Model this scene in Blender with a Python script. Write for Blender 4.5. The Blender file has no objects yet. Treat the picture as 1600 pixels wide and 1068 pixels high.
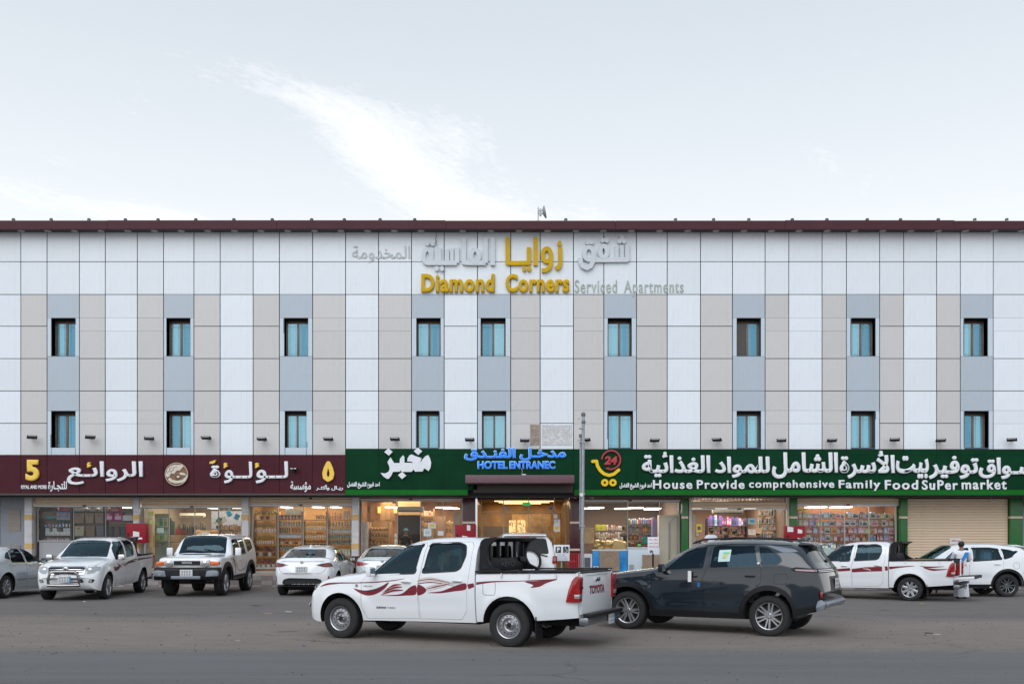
import bpy, bmesh, math, random
import numpy as np
from mathutils import Vector, Matrix
from mathutils.bvhtree import BVHTree
from math import sin, cos, pi, radians, sqrt, atan2
random.seed(7)
scene = bpy.context.scene
COL = scene.collection
# ------------------------------------------------------------ camera, light
FPX, EYE, HOR = 1500.0, 1.75, 838.0      # focal length in photo pixels, eye height, horizon row
cam = bpy.data.cameras.new('camera'); cam.lens = FPX / 1600 * 36; cam.sensor_width = 36
cam.shift_y = (HOR - 534) / 1600; cam.clip_end = 3000; cam.clip_start = 0.1
camo = bpy.data.objects.new('camera', cam); camo.location = (0, 0, EYE); camo.rotation_euler = (pi / 2, 0, 0)
COL.objects.link(camo); scene.camera = camo
scene.view_settings.view_transform = 'Standard'
try: scene.view_settings.look = 'None'
except Exception: pass
scene.view_settings.exposure = 0.24; scene.view_settings.gamma = 1.0
SUN_EL, SUN_AZ = 44.0, 200.0              # soft sun lamp added behind the camera to brighten the facade
world = bpy.data.worlds.new("World"); scene.world = world; world.use_nodes = True
wn, wl = world.node_tree.nodes, world.node_tree.links
wn.clear()
def N(tree, t, **kw):
    n = tree.nodes.new(t)
    for k, v in kw.items(): setattr(n, k, v)
    return n
wt = world.node_tree
out = N(wt, 'ShaderNodeOutputWorld'); bg = N(wt, 'ShaderNodeBackground'); bg.inputs[1].default_value = 0.1
sky = N(wt, 'ShaderNodeTexSky', sky_type='NISHITA'); sky.sun_disc = False
sky.sun_elevation = radians(SUN_EL); sky.sun_rotation = radians(SUN_AZ)
sky.air_density = 1.0; sky.dust_density = 0.6; sky.ozone_density = 1.5
def mixc(tree, fac, a, b, bt='MIX'):
    m = N(tree, 'ShaderNodeMix', data_type='RGBA', blend_type=bt)
    for i, v in ((0, fac), (6, a), (7, b)):
        if hasattr(v, 'is_output') or isinstance(v, bpy.types.NodeSocket): tree.links.new(v, m.inputs[i])
        elif i == 0: m.inputs[0].default_value = v
        else: m.inputs[i].default_value = (*v, 1)
    return m.outputs[2]
def mth(tree, op, a, b=0.0, c=None, clamp=False):
    m = N(tree, 'ShaderNodeMath', operation=op, use_clamp=clamp)
    for i, v in enumerate((a, b) if c is None else (a, b, c)):
        if isinstance(v, bpy.types.NodeSocket): tree.links.new(v, m.inputs[i])
        else: m.inputs[i].default_value = v
    return m.outputs[0]
geo = N(wt, 'ShaderNodeTexCoord')
sep = N(wt, 'ShaderNodeSeparateXYZ'); wl.new(geo.outputs['Generated'], sep.inputs[0])
zc = mth(wt, 'MAXIMUM', sep.outputs[2], 0.03)
px_ = mth(wt, 'DIVIDE', sep.outputs[0], zc); py_ = mth(wt, 'DIVIDE', sep.outputs[1], zc)
# coordinates on the cloud layer: u across the cloud streets, v along them
uu = mth(wt, 'SUBTRACT', mth(wt, 'MULTIPLY', px_, 0.846), mth(wt, 'MULTIPLY', py_, 0.533))
vv = mth(wt, 'ADD', mth(wt, 'MULTIPLY', px_, 0.533), mth(wt, 'MULTIPLY', py_, 0.846))
cmb = N(wt, 'ShaderNodeCombineXYZ'); wl.new(mth(wt, 'MULTIPLY', uu, 2.6), cmb.inputs[0]); wl.new(mth(wt, 'MULTIPLY', vv, 1.25), cmb.inputs[1])
n1 = N(wt, 'ShaderNodeTexNoise'); n1.inputs['Scale'].default_value = 1.0; n1.inputs['Detail'].default_value = 10; n1.inputs['Roughness'].default_value = 0.62; n1.inputs['Distortion'].default_value = 0.5
wl.new(cmb.outputs[0], n1.inputs['Vector'])
n2 = N(wt, 'ShaderNodeTexNoise'); n2.inputs['Scale'].default_value = 18; n2.inputs['Detail'].default_value = 6; n2.inputs['Roughness'].default_value = 0.7
wl.new(cmb.outputs[0], n2.inputs['Vector'])
n3 = N(wt, 'ShaderNodeTexNoise'); n3.inputs['Scale'].default_value = 0.55; n3.inputs['Detail'].default_value = 3
wl.new(cmb.outputs[0], n3.inputs['Vector'])
# cloud streets about one unit apart
wob = mth(wt, 'MULTIPLY', mth(wt, 'SUBTRACT', n3.outputs[0], 0.5), 0.55)
ph = mth(wt, 'COSINE', mth(wt, 'MULTIPLY', mth(wt, 'ADD', mth(wt, 'ADD', uu, 1.57), wob), 2 * pi / 1.02))
ridge = mth(wt, 'MULTIPLY', mth(wt, 'ADD', ph, 1.0), 0.5)
ridge = mth(wt, 'MULTIPLY', mth(wt, 'MULTIPLY', mth(wt, 'POWER', ridge, 1.4), mth(wt, 'MULTIPLY_ADD', mth(wt, 'ABSOLUTE', vv), 1.5, -1.85, clamp=True)), mth(wt, 'MULTIPLY_ADD', mth(wt, 'ABSOLUTE', mth(wt, 'SUBTRACT', uu, .35)), 3.0, -4.0, clamp=True))   # open sky between two cloud fields
cl = mth(wt, 'ADD', mth(wt, 'MULTIPLY', n1.outputs[0], 1.15), mth(wt, 'MULTIPLY', ridge, 0.42))
cl = mth(wt, 'ADD', cl, mth(wt, 'MULTIPLY', mth(wt, 'SUBTRACT', n2.outputs[0], 0.5), 0.50))
cl = mth(wt, 'SUBTRACT', cl, 0.73)
cl = mth(wt, 'MULTIPLY', cl, 2.0, clamp=True)
cl = mth(wt, 'MULTIPLY', cl, 0.9)
# thin high veil, thicker towards the horizon
hz = mth(wt, 'POWER', mth(wt, 'SUBTRACT', 1.0, mth(wt, 'MAXIMUM', sep.outputs[2], 0.0)), 2.4)
veil = mth(wt, 'ADD', 0.62, mth(wt, 'MULTIPLY', hz, 0.75), clamp=True)
skyc = mixc(wt, veil, sky.outputs[0], mixc(wt, mth(wt, 'MULTIPLY', hz, 1.25, clamp=True), (6.5, 7.2, 7.7), (9.5, 9.6, 9.65)))
skyc = mixc(wt, cl, skyc, (10.2, 10.2, 10.2))
wl.new(skyc, bg.inputs[0]); wl.new(bg.outputs[0], out.inputs[0])
sd = bpy.data.lights.new('sun', 'SUN'); sd.energy = 1.5; sd.angle = radians(55); sd.color = (0.97, 0.985, 1.0)
so = bpy.data.objects.new('sun', sd); COL.objects.link(so)
sdir = Vector((sin(radians(SUN_AZ)) * cos(radians(SUN_EL)), cos(radians(SUN_AZ)) * cos(radians(SUN_EL)), sin(radians(SUN_EL))))
so.rotation_euler = sdir.to_track_quat('Z', 'Y').to_euler(); so.location = (-10, -30, 40)

# ------------------------------------------------------------ materials
MATS = {}
def mat(name, col=(.5, .5, .5), rough=.5, metal=0., var=0., scale=3., bump=0., bscale=None, coat=0., emit=None, es=0., objvar=0., spec=None, dirt=0.):
    if name in MATS: return MATS[name]
    m = bpy.data.materials.new(name); m.use_nodes = True; t = m.node_tree
    b = t.nodes['Principled BSDF']
    b.inputs['Base Color'].default_value = (*col, 1); b.inputs['Roughness'].default_value = rough; b.inputs['Metallic'].default_value = metal
    b.inputs['Coat Weight'].default_value = coat; b.inputs['Coat Roughness'].default_value = 0.04
    if spec is not None: b.inputs['Specular IOR Level'].default_value = spec
    if emit: b.inputs['Emission Color'].default_value = (*emit, 1); b.inputs['Emission Strength'].default_value = es
    c = None
    if var or bump or dirt:
        tc = N(t, 'ShaderNodeTexCoord'); no = N(t, 'ShaderNodeTexNoise'); no.inputs['Scale'].default_value = scale; no.inputs['Detail'].default_value = 6; no.inputs['Roughness'].default_value = .6
        t.links.new(tc.outputs['Object'], no.inputs['Vector'])
        if var:
            lo = tuple(max(0, x * (1 - var)) for x in col); hi = tuple(min(1, x * (1 + var)) for x in col)
            r = mth(t, 'MULTIPLY_ADD', no.outputs[0], 2.2, -0.6, clamp=True)
            c = mixc(t, r, lo, hi)
        if bump:
            n2 = N(t, 'ShaderNodeTexNoise'); n2.inputs['Scale'].default_value = bscale or scale * 6; n2.inputs['Detail'].default_value = 4
            t.links.new(tc.outputs['Object'], n2.inputs['Vector'])
            bp = N(t, 'ShaderNodeBump'); bp.inputs['Strength'].default_value = bump; bp.inputs['Distance'].default_value = 0.01
            t.links.new(n2.outputs[0], bp.inputs['Height']); t.links.new(bp.outputs[0], b.inputs['Normal'])
        if dirt:
            n4 = N(t, 'ShaderNodeTexNoise'); n4.inputs['Scale'].default_value = 1.7; n4.inputs['Detail'].default_value = 8; n4.inputs['Roughness'].default_value = .7
            mp = N(t, 'ShaderNodeMapping'); mp.inputs['Scale'].default_value = (6, 6, 0.8)
            t.links.new(tc.outputs['Object'], mp.inputs[0]); t.links.new(mp.outputs[0], n4.inputs['Vector'])
            f = mth(t, 'MULTIPLY', mth(t, 'MULTIPLY_ADD', n4.outputs[0], 3.0, -1.45, clamp=True), dirt)
            c = mixc(t, f, c if c is not None else col, (.23, .20, .17))
    if objvar:
        oi = N(t, 'ShaderNodeObjectInfo')
        f = mth(t, 'MULTIPLY_ADD', oi.outputs['Random'], 2 * objvar, 1 - objvar)
        c = mixc(t, 1.0, c if c is not None else col, (1, 1, 1), 'MULTIPLY') if c is None else c
        mm = N(t, 'ShaderNodeVectorMath', operation='SCALE'); t.links.new(c, mm.inputs[0]); t.links.new(f, mm.inputs['Scale']); c = mm.outputs[0]
    if c is not None: t.links.new(c, b.inputs['Base Color'])
    MATS[name] = m; return m
def glassmat(name, tint=(.8, .85, .85), refl=1.0, rough=0.0, ior=1.5, gc=(1, 1, 1)):
    if name in MATS: return MATS[name]
    m = bpy.data.materials.new(name); m.use_nodes = True; t = m.node_tree; t.nodes.clear()
    o = N(t, 'ShaderNodeOutputMaterial'); mx = N(t, 'ShaderNodeMixShader'); tr = N(t, 'ShaderNodeBsdfTransparent'); gl = N(t, 'ShaderNodeBsdfGlossy')
    tr.inputs[0].default_value = (*tint, 1); gl.inputs['Roughness'].default_value = rough; gl.inputs['Color'].default_value = (*gc, 1)
    fr = N(t, 'ShaderNodeFresnel'); fr.inputs[0].default_value = ior
    f = mth(t, 'MULTIPLY', fr.outputs[0], refl, clamp=True)
    t.links.new(f, mx.inputs[0]); t.links.new(tr.outputs[0], mx.inputs[1]); t.links.new(gl.outputs[0], mx.inputs[2]); t.links.new(mx.outputs[0], o.inputs[0])
    MATS[name] = m; return m
WHITEP = mat('white_panel', (.73, .78, .83), .28, var=.03, scale=.8, objvar=.035, dirt=.13)
GREYP = mat('grey_panel', (.555, .545, .54), .32, var=.03, scale=.8, objvar=.035, dirt=.13)
BLUEP = mat('blue_grey_panel', (.42, .48, .545), .3, var=.03, scale=.8, objvar=.03, dirt=.13)
DARK = mat('dark_backing', (.02, .022, .025), .8)
MAROON = mat('maroon_panel', (.066, .014, .022), .4, var=.12, scale=1.2, dirt=.04, objvar=.05, spec=.12)
GREEN = mat('dark_green_sheet', (.0018, .036, .014), .4, var=.25, scale=1.0, objvar=.05, spec=.08)
LGREEN = mat('bright_green_sheet', (.003, .125, .012), .4, var=.15, scale=1.0, spec=.15)
PLGREEN = mat('green_pillar_tile', (.015, .12, .025), .25, var=.15, scale=2)
LETW = mat('white_letter', (.72, .74, .78), .4, var=.06, scale=4)
LETS = mat('letter_side', (.25, .25, .26), .5)
LETY = mat('yellow_letter', (.83, .55, .08), .4, var=.05)
LETG = mat('gold_letter', (.56, .35, .004), .45, var=.1, scale=2, spec=.2)
LETGREY = mat('faded_grey_letter', (.57, .61, .65), .5, var=.06, scale=2)
LETPALE = mat('pale_grey_letter', (.50, .53, .55), .6)
LETSAGE = mat('faded_sage_letter', (.36, .42, .38), .6, var=.25, scale=2.5)
LETRED = mat('red_letter', (.42, .03, .045), .4, var=.1)
LETBLUE = mat('blue_letter', (.015, .20, .80), .35, emit=(.02, .25, 1.0), es=.25)
LETPB = mat('pale_blue_edge', (.42, .62, .86), .4)
BROWNF = mat('bronze_frame', (.17, .115, .08), .45, var=.1, scale=6)
BEIGESH = mat('beige_shutter', (.74, .57, .40), .5, var=.06, scale=2, dirt=.12)
ALU = mat('aluminium', (.50, .52, .55), .4, metal=.6, var=.08)
MARBLE = mat('white_marble', (.55, .55, .57), .25, var=.12, scale=5)
GOLDT = mat('gold_tile', (.55, .36, .14), .4, var=.35, scale=14)
MARTILE = mat('maroon_tile', (.06, .014, .022), .2, var=.2, scale=3)
GREYDOOR = mat('grey_metal_door', (.23, .25, .29), .45, var=.06, dirt=.1)
CONC = mat('concrete', (.30, .29, .28), .85, var=.2, scale=3, bump=.3)
BLACK = mat('black_plastic', (.007, .007, .009), .5, spec=.3)
BLACKM = mat('black_matte', (.01, .01, .011), .8)
CHROME = mat('chrome', (.75, .76, .78), .12, metal=1)
STEEL = mat('galvanised_steel', (.33, .35, .38), .45, metal=.6, var=.15, scale=8)
SKIN = mat('skin', (.23, .12, .07), .5)
HAIR = mat('black_hair', (.008, .007, .006), .6)
WCLOTH = mat('white_cloth', (.72, .74, .80), .85, var=.05, scale=8)
PAPER = mat('paper', (.70, .71, .73), .7)
CARD = mat('cardboard', (.40, .26, .13), .8, var=.12, scale=6)
LED = mat('led_panel', (.9, .9, .9), .5, emit=(1, .95, .85), es=6.0)
LEDW = mat('warm_strip', (.9, .8, .6), .5, emit=(1, .62, .25), es=3.5)
WALLW = mat('warm_wall', (.52, .38, .23), .6, var=.15, scale=1.5)
WALLC = mat('cream_wall', (.36, .29, .22), .7, var=.1)
WOOD = mat('shelf_wood', (.42, .24, .11), .5, var=.2, scale=8)
FLOORT = mat('shop_floor', (.45, .43, .40), .25, var=.08)
GLASS = glassmat('shop_glass', (.92, .94, .94), 0.38, 0.01, 1.45)

# ------------------------------------------------------------ helpers
def simple(c, r=.5, **k):
    n = 'tint_%02d%02d%02d' % tuple(int(min(.99, x) * 99) for x in c) + ('m' if k.get('metal') else ''); return mat(n, c, r, **k)
def tag(o, label=None, cat=None, group=None, kind=None):
    if label: o['label'] = label
    if cat: o['category'] = cat
    if group: o['group'] = group
    if kind: o['kind'] = kind
    return o
def empty(name, loc=(0, 0, 0), rz=0, label=None, cat=None, group=None):
    o = bpy.data.objects.new(name, None); COL.objects.link(o); o.empty_display_size = .2
    o.location = loc; o.rotation_euler = (0, 0, rz); return tag(o, label, cat, group)
def link(name, me, parent=None, loc=(0, 0, 0), rot=(0, 0, 0), scale=(1, 1, 1)):
    o = bpy.data.objects.new(name, me); COL.objects.link(o)
    if parent is not None: o.parent = parent
    o.location = loc; o.rotation_euler = rot; o.scale = scale; return o
class MB:
    def __init__(s): s.v = []; s.f = []; s.m = []
    def add(s, v, f, mi=0):
        k = len(s.v); s.v += [tuple(p) for p in v]; s.f += [tuple(i + k for i in q) for q in f]; s.m += [mi] * len(f); return s
    def box(s, x0, x1, y0, y1, z0, z1, mi=0, M=None):
        v = [Vector(p) for p in ((x0, y0, z0), (x1, y0, z0), (x1, y1, z0), (x0, y1, z0), (x0, y0, z1), (x1, y0, z1), (x1, y1, z1), (x0, y1, z1))]
        if M is not None: v = [M @ p for p in v]
        return s.add(v, ((0, 3, 2, 1), (4, 5, 6, 7), (0, 1, 5, 4), (1, 2, 6, 5), (2, 3, 7, 6), (3, 0, 4, 7)), mi)
    def cyl(s, p0, p1, r0, r1=None, n=12, mi=0, caps=True):
        p0, p1 = Vector(p0), Vector(p1); r1 = r0 if r1 is None else r1
        q = (p1 - p0).to_track_quat('Z', 'Y'); a = q @ Vector((1, 0, 0)); b = q @ Vector((0, 1, 0)); v = []
        for p, r in ((p0, r0), (p1, r1)):
            v += [p + a * (r * cos(2 * pi * i / n)) + b * (r * sin(2 * pi * i / n)) for i in range(n)]
        f = [(i, (i + 1) % n, n + (i + 1) % n, n + i) for i in range(n)]
        if caps: f += [tuple(range(n - 1, -1, -1)), tuple(range(n, 2 * n))]
        return s.add(v, f, mi)
    def tube(s, pts, r, n=8, mi=0, closed=False):
        pts = [Vector(p) for p in pts]; L = len(pts); v = []; up = Vector((0, 0, 1))
        for i, p in enumerate(pts):
            t = (pts[(i + 1) % L] - pts[i - 1]) if closed else (pts[min(i + 1, L - 1)] - pts[max(i - 1, 0)])
            t.normalize(); a = t.cross(up)
            if a.length < .05: a = t.cross(Vector((0, 1, 0)))
            a.normalize(); b = a.cross(t); rr = r[i] if isinstance(r, (list, tuple)) else r
            v += [p + a * (rr * cos(2 * pi * k / n)) + b * (rr * sin(2 * pi * k / n)) for k in range(n)]
        f = []
        for i in range(L if closed else L - 1):
            j = (i + 1) % L
            f += [(i * n + k, j * n + k, j * n + (k + 1) % n, i * n + (k + 1) % n) for k in range(n)]
        if not closed: f += [tuple(range(n)), tuple(range(L * n - 1, (L - 1) * n - 1, -1))]
        return s.add(v, f, mi)
    def lathe(s, prof, n=24, axis='z', c=(0, 0, 0), mi=0):
        v = []; c = Vector(c)
        for r, h in prof:
            for i in range(n):
                a = 2 * pi * i / n
                p = (r * cos(a), r * sin(a), h) if axis == 'z' else (r * cos(a), h, r * sin(a))
                v.append(c + Vector(p))
        f = []
        for j in range(len(prof) - 1):
            for i in range(n):
                q = (j * n + i, j * n + (i + 1) % n, (j + 1) * n + (i + 1) % n, (j + 1) * n + i)
                f.append(q if axis == 'z' else q[::-1])
        return s.add(v, f, mi)
    def prism(s, poly, axis, a0, a1, mi=0):
        """poly of 2-D points; axis y: (x,z); axis x: (y,z); axis z: (x,y)"""
        n = len(poly)
        def P(p, a): return (p[0], a, p[1]) if axis == 'y' else ((a, p[0], p[1]) if axis == 'x' else (p[0], p[1], a))
        area = sum(poly[i][0] * poly[(i + 1) % n][1] - poly[(i + 1) % n][0] * poly[i][1] for i in range(n))
        if (area > 0) != (axis == 'y'): poly = poly[::-1]
        # now first cap faces towards -axis
        v = [P(p, a0) for p in poly] + [P(p, a1) for p in poly]
        flip = True
        f = [tuple(range(n)), tuple(range(2 * n - 1, n - 1, -1))] + [(i, n + i, n + (i + 1) % n, (i + 1) % n) for i in range(n)]
        return s.add(v, f, mi)
    def mesh(s, name, mats, smooth=False, angle=35):
        me = bpy.data.meshes.new(name); me.from_pydata(s.v, [], s.f); me.update()
        if not isinstance(mats, (list, tuple)): mats = [mats]
        for m in mats: me.materials.append(m)
        if len(mats) > 1: me.polygons.foreach_set('material_index', s.m)
        bm = bmesh.new(); bm.from_mesh(me); bmesh.ops.recalc_face_normals(bm, faces=bm.faces); bm.to_mesh(me); bm.free()
        if smooth:
            me.polygons.foreach_set('use_smooth', [True] * len(me.polygons)); me.set_sharp_from_angle(angle=radians(angle))
        return me
    def build(s, name, mats, parent=None, loc=(0, 0, 0), rot=(0, 0, 0), smooth=False, angle=35, bevel=0, scale=(1, 1, 1)):
        me = s.mesh(name, mats, smooth and not bevel, angle)
        if bevel:
            bm = bmesh.new(); bm.from_mesh(me)
            es = [e for e in bm.edges if len(e.link_faces) == 2 and e.calc_face_angle() > .6]
            bmesh.ops.bevel(bm, geom=es, offset=bevel, segments=2, affect='EDGES', profile=.6)
            bm.to_mesh(me); bm.free()
            me.polygons.foreach_set('use_smooth', [True] * len(me.polygons)); me.set_sharp_from_angle(angle=radians(50))
        return link(name, me, parent, loc, rot, scale)
def copy_tree(o, parent=None):
    c = o.copy(); COL.objects.link(c); c.parent = parent
    for ch in list(o.children): copy_tree(ch, c)
    return c
def W(px, py, Y):           # photo reading -> real position on the plane at distance Y
    return (px - 800) * Y / FPX, EYE + (HOR - py) * Y / FPX
UNIT = {}
def unitbox(m):
    if m.name not in UNIT: UNIT[m.name] = MB().box(0, 1, 0, 1, 0, 1).mesh('panel', m)
    return UNIT[m.name]

# Arabic shaping into presentation forms, returned in visual order
AR = {'ا': (0xFE8D, 0xFE8E), 'أ': (0xFE83, 0xFE84), 'ب': (0xFE8F, 0xFE90, 0xFE91, 0xFE92), 'ة': (0xFE93, 0xFE94), 'ت': (0xFE95, 0xFE96, 0xFE97, 0xFE98),
      'ث': (0xFE99, 0xFE9A, 0xFE9B, 0xFE9C), 'ج': (0xFE9D, 0xFE9E, 0xFE9F, 0xFEA0), 'ح': (0xFEA1, 0xFEA2, 0xFEA3, 0xFEA4), 'خ': (0xFEA5, 0xFEA6, 0xFEA7, 0xFEA8),
      'د': (0xFEA9, 0xFEAA), 'ذ': (0xFEAB, 0xFEAC), 'ر': (0xFEAD, 0xFEAE), 'ز': (0xFEAF, 0xFEB0), 'س': (0xFEB1, 0xFEB2, 0xFEB3, 0xFEB4), 'ش': (0xFEB5, 0xFEB6, 0xFEB7, 0xFEB8),
      'ض': (0xFEBD, 0xFEBE, 0xFEBF, 0xFEC0), 'ع': (0xFEC9, 0xFECA, 0xFECB, 0xFECC), 'غ': (0xFECD, 0xFECE, 0xFECF, 0xFED0), 'ف': (0xFED1, 0xFED2, 0xFED3, 0xFED4),
      'ق': (0xFED5, 0xFED6, 0xFED7, 0xFED8), 'ك': (0xFED9, 0xFEDA, 0xFEDB, 0xFEDC), 'ل': (0xFEDD, 0xFEDE, 0xFEDF, 0xFEE0), 'م': (0xFEE1, 0xFEE2, 0xFEE3, 0xFEE4),
      'ن': (0xFEE5, 0xFEE6, 0xFEE7, 0xFEE8), 'ه': (0xFEE9, 0xFEEA, 0xFEEB, 0xFEEC), 'و': (0xFEED, 0xFEEE), 'ي': (0xFEF1, 0xFEF2, 0xFEF3, 0xFEF4), 'ئ': (0xFE89, 0xFE8A, 0xFE8B, 0xFE8C), 'ؤ': (0xFE85, 0xFE86),
      '\u0001': (0xFEFB, 0xFEFC), '\u0002': (0xFBE8, 0xFBE9, 0xFBE8, 0xFBE9), 'ـ': (0x640, 0x640, 0x640, 0x640)}
def arabic(s):
    s = s.replace('لأ', '\u0001'); o = []
    for i, ch in enumerate(s):
        if ch not in AR: o.append(ch); continue
        f = AR[ch]; pj = i > 0 and s[i - 1] in AR and len(AR[s[i - 1]]) == 4; nj = i + 1 < len(s) and s[i + 1] in AR and len(f) == 4
        o.append(chr(f[3] if pj and nj else f[1] if pj else f[2] if nj else f[0]))
    return ''.join(o[::-1])
def text_mesh(body, bold=0.03, depth=.03, shear=0, spacing=1.0):
    c = bpy.data.curves.new('lettering', 'FONT'); c.body = body; c.size = 1; c.extrude = depth; c.bevel_depth = bold; c.bevel_resolution = 0
    c.resolution_u = 4; c.shear = shear; c.space_character = spacing
    o = bpy.data.objects.new('lettering', c); COL.objects.link(o)
    dg = bpy.context.evaluated_depsgraph_get(); dg.update()
    me = bpy.data.meshes.new_from_object(o.evaluated_get(dg)); bpy.data.objects.remove(o); return me
def place_text(name, body, x0, y0, x1, y1, Y, m, parent=None, bold=.03, depth=.05, shear=0, spacing=1.0, ar=False, rotx=pi / 2):
    """lettering filling the given facade rectangle; Y = its back plane"""
    me = text_mesh(arabic(body) if ar else body, bold, .02, shear, spacing)
    n = len(me.vertices); co = np.empty(n * 3); me.vertices.foreach_get('co', co); co = co.reshape(-1, 3)
    mn, mx = co.min(0), co.max(0); X0, Z1 = W(x0, y0, Y); X1, Z0 = W(x1, y1, Y)
    sx, sz = (X1 - X0) / (mx[0] - mn[0]), (Z1 - Z0) / (mx[1] - mn[1])
    new = np.empty_like(co); new[:, 0] = (co[:, 0] - mn[0]) * sx; new[:, 2] = (co[:, 1] - mn[1]) * sz; new[:, 1] = -np.select([(tz := (co[:, 2] - mn[2]) / (mx[2] - mn[2])) < .01, tz < .5, tz < .99], [0., .06, .92], 1.) * depth
    me.vertices.foreach_set('co', new.ravel()); me.materials.clear(); me.materials.append(m); me.update()
    o = link(name, me, parent, (X0, Y, Z0)); return o
def outline_mb(mb, polys, Y, depth):
    for k, p in enumerate(polys):
        pts = [W(a, b, Y) for a, b in p]
        mb.prism(pts, 'y', Y - depth - .0002 * k, Y - .0001 * k)
def stroke(pts, w, closed=False, cap=0.35, nround=0):
    """quads and joints for a thick line, in photo pixels; returns polygons"""
    P = []; n = len(pts)
    for i in range(n if closed else n - 1):
        a, b = pts[i], pts[(i + 1) % n]; dx, dy = b[0] - a[0], b[1] - a[1]; L = sqrt(dx * dx + dy * dy) or 1; dx /= L; dy /= L; nx, ny = -dy * w / 2, dx * w / 2
        P.append([(a[0] + nx, a[1] + ny), (b[0] + nx, b[1] + ny), (b[0] - nx, b[1] - ny), (a[0] - nx, a[1] - ny)])
    for i in range(n):
        if closed or 0 < i < n - 1 or nround:
            P.append([(pts[i][0] + w / 2 * cos(2 * pi * k / 12), pts[i][1] + w / 2 * sin(2 * pi * k / 12)) for k in range(12)])
    return P
def ell(cx, cy, rx, ry, n=18, a0=0, a1=360):
    full = abs(a1 - a0) >= 360
    return [(cx + rx * cos(radians(a0 + (a1 - a0) * i / (n if full else n - 1))), cy + ry * sin(radians(a0 + (a1 - a0) * i / (n if full else n - 1)))) for i in range(n)]
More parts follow.
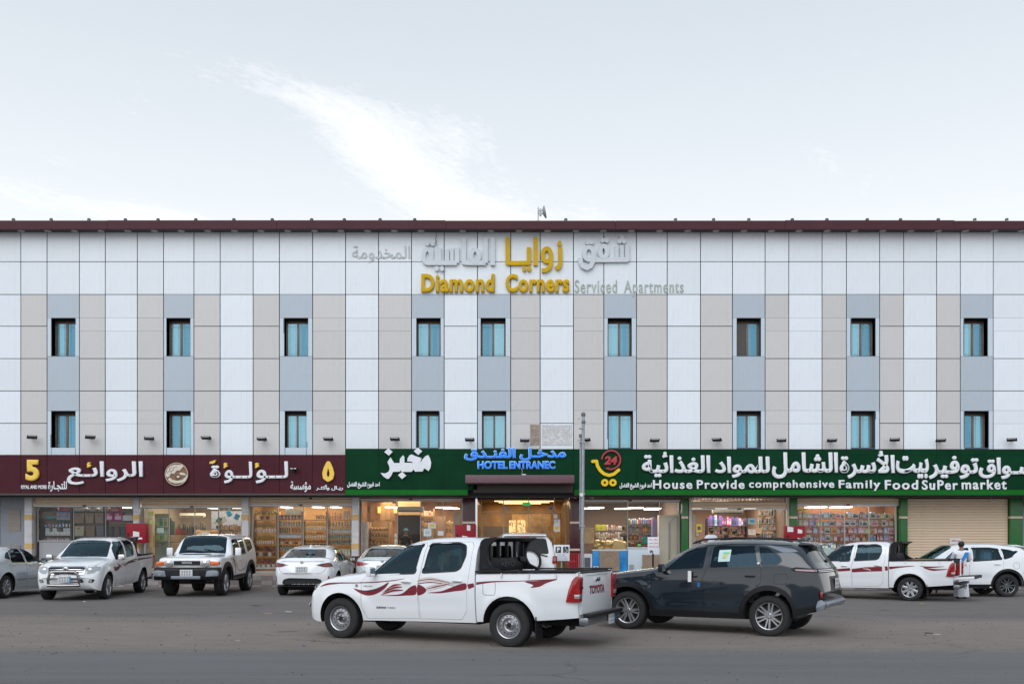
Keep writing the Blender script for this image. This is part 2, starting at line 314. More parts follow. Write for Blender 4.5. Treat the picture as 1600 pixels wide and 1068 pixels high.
# ------------------------------------------------------------ ground
def gz(x, y):
    t = min(1, max(0, (x - 5.5) / 5.0)); t = t * t * (3 - 2 * t)
    f = min(1, max(0, (y - 19) / 5.0)); return -0.13 * t * f
def groundmat():
    m = bpy.data.materials.new('asphalt_lot'); m.use_nodes = True; t = m.node_tree; b = t.nodes['Principled BSDF']
    tc = N(t, 'ShaderNodeTexCoord'); sp = N(t, 'ShaderNodeSeparateXYZ'); t.links.new(tc.outputs['Object'], sp.inputs[0])
    def noise(sc, det=6, ro=.6, scl=None, dist=0):
        n = N(t, 'ShaderNodeTexNoise'); n.inputs['Scale'].default_value = sc; n.inputs['Detail'].default_value = det; n.inputs['Roughness'].default_value = ro; n.inputs['Distortion'].default_value = dist
        if scl:
            mp = N(t, 'ShaderNodeMapping'); mp.inputs['Scale'].default_value = scl; t.links.new(tc.outputs['Object'], mp.inputs[0]); t.links.new(mp.outputs[0], n.inputs['Vector'])
        else: t.links.new(tc.outputs['Object'], n.inputs['Vector'])
        return n.outputs[0]
    big = noise(.35, 8, .65, (1, 2.2, 1)); mid = noise(2.2, 8, .7, (.55, 1.5, 1)); fine = noise(38, 5, .8); grit = noise(160, 3, .8); trk = noise(.8, 6, .6, (.12, 2.6, 1), .3)
    asph = mixc(t, mth(t, 'MULTIPLY_ADD', mid, 1.6, -.3, clamp=True), (.145, .133, .131), (.205, .188, .183))
    asph = mixc(t, mth(t, 'MULTIPLY_ADD', trk, 2.2, -.75, clamp=True), asph, (.240, .220, .212))
    sand = mixc(t, mth(t, 'MULTIPLY_ADD', mid, 2.0, -.5, clamp=True), (.275, .232, .203), (.390, .335, .295))
    road = mixc(t, mth(t, 'MULTIPLY_ADD', trk, 2.0, -.5, clamp=True), (.180, .183, .194), (.245, .248, .260))
    y = sp.outputs[1]
    # blown sand lies between the road and the parking places
    wob = mth(t, 'ADD', mth(t, 'MULTIPLY', mth(t, 'SUBTRACT', big, .5), 5.0), mth(t, 'MULTIPLY', mth(t, 'SUBTRACT', mid, .5), 1.6))
    yy = mth(t, 'ADD', y, wob)
    up = mth(t, 'MULTIPLY_ADD', yy, -.42, 9.1, clamp=True)      # fades out beyond about 21 m
    wob2 = mth(t, 'ADD', mth(t, 'MULTIPLY', mth(t, 'SUBTRACT', mid, .5), .9), mth(t, 'MULTIPLY', mth(t, 'SUBTRACT', fine, .5), .8))
    lo = mth(t, 'MULTIPLY_ADD', mth(t, 'ADD', y, wob2), 1.3, -18.7, clamp=True)      # begins at the road's edge
    c = mixc(t, mth(t, 'MULTIPLY', mth(t, 'MULTIPLY_ADD', fine, .8, .55, clamp=True), up), asph, sand)
    c = mixc(t, lo, road, c)
    # dark oil and tyre stains
    mot = noise(9, 6, .75, (.7, 1.2, 1)); c = mixc(t, mth(t, 'MULTIPLY', mth(t, 'MULTIPLY_ADD', mot, 6, -3.2, clamp=True), .35), c, (.25, .225, .20)); c = mixc(t, mth(t, 'MULTIPLY', mth(t, 'MULTIPLY_ADD', mot, -6, 2.4, clamp=True), .4), c, (.05, .047, .047)); bro = noise(.16, 5, .6, (1, 1.6, 1)); c = mixc(t, mth(t, 'MULTIPLY', mth(t, 'MULTIPLY_ADD', bro, 4, -1.7, clamp=True), .25), c, (.20, .185, .175))
    wv = noise(3.5, 7, .75, (.10, 4.5, 1), .5); c = mixc(t, mth(t, 'MULTIPLY', mth(t, 'MULTIPLY_ADD', wv, 5, -2.6, clamp=True), .35), c, (.23, .21, .195)); c = mixc(t, mth(t, 'MULTIPLY', mth(t, 'MULTIPLY_ADD', wv, -5, 2.1, clamp=True), .35), c, (.06, .056, .056))
    # wandering cracks and tyre lines
    vo = N(t, 'ShaderNodeTexVoronoi', feature='DISTANCE_TO_EDGE'); vo.inputs['Scale'].default_value = .32; mpv = N(t, 'ShaderNodeMapping'); mpv.inputs['Scale'].default_value = (.5, 1.5, 1)
    dv = N(t, 'ShaderNodeVectorMath', operation='ADD'); nv = N(t, 'ShaderNodeTexNoise'); nv.inputs['Scale'].default_value = .9; nv.inputs['Detail'].default_value = 6; t.links.new(tc.outputs['Object'], nv.inputs['Vector']); t.links.new(tc.outputs['Object'], dv.inputs[0]); t.links.new(nv.outputs['Color'], dv.inputs[1]); t.links.new(dv.outputs[0], mpv.inputs[0]); t.links.new(mpv.outputs[0], vo.inputs['Vector'])
    c = mixc(t, mth(t, 'MULTIPLY', mth(t, 'MULTIPLY', mth(t, 'MULTIPLY_ADD', vo.outputs[0], -90, 1.0, clamp=True), mth(t, 'MULTIPLY_ADD', big, 5, -2.3, clamp=True)), .6), c, (.035, .033, .033))
    st = noise(1.1, 4, .5, (.5, 1.3, 1), .8)
    c = mixc(t, mth(t, 'MULTIPLY', mth(t, 'MULTIPLY_ADD', st, 9, -6.2, clamp=True), .45), c, (.03, .028, .028))
    c = mixc(t, mth(t, 'MULTIPLY', mth(t, 'MULTIPLY_ADD', fine, 7, -4.0, clamp=True), .75), c, (.30, .27, .245))
    c = mixc(t, mth(t, 'MULTIPLY', mth(t, 'MULTIPLY_ADD', fine, -8, 3.0, clamp=True), .55), c, (.03, .028, .028))
    c = mixc(t, mth(t, 'MULTIPLY', mth(t, 'MULTIPLY_ADD', grit, 7, -3.7, clamp=True), .7), c, (.34, .325, .31))
    c = mixc(t, mth(t, 'MULTIPLY', mth(t, 'MULTIPLY_ADD', grit, -8, 3.05, clamp=True), .55), c, (.03, .03, .032))
    t.links.new(c, b.inputs['Base Color']); b.inputs['Roughness'].default_value = .88; b.inputs['Specular IOR Level'].default_value = .3
    bp = N(t, 'ShaderNodeBump'); bp.inputs['Strength'].default_value = 1.0; bp.inputs['Distance'].default_value = .03
    t.links.new(mth(t, 'ADD', mth(t, 'MULTIPLY', fine, .9), grit), bp.inputs['Height']); t.links.new(bp.outputs[0], b.inputs['Normal'])
    return m
GM = groundmat()
xs = list(np.linspace(-60, 60, 121)); ys = list(np.linspace(-30, 33.72, 86))
v = [(x, y, gz(x, y) + .004) for y in ys for x in xs]; nx = len(xs)
tag(MB().add(v, [(j * nx + i, j * nx + i + 1, (j + 1) * nx + i + 1, (j + 1) * nx + i) for j in range(len(ys) - 1) for i in range(nx - 1)]).build('parking_lot', GM, smooth=True), kind='structure')
tag(MB().add([(-1500, -1500, -.2), (1500, -1500, -.2), (1500, 1500, -.2), (-1500, 1500, -.2)], [(0, 1, 2, 3)]).build('ground', mat('desert_ground', (.22, .18, .15), .95, var=.2, scale=.05)), kind='structure')
# pavement in front of the shops
PAVE_Z = .40
tag(MB().box(-30, 30, 33.7, 36.1, -.19, PAVE_Z).build('pavement', mat('pavement_tiles', (.25, .22, .21), .6, var=.25, scale=2, bump=.2)), kind='structure')
kb = MB()
for i in range(-75, 75):
    for j in range(3): kb.box(i * .4 + .004, i * .4 + .396, 33.672 - .0 , 33.70, -.10 + j * .165, .06 + j * .165, (i + j) % 2)
tag(kb.build('pavement_riser', [mat('riser_tile', (.24, .20, .19), .4, var=.2), mat('riser_tile_pale', (.33, .30, .29), .4, var=.2)]), kind='structure')
# small stones and crumbs on the sandy strip
sb = MB(); ico = bmesh.new(); bmesh.ops.create_icosphere(ico, subdivisions=1, radius=1); iv = [vv_.co.copy() for vv_ in ico.verts]; fi = [[q.index for q in f.verts] for f in ico.faces]; ico.free()
for k in range(1700):
    y = random.uniform(14.2, 22) if k % 4 else random.uniform(11, 33); x = random.uniform(-.56, .56) * y
    r = random.choice((.005, .006, .008, .011)) * random.uniform(.7, 1.3)
    if random.random() < .03: r *= 2.0
    a = random.uniform(.6, 1.6); sb.add([(x + q.x * r * a, y + q.y * r, gz(x, y) + .004 + q.z * r * .6 + r * .3) for q in iv], fi, k % 3)
tag(sb.build('small_stones', [mat('stone_dark', (.03, .03, .032), .9), mat('stone_grey', (.13, .12, .115), .9), mat('stone_brown', (.16, .125, .10), .9)]), kind='stuff')

# ------------------------------------------------------------ hotel building
YF = 35.0
def FX(px): return (px - 800) * YF / FPX
def FZ(py): return EYE + (HOR - py) * YF / FPX
hotel = empty('hotel_building', (0, YF, 0), label='long three storey hotel clad in white grey and blue panels above a row of shops', cat='building')
def hchild(mb, name, mats, **k): 
    mb.v = [(x, y - YF, z) for x, y, z in mb.v]; return mb.build(name, mats, hotel, **k)
cols = [-68, -18, 32.5, 73.5, 124, 164.5, 214.5, 255.5, 303, 344, 395.5, 436.5, 488.5, 540, 591.5, 643, 694, 746, 798, 844, 896, 943.5, 994.5, 1042.5, 1094.5, 1144.5, 1195.5, 1232.5, 1284.5, 1322.5, 1374.5, 1412, 1463.5, 1500.5, 1552, 1602, 1652]
kinds = 'gW' + 'WG' .replace('WG', 'G') + 'BGWGBGWGBGWGBWBGWGBGWGBGWGBGWGBWG'
kinds = ['G', 'W', 'G', 'B', 'G', 'W', 'G', 'B', 'G', 'W', 'G', 'B', 'G', 'W', 'G', 'B', 'W', 'B', 'G', 'W', 'G', 'B', 'G', 'W', 'G', 'B', 'G', 'W', 'G', 'B', 'G', 'W', 'G', 'B', 'W', 'G']
typ = {}
for i in range(len(cols) - 1):
    c = (cols[i] + cols[i + 1]) / 2
    typ[i] = 'B' if (124 <= c <= 256 or 488 <= c <= 643 or 798 <= c <= 844 or 896 <= c <= 943 or 1195 <= c <= 1322 or c > 1552) else 'A'
ROWA = [361, 408.5, 459.5, 509, 559.5, 610, 660.5]
ROWB = [361, 408.5, 459.5, 496.5, 517, 559.5, 610, 641, 661.5]
wins = {80: (80, 117.5, 80, 118), 260: (260, 297.5, 260, 298), 444: (444, 481.5, 445, 479), 650: (650.5, 688.5, 651, 686), 751: (751, 790, 753, 791), 949: (949.5, 987, 950, 989), 1151: (1151, 1189, 1151, 1189), 1330: (1330, 1368, 1329.5, 1367.5), 1506: (1506.5, 1543.5, 1507, 1545)}
PT = .03
def panel(x0, x1, y0, y1, m, top_gap=.012, name='cladding_panel'):
    X0, X1, Z1, Z0 = FX(x0) + .015, FX(x1) - .015, FZ(y0) - top_gap, FZ(y1) + .004
    o = link(name, unitbox(m), hotel, (X0, random.uniform(-.004, .002), Z0), (random.uniform(-.0016, .0016), 0, random.uniform(-.0016, .0016)), (X1 - X0, PT, Z1 - Z0))
    return o
wall = MB(); PM = {'W': WHITEP, 'G': GREYP, 'B': BLUEP}
SUR = mat('pale_blue_surround', (.54, .62, .70), .3, var=.03, objvar=.02, dirt=.1)
for i in range(len(cols) - 1):
    x0, x1 = cols[i], cols[i + 1]; sign_top = 710 if x1 <= 541 else 700
    for a, b in ((361, 408.5), (408.5, 459.5)): panel(x0, x1, a, b, WHITEP, .020)
    if kinds[i] != 'B':
        rows = (ROWA if typ[i] == 'A' else ROWB)[2:] + [sign_top + 2]
        for a, b in zip(rows, rows[1:]):
            faint = typ[i] == 'B' and a in (496.5, 517, 641, 661.5)
            panel(x0, x1, a, b, PM[kinds[i]], .003 if faint else .022)
        wall.box(FX(x0), FX(x1), YF + .05, YF + .3, 3.2, FZ(361))
    else:
        w = [wins[k] for k in wins if x0 < wins[k][0] < x1][0]
        panel(x0, x1, 459.5, 496.5, BLUEP); panel(x0, x1, 556.5, 610, BLUEP, .006); panel(x0, x1, 610, 641.5, BLUEP)
        for (a, b, t_, s_) in ((w[0], w[1], 497.5, 555.5), (w[2], w[3], 642.5, 699)):
            yb = 556.5 if t_ < 600 else sign_top + 2
            panel(x0, a + .5, t_ - 1, yb, SUR, .004, 'surround_panel'); panel(b - .5, x1, t_ - 1, yb, SUR, .004, 'surround_panel')
            if yb - s_ > 4: panel(a, b, s_, yb, SUR, .002, 'surround_panel')
        # backing wall around the two openings
        X0, X1 = FX(x0), FX(x1); zs_ = [FZ(361), FZ(497.5), FZ(555.5), FZ(642.5), FZ(699), 3.2]
        wall.box(X0, X1, YF + .05, YF + .3, zs_[1], zs_[0]); wall.box(X0, X1, YF + .05, YF + .3, zs_[3], zs_[2]); wall.box(X0, X1, YF + .05, YF + .3, zs_[5], zs_[4])
        for (a, b, zt_, zb_) in ((w[0], w[1], zs_[1], zs_[2]), (w[2], w[3], zs_[3], zs_[4])):
            wall.box(X0, FX(a), YF + .05, YF + .3, zb_, zt_); wall.box(FX(b), X1, YF + .05, YF + .3, zb_, zt_)
hchild(wall, 'backing_wall', DARK)
# windows: reveal, bronze frame, tinted panes with fine decorative lines
def panemat(name, c1, c2):
    m = bpy.data.materials.new(name); m.use_nodes = True; t = m.node_tree; b = t.nodes['Principled BSDF']
    tc = N(t, 'ShaderNodeTexCoord'); n = N(t, 'ShaderNodeTexNoise'); n.inputs['Scale'].default_value = 2; n.inputs['Detail'].default_value = 3
    mp = N(t, 'ShaderNodeMapping'); mp.inputs['Scale'].default_value = (6, 1, .5); t.links.new(tc.outputs['Object'], mp.inputs[0]); t.links.new(mp.outputs[0], n.inputs['Vector'])
    oi = N(t, 'ShaderNodeObjectInfo')
    c = mixc(t, mth(t, 'ADD', mth(t, 'MULTIPLY', n.outputs[0], .5), mth(t, 'MULTIPLY', oi.outputs['Random'], .5)), c1, c2)
    t.links.new(c, b.inputs['Base Color']); b.inputs['Roughness'].default_value = .12; b.inputs['Metallic'].default_value = .75
    return m
PANE1 = panemat('cyan_tinted_pane', (.17, .42, .54), (.34, .58, .68)); PANE2 = panemat('blue_tinted_pane', (.09, .26, .38), (.16, .36, .48))
PANE3 = mat('dark_pane', (.05, .045, .04), .15, coat=.3)
REV = mat('window_reveal', (.07, .12, .16), .5)
HEADR = mat('window_head', (.03, .02, .016), .6)
gline = mat('pane_line', (.50, .66, .68), .4)
def window(x0, x1, zt_, zb_, idx, lowrow):
    w, h = x1 - x0, zt_ - zb_; R0 = .30
    f = MB(); 
    f.box(0, .035, R0, R0 + .06, 0, h - .09); f.box(w - .035, w, R0, R0 + .06, 0, h - .09); f.box(.035, w - .035, R0, R0 + .06, 0, .035); f.box(.035, w - .035, R0, R0 + .06, h - .13, h - .09); f.box(w / 2 - .035, w / 2 + .035, R0 - .012, R0 + .05, .035, h - .13)
    f.box(.035, .06, R0 + .01, R0 + .05, .035, h - .13); f.box(w - .06, w - .035, R0 + .01, R0 + .05, .035, h - .13)
    o = f.build('window', BROWNF, hotel, (x0, .0, zb_), bevel=.004)
    r = MB(); r.box(-.03, 0, -.0, R0 + .07, 0, h); r.box(w, w + .03, -.0, R0 + .07, 0, h); r.box(0, w, .03, R0 + .07, -.03, 0)
    r.build('window_reveal', REV, o)
    MB().box(0, w, .03, R0 + .07, h, h + .03).box(0, w, R0 - .02, R0 + .05, h - .09, h).build('shutter_box', HEADR, o)
    for s in (0, 1):
        a, b = (.06, w / 2 - .035) if s == 0 else (w / 2 + .035, w - .06)
        m = PANE1 if (s == 0) == (idx != 4) else PANE2
        if lowrow: m = PANE1 if random.random() < .75 else PANE2
        if idx == 6 and s == 0: m = PANE3 if not lowrow else PANE2
        if idx in (2, 5) and s == 1 and not lowrow: m = PANE2
        if idx == 0 and s == 1 and lowrow: m = PANE2
        p = link('pane', unitbox(m), o, (a, R0 + .02, .035), (random.uniform(-.01, .01), 0, random.uniform(-.012, .012)), (b - a, .008, h - .165))
        if m is not PANE3:
            g = MB(); pw = b - a
            for q in (.16, .26, .78, .88): g.box(a + pw * q, a + pw * q + .006, R0 + .005, R0 + .011, .04, h - .14)
            for z in (.09, .13, h - .26, h - .22): g.box(a, b, R0 + .0035, R0 + .009, z, z + .005)
            g.build('decorative_lines', gline, o)
for i, k in enumerate(sorted(wins)):
    w = wins[k]; window(FX(w[0]), FX(w[1]), FZ(497.5), FZ(555.5), i, False); window(FX(w[2]), FX(w[3]), FZ(642.5), FZ(699), i, True)
# body of the building behind the facade, roof
XB = FX(-68) - .02, FX(1652) + .02
b = MB(); b.box(XB[0], XB[1], YF + 14, YF + 14.3, 0, 12.9); b.box(XB[0] - .25, XB[0], YF + .05, YF + 14.3, 0, 12.9); b.box(XB[1], XB[1] + .25, YF + .05, YF + 14.3, 0, 12.9)
b.box(XB[0], XB[1], YF + .3, YF + 14, 12.7, 12.88)
b.box(XB[0], XB[1], YF + .42, YF + .60, 3.2, 12.7)
hchild(b, 'outer_wall', CONC)
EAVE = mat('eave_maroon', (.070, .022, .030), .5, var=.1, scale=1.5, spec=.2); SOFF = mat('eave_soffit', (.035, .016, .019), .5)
ez0, ez1 = EYE + (HOR - 357.5) * 34.55 / FPX, EYE + (HOR - 344.3) * 34.55 / FPX
xe = XB[0] - .4; seg = 0
while xe < XB[1] + .4:
    x2 = min(xe + 6.1, XB[1] + .4); hchild(MB().box(xe + .006, x2 - .006, 34.55 + random.uniform(-.008, .008), 34.59, ez0 + random.uniform(-.012, .008), ez1 + random.uniform(-.014, .010)), 'eave_fascia', EAVE); xe = x2
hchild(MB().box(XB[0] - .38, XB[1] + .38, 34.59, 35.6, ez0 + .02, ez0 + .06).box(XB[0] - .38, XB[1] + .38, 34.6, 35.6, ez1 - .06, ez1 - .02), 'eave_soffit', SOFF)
sl = [32 + 41.7 * i for i in range(-2, 16)] + [723, 767, 811, 855.5, 900, 943, 987, 1031, 1075] + [1119, 1163, 1206, 1249, 1293, 1336, 1380, 1424, 1467, 1510, 1555, 1597, 1640]
LAMPD = mat('unlit_downlight', (.42, .38, .36), .3)
for p in sl:
    x = (p - 800) * 34.75 / FPX
    hchild(MB().cyl((x, 34.80, ez0 - .006), (x, 34.80, ez0 + .02), .12, .12, 16), 'downlight', LAMPD, smooth=True)
# signboards ------------------------------------------------
YS = 34.75
def SX(px): return (px - 800) * YS / FPX
def SZ(py): return EYE + (HOR - py) * YS / FPX
mb_ = empty('maroon_signboard', (SX(240), YS, SZ(740)), label='long maroon fascia board over the variety shops at the left', cat='signboard')
def rel(root, mb): 
    l = root.location; mb.v = [(x - l.x, y - l.y, z - l.z) for x, y, z in mb.v]; return mb
mc = [-68, -18, 32.5, 73.5, 124, 164.5, 214.5, 255.5, 303, 344, 395.5, 436.5, 488.5, 540]
for a, b_ in zip(mc, mc[1:]): rel(mb_, MB().box(SX(a) + .008, SX(b_) - .008, YS, YS + .03, SZ(770.5), SZ(710))).build('sign_panel', MAROON, mb_)
rel(mb_, MB().box(SX(-68), SX(540), YS + .04, YF + .04, SZ(770), SZ(710.3))).build('backing', DARK, mb_)
rel(mb_, MB().box(SX(-68), SX(540), YS - .03, YS + .2, SZ(773), SZ(770.6))).build('bottom_trim', mat('trim_dark', (.06, .05, .05), .5), mb_)
gb = empty('green_signboard', (SX(1070), YS, SZ(736)), label='long dark green fascia board with a bright green stripe over the supermarket', cat='signboard')
gc = [540, 592, 643, 694, 746, 798, 844, 896, 943.5, 994.5, 1042.5, 1094.5, 1144.5, 1195.5, 1232.5, 1284.5, 1322.5, 1374.5, 1412, 1463.5, 1500.5, 1552, 1602, 1652]
for a, b_ in zip(gc, gc[1:]):
    lo = 764.5 if not 728 < (a + b_) / 2 < 900 else 752
    rel(gb, MB().box(SX(a) + .004, SX(b_) - .003, YS, YS + .03, SZ(lo), SZ(710.5))).build('sign_panel', GREEN, gb)
    rel(gb, MB().box(SX(a) + .004, SX(b_) - .003, YS, YS + .03, SZ(710.3), SZ(700.3 + (b_ - 540) * .002))).build('sign_panel', GREEN, gb)
for a, b_ in ((540, 731), (897, 1652)):
    n_ = max(1, round((b_ - a) / 105))
    for q in range(n_):
        u, w_ = a + (b_ - a) * q / n_, a + (b_ - a) * (q + 1) / n_
        rel(gb, MB().box(SX(u) + .003, SX(w_) - .003, YS - .012, YS + .03, SZ(772.5), SZ(764.7))).build('green_stripe', LGREEN, gb)
rel(gb, MB().box(SX(540), SX(1652), YS + .04, YF + .04, SZ(765), SZ(701))).build('backing', DARK, gb)
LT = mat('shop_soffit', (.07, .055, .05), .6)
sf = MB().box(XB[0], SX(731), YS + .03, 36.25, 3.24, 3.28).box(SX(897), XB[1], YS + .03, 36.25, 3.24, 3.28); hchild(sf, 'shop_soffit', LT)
for p in list(range(20, 730, 43)) + list(range(915, 1620, 43)):
    x = (p - 800) * 35.2 / FPX; hchild(MB().box(x - .14, x + .14, 35.1, 35.3, 3.22, 3.25), 'soffit_light', LAMPD)
# ------------------------------------------------------------ lettering and logos
def sign_strokes(root, name, polys, m, Y=YS, depth=.06, org=(0, 0), sc=1.0):
    P = [[(org[0] + a / sc, org[1] + b / sc) for a, b in p] for p in polys]
    mb = MB(); outline_mb(mb, P, Y, depth); return rel(root, mb).build(name, m, root)
def sign_root(name, px, py, label, Y=YS): 
    x, z = W(px, py, Y); return empty(name, (x, Y, z), label=label, cat='sign')
def put_text(root, *a, **k):
    o = place_text('lettering', *a, parent=None, **k); o.parent = root; o.location = Vector(o.location) - root.location; return o
YW = YF - .01
# hotel name, gold
r = sign_root('hotel_name_sign', 772, 415, 'gold and grey raised hotel name lettering high on the facade', YW)
O, S_ = (640, 360), 6.154
w = 40
P = stroke([(942, 72), (942, 318), (1147, 318), (1147, 168)], w) + stroke([(1211, 72), (1211, 342)], w) + stroke(ell(1318, 242, 40, 62), w, True)
P += stroke([(1358, 250), (1358, 325), (1345, 362), (1312, 388), (1270, 390)], w) + stroke([(1446, 168), (1446, 322), (1434, 358), (1403, 372)], w)
P += [ell(1102, 373, 19, 26), ell(1151, 373, 19, 26), ell(1440, 133, 20, 25)]
sign_strokes(r, 'lettering', P, LETG, YW, .09, O, S_)
w = 42
P = stroke([(212, 180), (212, 318)], w) + stroke(ell(172, 252, 38, 66), w, True) + stroke([(172, 318), (455, 318)], w) + stroke([(287, 172), (287, 318)], w) + stroke([(365, 185), (365, 318)], 34) + stroke([(408, 178), (408, 318)], 34) + stroke([(457, 170), (457, 318)], w)
P += stroke([(524, 75), (524, 312), (545, 318), (732, 318)], w) + stroke(ell(630, 250, 38, 60), w, True) + stroke([(732, 318), (732, 75)], w) + stroke([(800, 75), (800, 340)], w) + [ell(173, 130, 22, 26), ell(223, 130, 22, 26), ell(262, 373, 21, 24), ell(312, 373, 21, 24)]
sign_strokes(r, 'lettering', P, LETGREY, YW, .09, O, S_)
O, S_ = (780, 300), 5.161
w = 36
P = stroke([(1030, 430), (1030, 550), (735, 552)], w) + stroke([(988, 432), (988, 550)], 30) + stroke([(945, 442), (945, 550)], 30) + stroke(ell(840, 485, 28, 46), w, True) + stroke(ell(722, 500, 38, 50), w, True)
P += stroke([(760, 505), (757, 560), (735, 602), (705, 618), (672, 602), (655, 570), (653, 535)], w) + [ell(988, 370, 17, 20), ell(970, 402, 18, 20), ell(1005, 402, 18, 20), ell(832, 395, 17, 20), ell(864, 395, 17, 20), ell(712, 410, 19, 20), ell(742, 410, 19, 20)]
sign_strokes(r, 'lettering', P, LETGREY, YW, .09, O, S_)
put_text(r, 'Diamond', 658.5, 428.5, 773, 457.5, YW, LETG, bold=.045, depth=.09, spacing=1.1)
put_text(r, 'Corners', 790, 428.5, 889.5, 457.5, YW, LETG, bold=.045, depth=.09, spacing=1.1)
g = sign_root('faded_lettering_sign', 983, 447, 'flat faded sage green English words right of the gold hotel name', YW)
put_text(g, 'Serviced', 898, 437, 964, 457.5, YW, LETSAGE, bold=.012, depth=.012, spacing=1.15)
put_text(g, 'Apartments', 975, 438, 1068, 463.5, YW, LETSAGE, bold=.012, depth=.012, spacing=1.15)
g = sign_root('ghost_lettering_sign', 596, 398, 'pale ghost Arabic word left of the large grey hotel lettering', YW)
put_text(g, 'المخدومة', 550, 384, 641, 410, YW, LETPALE, bold=.012, depth=.012, ar=True)
# maroon board
r = sign_root('variety_shop_sign', 132, 738, 'white Arabic shop name beside a yellow 5 on the maroon board')
put_text(r, '5', 41.5, 718, 62.5, 751, YS, LETY, bold=.05, depth=.09)
put_text(r, 'RIYAL AND MORE', 33.5, 757.5, 73.5, 763.5, YS, LETW, bold=.035, depth=.03, spacing=1.05)
put_text(r, 'للتجـارة', 75.5, 751.5, 105, 768, YS, LETW, bold=.028, depth=.03, ar=True)
put_text(r, 'الروا\u0002ـع', 106, 720.5, 224.5, 757, YS, LETW, bold=.022, depth=.09, ar=True)
sign_strokes(r, 'hamza_mark', [[(645, 168), (640, 150), (650, 132), (672, 130), (662, 150), (680, 160), (650, 180), (640, 176)]], LETY, YS, .13, (30, 700), 5.926)
r = sign_root('pearl_shop_sign', 420, 738, 'white Arabic shop name with yellow marks left of a yellow Arabic five')
put_text(r, 'لــو', 400.5, 720.5, 451, 755, YS, LETW, bold=.022, depth=.09, ar=True)
put_text(r, 'لــو', 351, 721, 395, 755, YS, LETW, bold=.022, depth=.09, ar=True)
put_text(r, 'ة', 329, 727, 345, 746, YS, LETW, bold=.05, depth=.09, ar=True)
for dx in (0, 302): sign_strokes(r, 'hamza_mark', [[(x + dx, y) for x, y in ((318, 170), (312, 150), (325, 140), (350, 145), (340, 160), (355, 170), (318, 193), (312, 182))]], LETY, YS, .13, (300, 700), 6.154)
sign_strokes(r, 'accent_mark', [[(178, 132), (205, 125), (236, 112), (228, 136), (208, 150), (178, 148)]], LETY, YS, .12, (300, 700), 6.154)
put_text(r, 'مؤسسة', 454, 751.5, 486, 768.5, YS, LETW, bold=.028, depth=.03, ar=True)
r = sign_root('arabic_five_sign', 514, 740, 'yellow Arabic numeral five above small white words on the maroon board')
sign_strokes(r, 'numeral', stroke([(1315, 145), (1290, 195), (1278, 240), (1284, 280), (1312, 300), (1340, 285), (1350, 245), (1338, 195)], 42, True), LETY, YS, .09, (300, 700), 6.154)
put_text(r, 'ريـال وأكثـر', 494, 757, 536, 766, YS, LETW, bold=.035, depth=.03, ar=True)
# pearl shell disc logo
r = sign_root('round_shell_logo', 277, 740, 'round brown and cream shell emblem on the maroon board')
cx, cz = W(277, 740.5, YS); R = 18 * YS / FPX
rel(r, MB().lathe([(0, YS - .08), (R * .96, YS - .08), (R, YS - .07), (R, YS)], 40, 'y', (cx, 0, cz))).build('disc', mat('shell_brown', (.18, .09, .05), .4, var=.5, scale=3), r)
rel(r, MB().lathe([(R * .93, YS - .085), (R * .93, YS - .095), (R * 1.0, YS - .095), (R * 1.0, YS - .07)], 40, 'y', (cx, 0, cz))).build('rim', mat('shell_rim', (.45, .36, .28), .4), r)
CREAM = mat('shell_cream', (.62, .56, .47), .5, var=.15, scale=9)
o8, s8 = (30, 700), 5.926
P = [[(1362, 230), (1375, 190), (1400, 165), (1440, 150), (1510, 152), (1525, 165), (1505, 185), (1490, 205), (1460, 205), (1440, 232), (1410, 238), (1392, 262), (1370, 268), (1358, 250)],
     [(1395, 270), (1420, 290), (1460, 300), (1510, 292), (1545, 262), (1548, 240), (1560, 262), (1545, 295), (1510, 318), (1450, 325), (1400, 310), (1378, 285)],
     [(1480, 232), (1505, 222), (1535, 232), (1548, 250), (1525, 248), (1500, 246)], ell(1472, 262, 14, 12)]
sign_strokes(r, 'shell', P, CREAM, YS - .08, .02, o8, s8)
sign_strokes(r, 'shell_lines', stroke([(1385, 250), (1410, 235), (1400, 215), (1430, 200), (1425, 180), (1460, 170)], 3) + stroke([(1370, 225), (1395, 205), (1390, 190), (1415, 175)], 3) + stroke(ell(1472, 262, 22, 17, 14, 20, 300), 3), BLACK, YS - .10, .005, o8, s8)
# green board: bakery
r = sign_root('bakery_sign', 636, 722, 'bold white Arabic bakery word with diamond dots on the green board')
B = [(565, 195), (610, 265), (680, 265), (682, 215), (720, 168), (738, 190), (738, 262), (845, 262), (830, 248), (775, 243), (778, 210), (800, 170), (830, 158), (880, 180), (950, 203), (935, 268), (960, 225), (1000, 180), (1035, 165), (1055, 200), (1072, 260), (1065, 320), (1040, 365), (985, 330), (965, 370), (870, 372), (855, 345), (825, 375), (705, 375), (690, 355), (680, 372), (595, 375), (575, 420), (545, 460), (520, 462), (480, 435), (440, 388), (500, 395), (540, 375), (555, 340), (548, 300), (527, 255), (545, 225)]
P = [B, [(487, 130), (537, 82), (592, 125), (545, 172)], [(855, 118), (907, 72), (960, 118), (910, 165)], [(658, 415), (710, 375), (762, 422), (708, 465)]]
sign_strokes(r, 'lettering', P, LETW, YS, .10, (540, 690), 8.0)
r = sign_root('bakery_small_sign', 568, 758, 'small white Arabic line at the lower left of the green board')
put_text(r, 'احد فروع الشيخ الفضل', 542.5, 752.5, 593.5, 763, YS, LETW, bold=.05, depth=.03, ar=True)
